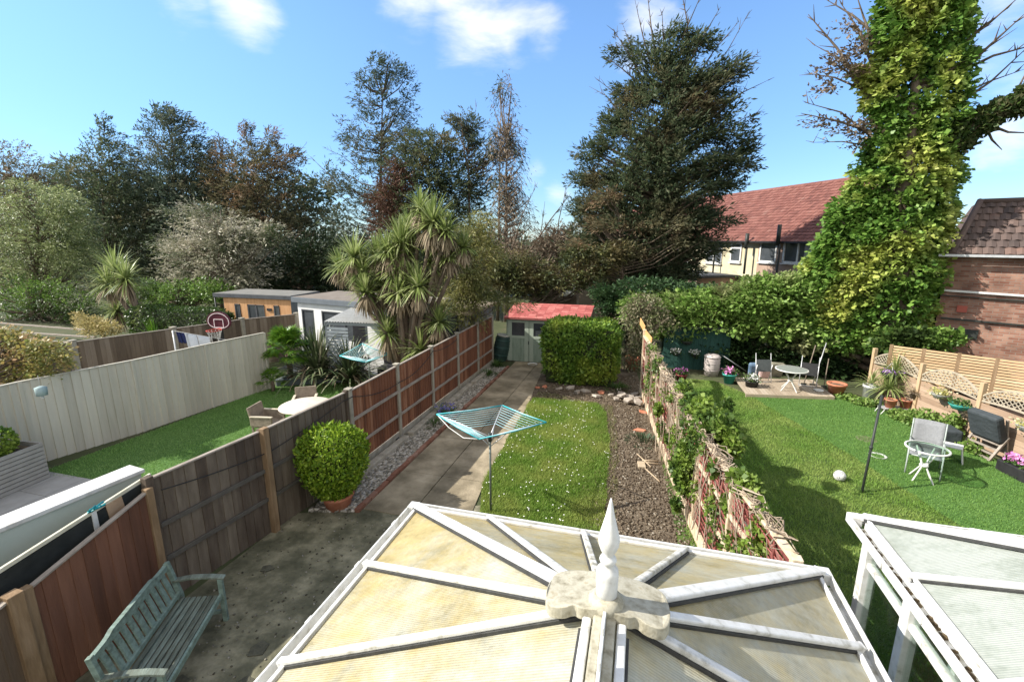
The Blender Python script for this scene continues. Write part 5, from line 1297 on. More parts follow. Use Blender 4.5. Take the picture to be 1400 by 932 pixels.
for y, lb in ((14.62,'brown dried plant bundle tied to the first lattice fence post'),(12.97,'brown dried plant bundle tied to the post beside the folded recliner')):
    rr_ = thing('post_planter', lb, 'wall planter', (onf(y,-.08),y,.62)); MB().lathe([(.05,-.1),(.1,.05),(.11,.06)], n=12).build('pot', M['bark'], rr_)
    sword(90,(0,0,.05),.2,.02,1.2,mdead,'dry_leaves',rr_,spread=.05)
# deck
r = thing('timber_deck', 'low timber deck under the hedge at the far end of the right lawn', 'deck', (3.3,15.5,0)); O = Vector(r.location)
a, b = G(1019,543), G(1140,547); mb = MB(); mdeck = mk('worn_decking',[(.22,.17,.12),(.33,.27,.2),(.4,.34,.27)],4,.85,.3,stretch=(4,.5,1),island=.5)
k = 26
for i in range(k):
    p = a.lerp(b, (i+.5)/k)-O; mb.beam(p+Vector((0,.0,.11)), p+Vector((-.05,1.75,.11)), (b-a).length/k-.012, .03)
mb.build('boards', mdeck, r); MB().beam(a-O+Vector((0,-.02,.055)), b-O+Vector((0,-.02,.055)), .03, .13).build('fascia', mk('deck_edge',[(.35,.28,.19),(.46,.38,.28)],4), r)
def ctable(name, lb, loc, R_, h, mtop, mleg, glass=False, legs=4, rz=0):
    r = thing('round_garden_table', lb, 'table', loc, rz)
    t = MB(); t.lathe([(R_-.03,h-.02),(R_,h-.01),(R_,h+.015),(R_-.03,h+.015)], n=36, cap=False); t.build('rim', mleg, r)
    MB().prism([((R_-.025)*math.cos(6.283*k/32),(R_-.025)*math.sin(6.283*k/32)) for k in range(32)], h, h+.008).build('table_top', mtop, r)
    for k in range(legs):
        a = 6.283*k/legs+.5; c_, s_ = math.cos(a), math.sin(a)
        MB().tube([(R_*.55*c_,R_*.55*s_,h-.02),(.06*c_,.06*s_,h*.55),(.06*c_,.06*s_,h*.42),(R_*.62*c_,R_*.62*s_,.03),(R_*.66*c_,R_*.66*s_,0)], .015, 7).build('leg', mleg, r)
    MB().lathe([(.075,h*.45),(.075,h*.5)], n=14).build('leg_ring', mleg, r)
    return r
mwm = mk('white_metal',[(.55,.55,.5),(.7,.7,.66)],8,.5,0)
ctable('t','white round metal table with a mesh top on the timber deck', (4.68,15.85,.12), .46, .68, mk('mesh_top',[(.14,.16,.14),(.25,.27,.24)],30,.6,.3), mwm)
ctable('t','small round glass topped table on white splayed legs on the turf before the grey chair', (5.70,10.55,0), .36, .70, mkglass('table_glass',(.78,.86,.82),.02), mwm)
# folded chair beside deck table
def mesh_chair(loc, rz, lb, mfab, mfr, folded=False):
    r = thing('garden_chair', lb, 'chair', loc, rz)
    if folded:
        for s_ in (-.24,.24):
            MB().tube([(s_,.0,0),(s_,.25,.95)], .013, 6).build('side_frame', mfr, r); MB().tube([(s_,.22,0),(s_,.05,.6)], .013, 6).build('leg', mfr, r)
        MB().box((0,.14,.55),(.46,.02,.4),rx=-.26).build('backrest', mfab, r); MB().tube([(-.24,.0,.03),(.24,.0,.03)],.013,6).build('cross_bar', mfr, r); return r
    st = MB(); N = 8
    pts = [Vector((0,-.30,.42)),Vector((0,-.1,.39)),Vector((0,.12,.38)),Vector((0,.22,.42)),Vector((0,.29,.6)),Vector((0,.38,.86)),Vector((0,.43,.98))]
    def strip(P, w, nm):
        mb = MB(); vs = []
        for j, p in enumerate(P):
            for i in range(N+1):
                x = (i/N-.5)*w; vs.append((x, p.y+.05*(1-(2*i/N-1)**2), p.z-.0*(1-(2*i/N-1)**2)))
        fs = [(j*(N+1)+i, j*(N+1)+i+1, (j+1)*(N+1)+i+1, (j+1)*(N+1)+i) for j in range(len(P)-1) for i in range(N)]
        mb.add(vs, fs, True); o = mb.build(nm, mfab, r); s_ = o.modifiers.new('s','SOLIDIFY'); s_.thickness = .012
    strip(pts[:4], .50, 'seat'); strip(pts[3:], .50, 'backrest')
    for s_ in (-.27,.27):
        MB().tube([(s_,p.y,p.z) for p in pts], .014, 6).build('side_frame', mfr, r)
        MB().tube([(s_,-.42,0),(s_,-.38,.25),(s_,-.32,.56),(s_,-.24,.62),(s_,.1,.63),(s_,.28,.6)], .014, 7).build('armrest', mfr, r)
        MB().tube([(s_,-.05,.62),(s_*.98,.2,.2),(s_,.3,0)], .013, 6).build('leg', mfr, r)
    MB().tube([(-.27,-.30,.41),(.27,-.30,.41)], .014, 6).build('cross_bar', mfr, r)
    return r
mgf = mk('grey_mesh_fabric',[(.16,.165,.17),(.24,.245,.25)],30,.8,.2,bscale=120); mgframe = mk('grey_green_frame',[(.28,.32,.29),(.4,.44,.41)],8,.5,0,metal=.2)
mesh_chair((5.95,11.05,0), -.45, 'grey mesh garden chair on the turf behind the small glass table', mgf, mgframe)
mesh_chair((5.35,16.4,.12), -.3, 'dark folded chair leaning against the hedge behind the deck table', M['black'], M['steel'], True)
mesh_chair((4.1,16.5,.12), .2, 'folded chair frame leaning left of the white table on the deck', mk('dim_fabric',[(.05,.06,.06),(.09,.1,.1)],8), M['steel'], True)
# recliner with cover
r = thing('recliner_chair', 'folded timber recliner under a dark grey cushion leaning on the lattice fence', 'chair', (7.72,12.3,0), -1.25)
MB().beam((-.3,.18,.05),(-.3,.0,.95),.05,.03).beam((.3,.18,.05),(.3,.0,.95),.05,.03).build('back_frame', M['timber_grey'], r)
for s_ in (-.32,.32): MB().beam((s_,-.25,0),(s_,.1,.55),.05,.04).build('leg', M['timber_grey'], r)
s_ = MB()
for k in range(4): s_.beam((-.32,-.22+.07*k,.05+.1*k),(.32,-.22+.07*k,.05+.1*k),.05,.03)
s_.build('slats', M['timber_grey'], r)
mcv = mk('dark_cushion_cover',[(.028,.035,.038),(.055,.065,.07)],5,.75,.5,bscale=9,bdist=.05)
MB().box((0,-.10,.72),(.66,.20,.62),rx=.35).build('cushion', mcv, r, bevel=.05); MB().box((0,.02,.50),(.64,.14,.4),rx=.3).build('lower_cushion', mcv, r, bevel=.05)
# planter with pink flowers
r = thing('trough_planter', 'black trough planter with pink flowers on the turf edge at the right', 'planter', (7.72,11.05,0), -1.35)
MB().span(-.5,.5,-.16,.16,0,.26).build('trough', M['black'], r, bevel=.02)
n = 500; P = np.column_stack([RNG.uniform(-.45,.45,n),RNG.uniform(-.14,.14,n),RNG.uniform(.26,.36,n)]); quads_obj('foliage', leafquads(P, rnd_dir(n), rnd_dir(n), np.full(n,.07), np.full(n,.04)), mtuft, r)
n = 220; P = np.column_stack([RNG.uniform(-.45,.45,n),RNG.uniform(-.14,.14,n),RNG.uniform(.34,.42,n)]); o = quads_obj('flowers', leafquads(P, rnd_dir(n), rnd_dir(n), np.full(n,.07), np.full(n,.06)), mpink, r); o['kind'] = 'stuff'
# stool and dark box behind chair
r = thing('plastic_stool', 'white plastic curved stool tucked behind the grey mesh chair', 'stool', (6.75,11.75,0), -.5)
MB().prism([(-.2,-.15),(.2,-.15),(.22,.15),(-.22,.15)],.34,.38).build('seat', M['plasticwhite'], r, bevel=.015)
for s_ in (-.19,.19): MB().beam((s_,0,.35),(s_*1.3,0,0),.26,.03,(1,0,0)).build('leg', M['plasticwhite'], r, bevel=.01)
tag(MB().span(-.2,.2,-.25,.25,0,.42).build('storage_box', mcv, bevel=.04), 'dark covered box against the lattice fence behind the grey chair', 'box').location = (7.2,12.75,0)
# clothes pole
r = thing('clothes_pole', 'thin dark metal pole standing on the right lawn in front of the spiky plant', 'pole', G(1178,674))
b_ = Vector(r.location); tp = A(1206,540,b_.y+.55)
MB().tube([(0,0,0), tp-b_], .024, 8).build('pole', M['darkmetal'], r); MB().tube([(tp-b_)*.45,(tp-b_)*.48], .034, 8).build('collar', M['darkmetal'], r)
sword(40,(0,0,0),.12,.03,.8,mtuft,'grass_tuft',r,spread=.12)
# small things
def ball():
    c = G(1148,650,.11); r = thing('football', 'white football with dark patches on the right lawn left of the thin pole', 'ball', (c.x,c.y,0))
    import bmesh
    bm = bmesh.new(); bmesh.ops.create_icosphere(bm, subdivisions=3, radius=.11); me = bpy.data.meshes.new('skin'); bm.to_mesh(me); bm.free()
    for p in me.polygons: p.use_smooth = True
    me.materials.append(M['plasticwhite']); o = bpy.data.objects.new('skin', me); o.location = (0,0,.11); link(o, r)
    mb = MB(); g = (1+5**.5)/2
    for v in [(0,s1,s2*g) for s1 in (-1,1) for s2 in (-1,1)]+[(s1,s2*g,0) for s1 in (-1,1) for s2 in (-1,1)]+[(s2*g,0,s1) for s1 in (-1,1) for s2 in (-1,1)]:
        d = Vector(v).normalized(); u = d.orthogonal().normalized(); w_ = d.cross(u)
        P = [(d*.1105+(u*math.cos(6.283*k/5)+w_*math.sin(6.283*k/5))*.032).normalized()*.1115+Vector((0,0,.11)) for k in range(5)]
        mb.add(P, [tuple(range(5))])
    o = mb.build('patches', M['darkmetal'], r)
ball()
tag(MB().lathe([(.12,0),(.17,.03),(.175,.035),(.15,.03),(.1,.012)], G(1200,624), 22).build('dish', M['plasticwhite']), 'white oval dish lying on the turf right of the thin pole', 'dish')
tag(MB().lathe([(.0,.021),(.2,.024),(.22,.02)], G(1184,601), 16, cap=False).build('worn_patch', mk('drain_cover',[(.09,.11,.05),(.16,.15,.09)],6,.9,.4)), 'round brown drain cover sunk in the turf', 'drain cover')
def pot(nm, lb, loc, r0, r1, h, m, leaf=None, fl=None, lh=.12, n=260):
    r = thing(nm, lb, 'plant pot', loc); MB().lathe([(r0,0),(r1,h*.86),(r1*1.1,h*.87),(r1*1.1,h),(r1*.94,h),(r1*.9,h*.85)], n=22).build('pot', m, r); MB().lathe([(r1*.92,h*.86),(0,h*.88)], n=14, cap=False).build('potting_soil', msoil, r)
    if leaf:
        P = RNG.normal(size=(n,3))*np.array([r1*.5,r1*.5,lh*.4])+np.array([0,0,h+lh*.5]); quads_obj('foliage', leafquads(P, rnd_dir(n)+np.array([0,0,.5]), rnd_dir(n), np.full(n,.08), np.full(n,.045)), leaf, r)
    if fl:
        P = RNG.normal(size=(120,3))*np.array([r1*.5,r1*.5,lh*.3])+np.array([0,0,h+lh]); o = quads_obj('flowers', leafquads(P, rnd_dir(120), rnd_dir(120), np.full(120,.07), np.full(120,.06)), fl, r); o['kind'] = 'stuff'
    return r
mpp = mk('plum_petal',[(.22,.05,.2),(.35,.12,.3)],9); mbur = mk('burgundy_pot',[(.18,.025,.04),(.26,.05,.06)],6,.5)
pot('flower_pot','turquoise pot of pink flowers on the edge of the right lawn', (3.05,16.55,0), .14,.21,.34,M['tealpot'],mtuft,mpink)
pot('flower_pot','burgundy pot of plum coloured flowers at the corner of the red fence', (1.5,16.2,0), .12,.17,.3,mbur,mtuft,mpp)
pot('flower_pot','black pot of white flowers at the left corner of the deck', (3.62,15.95,.12), .17,.2,.2,M['black'],mtuft,mwhitef)
pot('plant_pot','empty terracotta pot on the right end of the deck', (6.02,16.0,.0), .17,.25,.42,M['terracotta'])
r = pot('plant_pot','tall white pot holding a spiky yellow green yucca by the end of the deck', (6.75,15.6,0), .16,.19,.55,M['plasticwhite'])
sword(60,(0,0,.6),.55,.03,.8,mcord,'leaves',r,elev=(-.2,1.5),spread=.04)
r = thing('yucca_plant','spiky cordyline with two leaf heads to the right of the white pot','plant',(7.0,15.2,0)); MB().tube([(0,0,0),(0,0,.6),(.12,.1,1.05)],.05,8).build('trunk',M['bark'],r)
for c_, q in (((.14,.1,1.05),.62),((-.02,-.1,.62),.6)): sword(130,c_,q,.035,.9,mcord,'leaves',r,elev=(-.5,1.5),spread=.05)
tag(MB().lathe([(.12,0),(.15,.04),(.12,.05)], (5.55,16.0,.125), 16).build('saucer', M['plasticwhite']), 'white saucer on the deck beside the terracotta pot', 'saucer')
r = thing('plant_stand', 'curved white metal stand carrying terracotta pots by the lattice fence foot', 'plant stand', (7.1,14.75,0), .2)
MB().prism([(-.45,-.14),(.45,-.14),(.45,.14),(-.45,.14)],.17,.185).build('shelf', M['steel'], r)
for s_ in (-.4,.4): MB().tube([(s_-.12,-.12,0),(s_,-.12,.19),(s_+.12,-.12,0)],.013,6).build('leg', mwm, r); MB().tube([(s_-.12,.12,0),(s_,.12,.19),(s_+.12,.12,0)],.013,6).build('leg', mwm, r)
for i, s_ in enumerate((-.22,.18)): pot('terracotta_pot',['left empty terracotta pot on the curved metal stand','right empty terracotta pot on the curved metal stand'][i], Vector((7.1,14.75,.187))+rotz((s_,0,0),.2), .1,.14,.24,M['terracotta'])
# barrel, crates, sacks, ladder, rakes
r = thing('plastic_barrel', 'pale lidded plastic barrel in the shade beside the green shed', 'barrel', (2.6,17.4,0)); mpb = mk('pinkish_plastic',[(.38,.33,.31),(.5,.45,.42)],5,.6,.1)
MB().lathe([(.23,0),(.26,.3),(.265,.6),(.25,.68)], n=24).build('barrel', mpb, r); MB().lathe([(.27,.66),(.28,.7),(.2,.76),(.06,.78)], n=24).build('lid', mpb, r)
for z in (.2,.45): MB().lathe([(.268,z),(.275,z+.02),(.268,z+.04)], n=24, cap=False).build('hoop', mpb, r)
r = thing('metal_rack', 'thin metal rack leaning over in the dark corner behind the turquoise pot', 'rack', (3.35,18.0,0), .3)
for s_ in (-.2,.2): MB().tube([(-.4,s_,.65),(.45,s_,.1)], .014, 6).build('side_rail', M['steel'], r)
for k in range(5): MB().tube([(-.38+k*.19,-.2,.64-k*.123),(-.38+k*.19,.2,.64-k*.123)], .011, 6).build('rung', M['steel'], r)
for i, (x, y, c, w_, h_, lb) in enumerate([(3.92,17.25,(.10,.16,.24),.32,.5,'blue patterned sack leaning leftmost on the back of the deck'),(4.25,17.1,(.42,.30,.28),.36,.44,'pale compost sack with a pink panel between the blue and brown sacks'),(4.62,17.3,(.20,.19,.14),.5,.55,'large brown sack leaning rightmost of the three on the deck')]):
    o = MB().box((0,0,0),(w_,.2,h_),rx=.3).build('compost_sack', mk('sack_%s' % lb.split()[0],[tuple(v*.5 for v in c),c,tuple(min(1,v*1.6) for v in c)],3.5,.7,.4,bscale=6,bdist=.06), bevel=.07); o.location = (x,y,.12+h_*.48); o.rotation_euler = (0,.08*(i-1),.1*i); tag(o, lb, 'sack', 'sacks leaning at the back of the deck')
for i, (x0, y0, z0, x1, y1, z1, m_) in enumerate([(5.3,16.6,.1,5.65,17.1,1.35,M['palebark']),(5.55,16.6,.1,5.95,17.1,1.45,M['steel']),(5.85,16.5,.1,6.05,17.0,.95,M['palebark'])]):
    r = thing('garden_tool', ['pale handled tool leaning on the hedge left of the terracotta pot','metal handled tool leaning just right of the pale handled one','short stick handled tool leaning nearest the terracotta pot'][i], 'tool', (x0,y0,z0))
    MB().tube([(0,0,0),(x1-x0,y1-y0,z1-z0)], .016, 6).build('handle', m_, r); MB().box((0,0,.02),(.16,.03,.12)).build('blade', M['darkmetal'], r)
# green shed
r = thing('green_shed', 'dark green board shed wall under the hedge with hanging baskets', 'shed', (.95,18.05,0)); mgs = mk('dark_green_boards',[(.012,.045,.036),(.022,.07,.055),(.032,.09,.07)],3,.8,.2,stretch=(5,5,.4),island=.5)
mb = MB()
for k in range(17): mb.box((.07+k*.135,0,.78),(.13,.02,1.56))
mb.build('front_wall', mgs, r); MB().span(0,.03,.02,1.6,0,1.55).span(2.27,2.3,.02,1.6,0,1.55).span(0,2.3,1.57,1.6,0,1.55).build('side_wall', mgs, r); MB().add([(-.1,-.15,1.58),(2.4,-.15,1.58),(2.4,1.7,1.75),(-.1,1.7,1.75),(-.1,-.15,1.62),(2.4,-.15,1.62),(2.4,1.7,1.79),(-.1,1.7,1.79)],[(0,3,2,1),(4,5,6,7),(0,1,5,4),(1,2,6,5),(2,3,7,6),(3,0,4,7)]).build('roof', M['charcoal'], r)
basket('b','dark empty round basket high on the dark green shed', 1.75,17.9,1.08,.2,M['darkmetal'],None,False)
basket('b','basket of white flowers low left on the dark green shed', 1.4,17.9,.62,.17,M['darkmetal'],mwhitef,False)
basket('b','basket of white flowers low right on the dark green shed', 2.05,17.9,.62,.17,M['darkmetal'],mwhitef,False)
# ground ivy along the right bed
GI = [((x,y,.06),(.35,.35,.14),1) for x, y in [(6.5,15.5),(6.85,15.0),(6.9,14.5),(7.15,13.9),(7.25,13.5),(7.35,13.1),(6.4,15.9)]]
r = thing('ground_ivy', 'bright ground ivy along the foot of the arched lattice fence', 'plant', (7,14.3,0))
lobes_leaves([((7.25,13.75,.15),(.38,.55,.33),1),((7.0,14.3,.08),(.3,.5,.15),1),((6.6,15.3,.07),(.45,.3,.12),1),((6.2,15.75,.06),(.3,.25,.1),1),((7.5,12.55,.08),(.25,.5,.15),1),((7.55,13.2,.3),(.2,.3,.35),1)], 4200, .085, .07, mkleaf('ground_ivy_leaf',[(.09,.17,.03),(.16,.26,.05),(.26,.34,.10)]), 'leaves', r, Vector(r.location), shell=.4, jitter=.8)
tuft('weed_patch', 'green tuft in the trough end at the right edge of the picture', 'plant', (7.95,11.2,0), 120, .4, mtuft, .03, .1)
# ================= trees and hedges =================
def tree(name, label, cat, base, Y, LB, n, mleaf, L_=.22, W_=.07, up=.15, gap=None, droop=.0, mbark=None, trunk_r=.2, sprig=9, sl=.55, limbs=60, bare=(), group=None, depthr=.8, surf=.55, trunk_top=None, flat=.35, dead=0, bias=(0,0,0), seed=0, maxd=2.6, crown='crown'):
    """LB: (px,py,rx,ry) of the photo's lobes, standing in the plane y=Y. Leaves grow in sprigs along short twigs."""
    base = Vector(base); O = np.array(base)
    C = []; wts = []
    for lb in LB:
        px, py, rx, ry = lb[:4]; dy = lb[4] if len(lb) > 4 else 0
        c = A(px, py, Y+dy); s_ = pxm(c); C.append((np.array(c), np.array([rx*s_, min(maxd, rx*s_*depthr), ry*s_]))); wts.append((rx*s_)*(ry*s_))
    wts = np.array(wts); cnt = np.maximum(6, (n/sprig*wts/wts.sum())).astype(int)
    cen = np.average(np.array([c for c, _ in C]), axis=0, weights=wts)
    Ps, Os = [], []
    for (c, r_), k in zip(C, cnt):
        u = rnd_dir(k); rad = np.where(RNG.random(k) < surf, .75+.3*RNG.random(k), RNG.random(k)**.5*.8)[:,None]
        P = c+u*r_*rad; Ps.append(P); Os.append(u)
    P, U = np.vstack(Ps), np.vstack(Os)
    keep = P[:,2] > .1
    if gap is not None: keep &= vnoise(P, gap[0], seed) < gap[1]
    P, U = P[keep], U[keep]; k = len(P)
    axis = P-np.array([base.x, base.y, 0])*np.array([1,1,0])-np.column_stack([np.zeros(k),np.zeros(k),P[:,2]]); axis = unit(axis+RNG.normal(size=(k,3))*.25)
    ax = unit(axis*.9+U*.5+np.array([0,0,up])+np.array(bias)+RNG.normal(size=(k,3))*.3)
    side = unit(np.cross(ax, np.array([0,0,1.])+RNG.normal(size=(k,3))*.3)); nrm = np.cross(side, ax)
    out = []
    slen = sl*(.5+RNG.random(k))
    for j in range(sprig):
        t = (j+.5)/sprig; s_ = 1 if j % 2 else -1
        b = P+ax*(slen*(t-.5))[:,None]+RNG.normal(size=(k,3))*.03; b[:,2] -= droop*t*t*slen
        d = ax*(.7+.3*t)+side*s_*(.75-.5*t)+nrm*RNG.normal(size=(k,1))*flat+RNG.normal(size=(k,3))*.18; d[:,2] -= droop*t
        out.append(leafquads(b-O, d, nrm+RNG.normal(size=(k,3))*.5, *(lambda q: (L_*q, W_*q*(.8+.4*RNG.random(k))))(.45+1.0*RNG.random(k)**1.5)).reshape(k,4,3))
    V = np.concatenate(out, 0).reshape(-1,3)
    r = thing(name, label, cat, base, group=group)
    quads_obj(crown, V, mleaf, r)
    # trunk and limbs
    mb = MB(); top = trunk_top or float(np.percentile(P[:,2], 92)); tx = float(cen[0]); ty = float(cen[1])
    topx = [p for p in P if p[2] > top*.85]; tx2 = float(np.mean([p[0] for p in topx])) if topx else tx
    def axis_at(z):
        t = min(1, z/top); return Vector((base.x+(tx2-base.x)*t, base.y+(ty-base.y)*t*.6, z))
    mb.tube([axis_at(top*q)-base for q in (0,.25,.5,.75,1)], [trunk_r, trunk_r*.8, trunk_r*.55, trunk_r*.3, trunk_r*.06], 9)
    if limbs:
        idx = RNG.choice(k, min(limbs, k), replace=False)
        for i in idx:
            q = Vector(P[i]); z0 = max(.3, min(top*.95, q.z-abs(q.x-base.x)*.45-.2)); a = axis_at(z0); m_ = a.lerp(q, .55)+Vector((0,0,-.1*(q-a).length*(1 if up < .3 else .3)))
            mb.tube([a-base, m_-base, q-base], [trunk_r*.22*(1-.6*z0/top)+.015, trunk_r*.12+.01, .008], 5, False)
    for (x0,y0,x1,y1,rr) in bare:
        a, b = A(x0,y0,Y), A(x1,y1,Y+random.uniform(-.8,.8)); ln = (b-a).length; m_ = a.lerp(b,.5)+Vector((random.uniform(-.1,.1)*ln*.4, 0, random.uniform(-.05,.1)*ln))
        mb.tube([a-base, m_-base, b-base], [rr, rr*.6, rr*.15], 5, False)
        for _ in range(int(3+ln*2.2)):
            t = random.uniform(.25,1); p = (a.lerp(m_, t*2) if t < .5 else m_.lerp(b, t*2-1)); dd = (b-a).normalized()
            e = p+(dd*random.uniform(.1,.6)+Vector((random.uniform(-.5,.5),random.uniform(-.4,.4),random.uniform(-.3,.5))))*random.uniform(.25,.7)
            mb.tube([p-base, e-base], [rr*.3+.004, .004], 4, False)
    mb.build('trunk', mbark or M['bark'], r)
    return r
CON = [(0.044,0.069,0.037),(0.069,0.100,0.050),(0.100,0.125,0.062),(0.144,0.150,0.081)]
mcon = mkleaf('conifer_needles', CON, [(0.163,0.125,0.069),(0.213,0.156,0.088),(0.125,0.125,0.062)], .55, .45, .6, (.56,.72))
mcon2 = mkleaf('conifer_needles_blue', [(0.050,0.077,0.056),(0.081,0.112,0.077),(0.119,0.150,0.100)], [(0.125,0.125,0.075),(0.175,0.163,0.100)], .5, .35, .6, (.5,.66))
mconb = mkleaf('conifer_needles_bronze', [(0.081,0.081,0.044),(0.125,0.119,0.062),(0.175,0.156,0.081)], [(0.213,0.138,0.081),(0.288,0.188,0.112)], .7, .35, .6, (.5,.64))
mdeod = mkleaf('pale_green_needles', [(.14,.18,.06),(.23,.28,.10),(.33,.38,.16),(.45,.48,.25)], [(.05,.08,.03),(.09,.13,.045)], .6, .3, .5, (.5,.62))
mblos = mkleaf('cream_blossom', [(.16,.17,.09),(.32,.31,.2),(.52,.48,.37),(.66,.6,.5)], [(.05,.075,.028),(.09,.11,.045)], .55, .3, .6, (.48,.6))
mgreen = mkleaf('shrub_leaf', [(.06,.12,.022),(.10,.19,.035),(.16,.27,.05),(.25,.35,.09)], [(.025,.05,.014),(.05,.08,.02)], .7, .3, .45, (.45,.6))
mbrown = mkleaf('dry_brown_leaf', [(.12,.09,.06),(.19,.145,.10),(.25,.195,.14)], trans=.2, rough=.8)
mbamb = mkleaf('bamboo_leaf', [(.14,.15,.035),(.22,.22,.06),(.31,.30,.10),(.40,.36,.17)], [(.08,.10,.03),(.14,.16,.05)], .9, .35, .5)
mivyt = mkleaf('tree_ivy_leaf', [(0.065,0.143,0.026),(0.111,0.221,0.039),(0.169,0.299,0.052),(0.247,0.377,0.085)], [(0.286,0.351,0.065),(0.416,0.455,0.104),(0.520,0.533,0.156)], .5, .35, .42, (.49,.61))
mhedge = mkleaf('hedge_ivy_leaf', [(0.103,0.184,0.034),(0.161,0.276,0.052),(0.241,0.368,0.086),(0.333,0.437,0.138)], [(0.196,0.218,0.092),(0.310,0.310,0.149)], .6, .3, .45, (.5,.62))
mmaple = mkleaf('ochre_leaf', [(.28,.22,.06),(.38,.32,.10),(.24,.26,.07),(.16,.2,.05)], [(.35,.20,.09),(.42,.28,.14)], 1.4, .35, .5, (.5,.62))
def gb(px, py): p = G(px, py); return (p.x, p.y, 0)
def bs(px, Y): p = A(px, 400, Y); return (p.x, Y, 0)
# far row, left to right
tree('conifer', 'brown tipped conifer top at the far left edge', 'tree', bs(15,31), 31, [(10, 225, 50, 32), (45, 240, 42, 25), (75, 255, 30, 16), (20, 275, 78, 36), (30, 330, 78, 46), (20, 390, 66, 34)], 28600, mconb, .26,.07, gap=(1.1,.42), bare=[(5,230,5,205,.04),(60,240,70,225,.03)])
tree('conifer', 'dark conifer with a sharp leaning tip, second from the left', 'tree', bs(150,29), 29, [(143, 172, 10, 16), (147, 195, 25, 18), (150, 220, 45, 23), (135, 240, 68, 25), (155, 265, 86, 32), (155, 300, 94, 39), (160, 340, 98, 41), (160, 385, 98, 36), (95, 232, 32, 16)], 54600, mcon, .26,.07, up=.25, gap=(1.0,.5), bare=[(143,180,140,158,.05),(150,200,128,190,.03)])
tree('conifer', 'broad dark conifer with a ragged crown right of the leaning tip', 'tree', bs(238,30), 30, [(222, 155, 22, 11), (238, 165, 30, 16), (238, 185, 50, 23), (240, 215, 68, 27), (245, 245, 78, 32), (250, 280, 86, 36), (255, 320, 89, 41), (255, 370, 85, 41)], 54600, mcon2, .26,.07, up=.25, gap=(1.0,.5), bare=[(230,165,216,148,.03),(245,165,232,143,.03),(255,180,268,165,.03)])
tree('conifer', 'olive brown conifer with two thin tips left of the tall sparse pine', 'tree', bs(345,30), 30, [(303, 205, 14, 18), (308, 235, 30, 23), (337, 185, 10, 18), (342, 215, 32, 20), (372, 190, 13, 16), (375, 225, 35, 25), (345, 250, 73, 29), (350, 285, 81, 34), (355, 325, 83, 39), (365, 365, 81, 39), (400, 220, 25, 16)], 57200, mconb, .25,.065, up=.25, gap=(1.0,.42), bare=[(303,210,299,182,.03),(337,195,334,165,.03),(372,200,374,174,.03),(400,225,420,195,.03)])
tree('conifer', 'dark conifer filling the gap between the broad crown and the thin twin tips', 'tree', bs(285,31.5), 31.5, [(275,215,26,20),(205,240,30,26),(290,245,40,30),(200,290,50,34),(320,290,60,34),(420,300,44,30),(430,265,30,26),(100,290,60,34),(290,350,80,40),(420,350,50,34),(450,235,12,12)], 36000, mcon, .26,.07, up=.2, gap=(1.1,.5))
tree('conifer', 'pale green weeping conifer at the left edge above the far yards', 'tree', bs(40,21), 21, [(30,255,32,12),(85,268,35,14),(40,285,60,22),(95,300,38,22),(45,325,68,28),(100,345,40,26),(40,370,60,28)], 40000, mdeod, .18,.05, up=-.05, droop=.35, gap=(1.3,.35), flat=.2, sprig=11, sl=.9)
tree('shrub', 'dark leafy bush at the left edge below the weeping conifer', 'shrub', bs(40,19), 19, [(20,405,45,28),(70,410,45,30),(110,425,35,22),(30,440,45,18)], 16000, mgreen, .12,.07, gap=(1.6,.5))
tree('blossom_tree', 'tree with cream grey blossoming boughs above the orange timber room', 'tree', bs(300,20.5), 20.5, [(265,290,46,13),(300,310,60,18),(245,335,42,16),(290,345,66,22),(330,330,50,22),(260,370,45,18),(320,375,55,22),(370,320,25,16)], 34000, mblos, .17,.05, up=.05, droop=.1, gap=(1.3,.38), sprig=11, sl=.9, flat=.15, mbark=M['palebark'], limbs=110)
tree('shrub', 'mixed green shrubs between the cabbage palm and the hedge', 'shrub', bs(225,18), 18.5, [(205,410,40,20),(250,405,34,22),(290,400,30,20),(210,395,22,12),(190,430,30,12)], 13000, mgreen, .12,.07, gap=(1.8,.5))
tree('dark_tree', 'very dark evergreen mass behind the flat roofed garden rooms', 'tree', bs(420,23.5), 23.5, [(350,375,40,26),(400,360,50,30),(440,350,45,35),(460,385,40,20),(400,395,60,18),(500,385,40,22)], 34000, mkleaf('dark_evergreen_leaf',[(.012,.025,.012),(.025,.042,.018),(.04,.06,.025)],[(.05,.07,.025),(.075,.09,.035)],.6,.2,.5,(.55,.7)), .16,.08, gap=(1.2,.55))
tree('pine', 'tall sparse pine with an open airy crown', 'tree', bs(515,29), 29, [(525,90,26,14),(548,100,20,12),(505,112,26,14),(545,125,28,14),(510,140,34,14),(550,152,24,12),(495,165,32,14),(530,175,40,16),(480,188,20,10),(560,185,16,10),(515,205,46,18),(478,215,22,9),(510,235,42,18),(470,250,30,16),(515,265,50,22),(505,300,62,26),(500,335,66,28),(495,370,62,24)], 40000, mcon2, .22,.06, up=.1, gap=(1.5,.22), limbs=170, bare=[(470,260,425,215,.04),(480,280,430,238,.04),(500,240,440,200,.03),(555,190,556,235,.03)], sl=.45)
tree('conifer', 'bushy dark conifer with a bronze patch right of the tall sparse pine', 'tree', bs(590,27.5), 27.5, [(575, 195, 45, 16), (600, 205, 50, 20), (560, 225, 45, 23), (600, 235, 60, 27), (635, 250, 45, 25), (590, 270, 81, 32), (600, 305, 78, 34), (620, 340, 73, 34), (600, 375, 76, 27)], 54600, mcon, .24,.065, up=.2, gap=(1.1,.5))
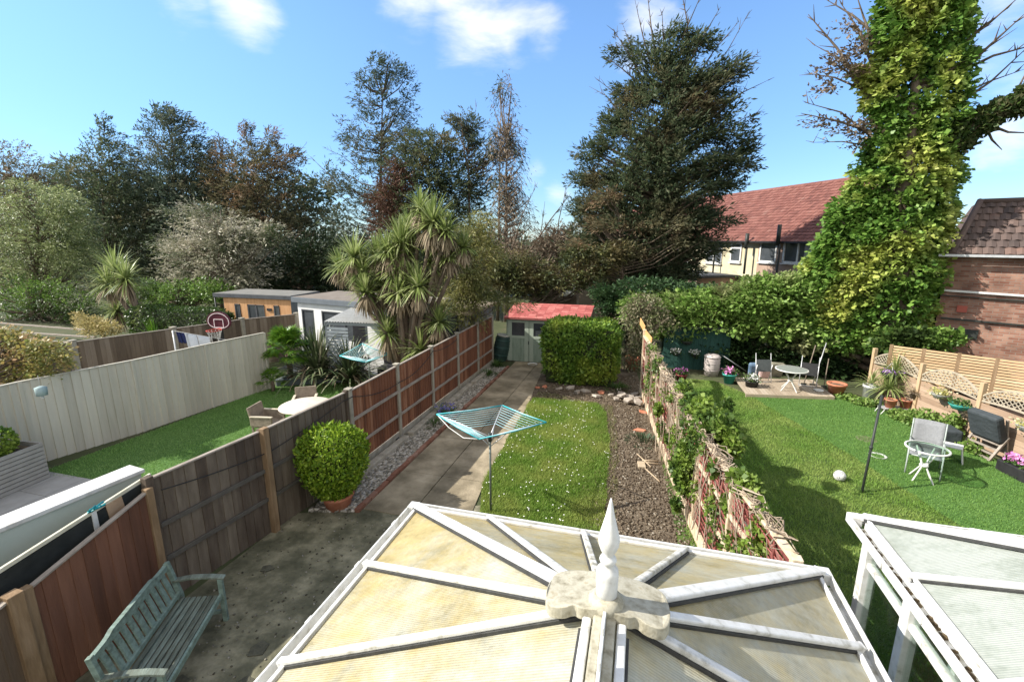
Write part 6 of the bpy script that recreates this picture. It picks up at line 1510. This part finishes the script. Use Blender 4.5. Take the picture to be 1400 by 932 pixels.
tree('conifer', 'bronze leafed young conifer in front of the tall sparse pine', 'tree', bs(545,26), 26, [(540,230,16,12),(545,250,28,16),(535,275,34,20),(540,305,38,24)], 13000, mkleaf('russet_needles',[(.10,.05,.035),(.16,.085,.06),(.09,.065,.035)],trans=.2), .2,.06, gap=(1.5,.4))
tree('dead_tree', 'half bare tree with twisted branches left of the slim dead cypress', 'tree', bs(645,27), 27, [(630,158,18,7),(640,172,22,9),(622,165,14,7),(655,195,18,9),(670,215,22,10),(640,190,10,8)], 5500, mcon2, .2,.06, gap=(2.0,.2), mbark=M['bark'], limbs=60, trunk_r=.14, bare=[(645,260,630,155,.06),(640,210,606,150,.05),(650,240,672,190,.05),(645,230,652,140,.04),(660,230,700,185,.04),(640,190,615,175,.03),(655,200,690,170,.03)])
tree('dead_cypress', 'slim half dead cypress with thin hanging strands', 'tree', bs(692,26), 26, [(692,122,12,14),(690,145,18,18),(693,175,22,20),(692,205,24,22),(695,240,28,24),(697,275,32,24),(698,310,38,26),(700,345,42,24)], 9500, mbrown, .24,.045, up=-.9, droop=.6, gap=(1.7,.12), sprig=9, sl=1.2, limbs=230, trunk_r=.16, mbark=M['palebark'], flat=.1, depthr=.9)
tree('dead_cypress', 'grey green wisps on the twin stem of the slim dead cypress', 'tree', bs(680,26.3), 26.3, [(685,130,14,20),(678,190,12,24),(700,200,14,30),(690,260,20,30)], 4500, mcon2, .22,.045, up=-.8, droop=.6, gap=(2.2,.1), sl=1.0, limbs=60, trunk_r=.1, mbark=M['palebark'])
tree('bare_shrub', 'brown bare branched shrub between the slim cypress and the big conifer', 'tree', bs(760,24.5), 24.5, [(760,330,34,20),(740,345,40,20),(780,320,26,16),(720,355,30,16)], 6500, mbrown, .18,.06, gap=(2.0,.2), limbs=90, trunk_r=.12, bare=[(720,350,780,265,.05),(740,350,800,285,.04),(760,350,775,255,.04),(730,360,745,275,.04),(760,360,830,270,.04),(700,340,735,250,.04)])
tree('conifer', 'low dark olive conifer spreading behind the red roofed shed', 'tree', bs(705,21), 21, [(690,360,40,22),(720,375,46,20),(760,385,48,13),(800,370,34,13),(680,390,34,16),(725,398,40,9),(830,345,30,16),(790,350,24,12)], 24000, mkleaf('olive_needles',[(.03,.045,.015),(.06,.075,.025),(.11,.12,.035)],[(.09,.075,.03),(.14,.11,.04)],.8,.2), .17,.055, up=0, gap=(1.5,.36), sl=.7)
tree('cedar', 'huge ragged conifer with bare twigs at the top in the middle of the picture', 'tree', bs(882,23.5), 23.5,
     [(905,80,40,18),(855,75,26,12),(880,50,22,12),(925,45,20,12),(955,60,28,14),(995,95,28,16),(915,115,52,20),(960,125,44,20),(870,130,34,18),(905,155,74,24),(975,160,44,20),(845,170,28,14),(900,190,84,26),(985,190,44,18),(820,210,34,16),(895,225,92,28),(990,225,44,16),(808,245,30,14),(890,262,92,28),(985,255,30,14),(810,285,34,18),(885,300,90,28),(960,300,46,20),(880,335,84,28),(955,335,40,20),(870,370,74,28),(870,400,56,22),(810,320,34,18),(925,370,30,20),(1010,165,20,10),(1018,205,16,8)],
     150000, mcon, .21,.06, up=.3, gap=(1.5,.30), limbs=420, trunk_r=.38, sl=.55,
     bare=[(900,100,885,-10,.05),(915,100,960,-10,.05),(905,95,905,15,.05),(880,110,838,40,.04),(880,120,825,75,.04),(930,110,985,10,.05),(950,110,1010,30,.04),(890,90,868,0,.04),(975,130,1040,70,.04),(980,150,1050,110,.04),(860,140,812,105,.03),(850,160,805,118,.03),(940,100,930,-20,.05),(990,180,1045,150,.03),(965,110,1025,15,.03),(870,100,850,30,.03)])
tree('conifer', 'bronze sunlit lower boughs growing against the big ragged conifer', 'tree', bs(862,21.6), 21.6, [(800,335,30,12),(835,310,32,12),(905,310,40,12),(860,345,36,12),(930,330,30,12),(830,270,22,10)], 9000, mconb, .18,.055, up=.1, gap=(1.5,.3), limbs=60, trunk_r=.12, sl=.7)
tree('bamboo', 'yellow green bamboo behind the brown fence beside the cabbage palm', 'bamboo', bs(640,15.2), 15.2, [(655,305,24,18),(640,330,40,24),(665,345,26,22),(635,365,44,24),(625,400,42,26),(650,395,30,26),(610,430,34,22),(640,430,26,18),(680,405,20,8),(700,412,30,7)], 26000, mbamb, .13,.028, up=-.2, droop=.4, gap=(2.2,.35), limbs=90, trunk_r=.04, sprig=8, sl=.45)
# hedge-like masses, right
tree('ivy_hedge', 'broad green ivy covered hedge hanging over the deck and green shed', 'hedge', (4.0,19,0), 18.6, [(880,425,30,22),(915,420,42,20),(960,418,48,20),(1010,412,52,22),(1055,404,50,24),(1095,405,45,28),(930,436,50,12),(905,452,34,9),(950,454,26,7),(990,438,50,16),(1050,440,60,22),(1100,455,50,26),(1080,390,36,14),(1150,465,40,24),(1040,388,30,10)], 52000, mhedge, .14,.10, up=.1, gap=(2.2,.62), sprig=7, sl=.3, limbs=40, trunk_r=.14, maxd=1.0, surf=.85)
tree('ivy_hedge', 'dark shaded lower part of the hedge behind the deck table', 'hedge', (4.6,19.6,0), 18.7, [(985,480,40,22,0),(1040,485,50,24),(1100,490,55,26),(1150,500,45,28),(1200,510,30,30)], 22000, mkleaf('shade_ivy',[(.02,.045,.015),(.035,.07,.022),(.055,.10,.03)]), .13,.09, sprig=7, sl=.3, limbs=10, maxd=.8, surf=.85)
tree('vine_thicket', 'brown twiggy vine thicket draped over the far end of the red fence', 'vines', (-.1,17.5,0), 17.2, [(865,425,14,18),(875,445,22,14),(870,470,14,20),(862,500,12,24),(895,430,24,12),(885,410,22,10)], 6500, mkleaf('dry_vine_leaf',[(.16,.14,.08),(.24,.21,.13),(.13,.15,.06),(.09,.12,.04)]), .09,.05, up=-.4, droop=.6, limbs=160, trunk_r=.08, mbark=M['rope'], maxd=.5)
tree('shrub', 'dark green bush at the foot of the big conifer behind the clipped hedge', 'shrub', bs(860,19.5), 19.5, [(840,415,26,16),(880,395,40,16),(850,440,20,20),(920,398,40,12),(965,398,40,8),(825,400,18,10)], 15000, mkleaf('laurel_leaf',[(.02,.05,.018),(.035,.075,.025),(.055,.105,.035)]), .14,.07, gap=(2,.6), sprig=7, sl=.3)
# ivy clad tree
IVL = [(1150,455,55,26),(1210,455,60,30),(1265,465,40,20),(1145,420,52,28),(1205,415,70,36),(1150,380,50,32),(1210,370,78,40),(1170,330,50,32),(1225,325,72,40),(1180,290,48,30),(1240,280,62,40),(1190,245,46,32),(1248,240,56,36),(1200,205,42,32),(1250,200,58,30),(1215,165,44,30),(1265,165,56,28),(1205,125,48,28),(1262,125,60,30),(1220,85,54,28),(1275,85,52,28),(1215,45,50,28),(1270,40,56,30),(1225,5,50,28),(1275,0,55,30),(1235,-40,60,30),(1160,300,30,20),(1290,300,16,30),(1130,445,36,20),(1180,110,22,14),(1165,98,16,8)]
IVL += [(1120,400,34,24),(1112,435,36,24),(1125,365,26,22),(1140,340,28,22),(1300,400,22,26),(1298,440,24,20)]
IVL = [(x+(14 if y < 280 else 0), y, rx*(.66 if y < 210 else .76 if y < 300 else .84), ry) for x, y, rx, ry in IVL]
tree('ivy_clad_tree', 'towering tree trunk smothered in glossy green and yellow ivy', 'tree', (8.1,17.9,0), 18.4, IVL, 130000, mivyt, .15,.12, up=-.1, droop=.15, gap=(2.0,.36), sprig=6, sl=.28, limbs=120, trunk_r=.5, maxd=1.3, surf=.9, depthr=.8,
     bare=[(1190,140,1105,20,.06),(1190,130,1120,75,.05),(1200,110,1150,5,.06),(1190,180,1095,155,.05),(1195,190,1100,140,.04),(1180,100,1110,60,.04),(1195,60,1170,-10,.05),(1190,200,1110,195,.03),
           (1290,120,1400,20,.07),(1290,110,1420,60,.06),(1290,90,1380,10,.05),(1300,150,1410,60,.05),(1300,70,1400,-10,.05),(1295,140,1400,95,.04),(1200,50,1130,0,.05),(1230,20,1225,-20,.05),(1185,125,1100,100,.04)])
tree('brown_leaf_sprays', 'brown withered leaf sprays on the left twigs of the ivy clad tree', 'tree', (7.6,18.2,0), 18.2, [(1165,65,24,14),(1140,90,22,10),(1175,95,18,14),(1150,40,22,10),(1125,165,22,7),(1150,175,22,10),(1180,180,14,16),(1130,120,18,7),(1165,200,14,8)], 2600, mbrown, .13,.07, gap=(2.4,.3), limbs=0, trunk_r=.02, trunk_top=1)
# big ivy-wrapped limb reaching right
b0, b1, b2 = A(1285,200,18.3), A(1345,165,18.1), A(1530,70,17.6)
r = thing('ivy_branch', 'thick ivy wrapped bough reaching to the right edge of the sky', 'branch', b0); mb = MB(); mb.tube([Vector(), b1-b0, b2-b0, b2-b0+Vector((1.6,-.2,1.4))], [.30,.22,.12,.03], 10)
for (x0,y0,x1,y1) in [(1350,170,1410,182),(1380,140,1410,85),(1345,168,1370,205)]:
    a, b = A(x0,y0,18.1), A(x1,y1,18.1); mb.tube([a-b0, a.lerp(b,.5)-b0+Vector((0,0,-.1)), b-b0], [.05,.03,.01], 5)
mb.build('bough', M['bark'], r)
lobes_leaves([(tuple(b0.lerp(b1,.4)),(.55,.4,.5),1),(tuple(b1),(.45,.35,.38),1),(tuple(b1.lerp(b2,.22)),(.5,.35,.30),1),(tuple(b1.lerp(b2,.45)),(.55,.3,.33),1),(tuple(b1.lerp(b2,.72)),(.55,.3,.28),1),(tuple(b2),(.5,.3,.3),1)], 10000, .14,.1, mkleaf('limb_ivy',[(.03,.06,.015),(.06,.10,.02),(.11,.10,.05)]), 'leaves', r, b0, shell=.5, jitter=.8)
tree('shrub', 'green bush spreading in front of the brick house behind the slatted fence', 'shrub', (9.2,16.9,0), 16.9, [(1250,462,36,14),(1285,462,26,10),(1220,470,28,16)], 7000, mgreen, .13,.10, sprig=7, sl=.3, maxd=.6, limbs=20)
# left foreground maple and shrubs
tree('ochre_shrub', 'ochre and green leafed small tree overhanging the pale grey fence at the left edge', 'tree', (-13.4,5.9,0), 6.9, [(15,470,40,18),(50,480,40,20),(10,505,45,22),(60,505,28,14),(30,525,26,10),(85,493,14,8),(5,455,25,10)], 9000, mmaple, .075,.05, up=0, droop=.3, gap=(3.5,.35), sprig=8, sl=.25, limbs=60, trunk_r=.05, maxd=.7)
tree('ochre_shrub', 'yellow leafed shrub below the far cabbage palm behind the brown far fence', 'shrub', bs(140,14.5), 14.2, [(125,445,20,14),(145,450,20,10),(110,435,8,8)], 3500, mkleaf('straw_leaf',[(.40,.32,.12),(.5,.42,.2),(.3,.28,.1)]), .10,.05, sprig=7, sl=.3, limbs=10, maxd=.5, trunk_r=.04)
# trimmed hedge by timber room
r = thing('clipped_hedge', 'long low clipped hedge running up to the orange timber room', 'hedge', (-19.5,14.8,0)); O = Vector(r.location)
p0, p1 = A(200,440,14.9), A(312,432,15.3); c = (p0+p1)/2; hw = (p1-p0).length/2
lobes_leaves([((c.x-.4,15.1,.95),(hw+.5,.55,.98),.35)], 16000, .09,.06, mkleaf('low_hedge_leaf',[(.03,.06,.014),(.05,.09,.02),(.08,.13,.03)],[(.14,.19,.05),(.22,.27,.08)],.9,.3,.4,(.55,.65)), 'foliage', r, O, shell=.92)
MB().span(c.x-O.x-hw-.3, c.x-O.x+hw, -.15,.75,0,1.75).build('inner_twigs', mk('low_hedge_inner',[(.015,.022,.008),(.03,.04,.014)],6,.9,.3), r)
tuft('feathery_plant', 'feathery palm fronds under the far cabbage palm', 'plant', (A(215,435,14.6).x,14.4,.6), 120, 1.0, mpalm, .05, .2)
# distant belt
tree('far_wood', 'x', 'x', (-25,38,0), 38, [(x, 345, 60, 26) for x in range(-60, 1000, 70)]+[(x, 300, 60, 30) for x in range(-60, 470, 60)]+[(x, 260, 50, 20) for x in range(-60, 440, 60)]+[(x, 375, 60, 26) for x in range(-60, 800, 70)], 80000, mcon, .5,.22, sprig=6, sl=.6, limbs=0, trunk_r=.05, trunk_top=.5, maxd=2)
fw = bpy.data.objects['far_wood']
ch = kids(fw)[0]; ch.parent = None; ch.location = fw.location; stuff(ch, 'far belt of dark trees seen between the nearer trunks', 'wood'); ch.name = 'distant_wood'
for c_ in kids(fw)[1:]: bpy.data.objects.remove(c_)
bpy.data.objects.remove(fw)
# shade patch things at the house end of right garden are cast by real geometry
# ================= camera, light =================
cd = bpy.data.cameras.new('camera'); cam = bpy.data.objects.new('camera', cd); COL.objects.link(cam)
cam.location = (0, 0, CAMH); cam.rotation_euler = (PI/2-PITCH, 0, YAW)
cd.sensor_width = 36; cd.lens = F_/1400*36; cd.clip_end = 2000; cd.clip_start = .05
S.camera = cam
SUN = Vector((-1.22, -.35, 1.0)).normalized()
sd = bpy.data.lights.new('sun', 'SUN'); so = bpy.data.objects.new('sun', sd); COL.objects.link(so)
sd.energy = 3.6; sd.angle = math.radians(.5); sd.color = (1, .945, .86)
so.rotation_euler = SUN.to_track_quat('Z', 'Y').to_euler()
w = bpy.data.worlds.new('World'); S.world = w; w.use_nodes = True
nt = w.node_tree; L = nt.links.new; bg = nt.nodes['Background']
sky = nt.nodes.new('ShaderNodeTexSky'); sky.sky_type = 'NISHITA'; sky.sun_disc = False
sky.sun_elevation = math.asin(SUN.z); sky.sun_rotation = math.atan2(SUN.x, SUN.y) % (2*PI)
sky.air_density = 1.0; sky.dust_density = .1; sky.ozone_density = 2.2; sky.altitude = 50
geo = nt.nodes.new('ShaderNodeTexCoord')
mp = nt.nodes.new('ShaderNodeMapping'); mp.inputs['Scale'].default_value = (1, 1, 2.6); L(geo.outputs['Generated'], mp.inputs[0])
nz = nt.nodes.new('ShaderNodeTexNoise'); nz.inputs['Scale'].default_value = 7.5; nz.inputs['Detail'].default_value = 9; nz.inputs['Roughness'].default_value = .56
nz.inputs['Distortion'].default_value = .25
L(mp.outputs[0], nz.inputs['Vector'])
acc = None
CL = [((660,12),.15,1.0),((560,0),.10,.8),((740,40),.07,.75),((335,5),.085,1.0),((250,-12),.08,.7),((880,50),.085,.95),((765,262),.05,.8),((735,240),.04,.6),((1370,205),.07,.85),((1330,245),.05,.45),
      ((1385,30),.16,.55),((1150,60),.07,.3),((40,190),.10,.3),((1440,150),.08,.6)]
for (px, py), rad, amp in CL:
    d = ray(px, py).normalized()
    vm = nt.nodes.new('ShaderNodeVectorMath'); vm.operation = 'DISTANCE'; vm.inputs[1].default_value = d
    nr = nt.nodes.new('ShaderNodeVectorMath'); nr.operation = 'NORMALIZE'; L(geo.outputs['Generated'], nr.inputs[0]); L(nr.outputs[0], vm.inputs[0])
    mr = nt.nodes.new('ShaderNodeMapRange'); mr.interpolation_type = 'SMOOTHERSTEP'
    mr.inputs[1].default_value = 0; mr.inputs[2].default_value = rad*1.35; mr.inputs[3].default_value = amp; mr.inputs[4].default_value = 0
    L(vm.outputs['Value'], mr.inputs[0])
    if acc is None: acc = mr.outputs[0]
    else:
        a = nt.nodes.new('ShaderNodeMath'); a.operation = 'MAXIMUM'; L(acc, a.inputs[0]); L(mr.outputs[0], a.inputs[1]); acc = a.outputs[0]
# cloud = smooth(noise + mask - 1)
a = nt.nodes.new('ShaderNodeMath'); a.operation = 'MULTIPLY_ADD'; L(nz.outputs['Fac'], a.inputs[0]); a.inputs[1].default_value = 1.7; L(acc, a.inputs[2])
mr = nt.nodes.new('ShaderNodeMapRange'); mr.interpolation_type = 'SMOOTHSTEP'; mr.inputs[1].default_value = 1.2; mr.inputs[2].default_value = 2.35; mr.inputs[3].default_value = 0; mr.inputs[4].default_value = .9
L(a.outputs[0], mr.inputs[0])
# only where the mask is
m2 = nt.nodes.new('ShaderNodeMapRange'); m2.inputs[1].default_value = 0; m2.inputs[2].default_value = .25; L(acc, m2.inputs[0])
m3 = nt.nodes.new('ShaderNodeMath'); m3.operation = 'MULTIPLY'; L(mr.outputs[0], m3.inputs[0]); L(m2.outputs[0], m3.inputs[1])
sepz = nt.nodes.new('ShaderNodeSeparateXYZ'); L(geo.outputs['Generated'], sepz.inputs[0])
hz = nt.nodes.new('ShaderNodeMapRange'); hz.interpolation_type = 'SMOOTHSTEP'; hz.inputs[1].default_value = -.02; hz.inputs[2].default_value = .42; L(sepz.outputs[2], hz.inputs[0])
hc = nt.nodes.new('ShaderNodeMix'); hc.data_type = 'RGBA'; L(hz.outputs[0], hc.inputs[0]); hc.inputs[6].default_value = (.33,.44,.60,1); hc.inputs[7].default_value = (.60,.72,.82,1)
hm = nt.nodes.new('ShaderNodeMix'); hm.data_type = 'RGBA'; hm.blend_type = 'MULTIPLY'; hm.inputs[0].default_value = 1; L(sky.outputs[0], hm.inputs[6]); L(hc.outputs[2], hm.inputs[7])
# unseen bright cloud added overhead and behind the camera as neutral fill light
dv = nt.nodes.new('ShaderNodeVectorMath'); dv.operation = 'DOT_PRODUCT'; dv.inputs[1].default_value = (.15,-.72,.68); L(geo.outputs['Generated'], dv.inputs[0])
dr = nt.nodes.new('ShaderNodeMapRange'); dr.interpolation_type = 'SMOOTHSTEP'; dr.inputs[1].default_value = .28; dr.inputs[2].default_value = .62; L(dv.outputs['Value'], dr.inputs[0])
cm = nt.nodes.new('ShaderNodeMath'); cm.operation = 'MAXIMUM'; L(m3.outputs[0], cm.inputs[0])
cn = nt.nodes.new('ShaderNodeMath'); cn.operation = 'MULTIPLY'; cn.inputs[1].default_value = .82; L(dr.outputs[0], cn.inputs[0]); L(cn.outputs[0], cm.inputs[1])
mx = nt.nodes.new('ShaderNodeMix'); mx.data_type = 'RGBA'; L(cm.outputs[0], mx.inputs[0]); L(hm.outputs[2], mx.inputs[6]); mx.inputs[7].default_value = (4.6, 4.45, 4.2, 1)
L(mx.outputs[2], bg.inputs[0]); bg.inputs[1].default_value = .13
S.view_settings.view_transform = 'Standard'; S.view_settings.look = 'None'; S.view_settings.exposure = 1.32; S.view_settings.gamma = 1
S.render.engine = 'CYCLES'
S.cycles.max_bounces = 6; S.cycles.transparent_max_bounces = 8
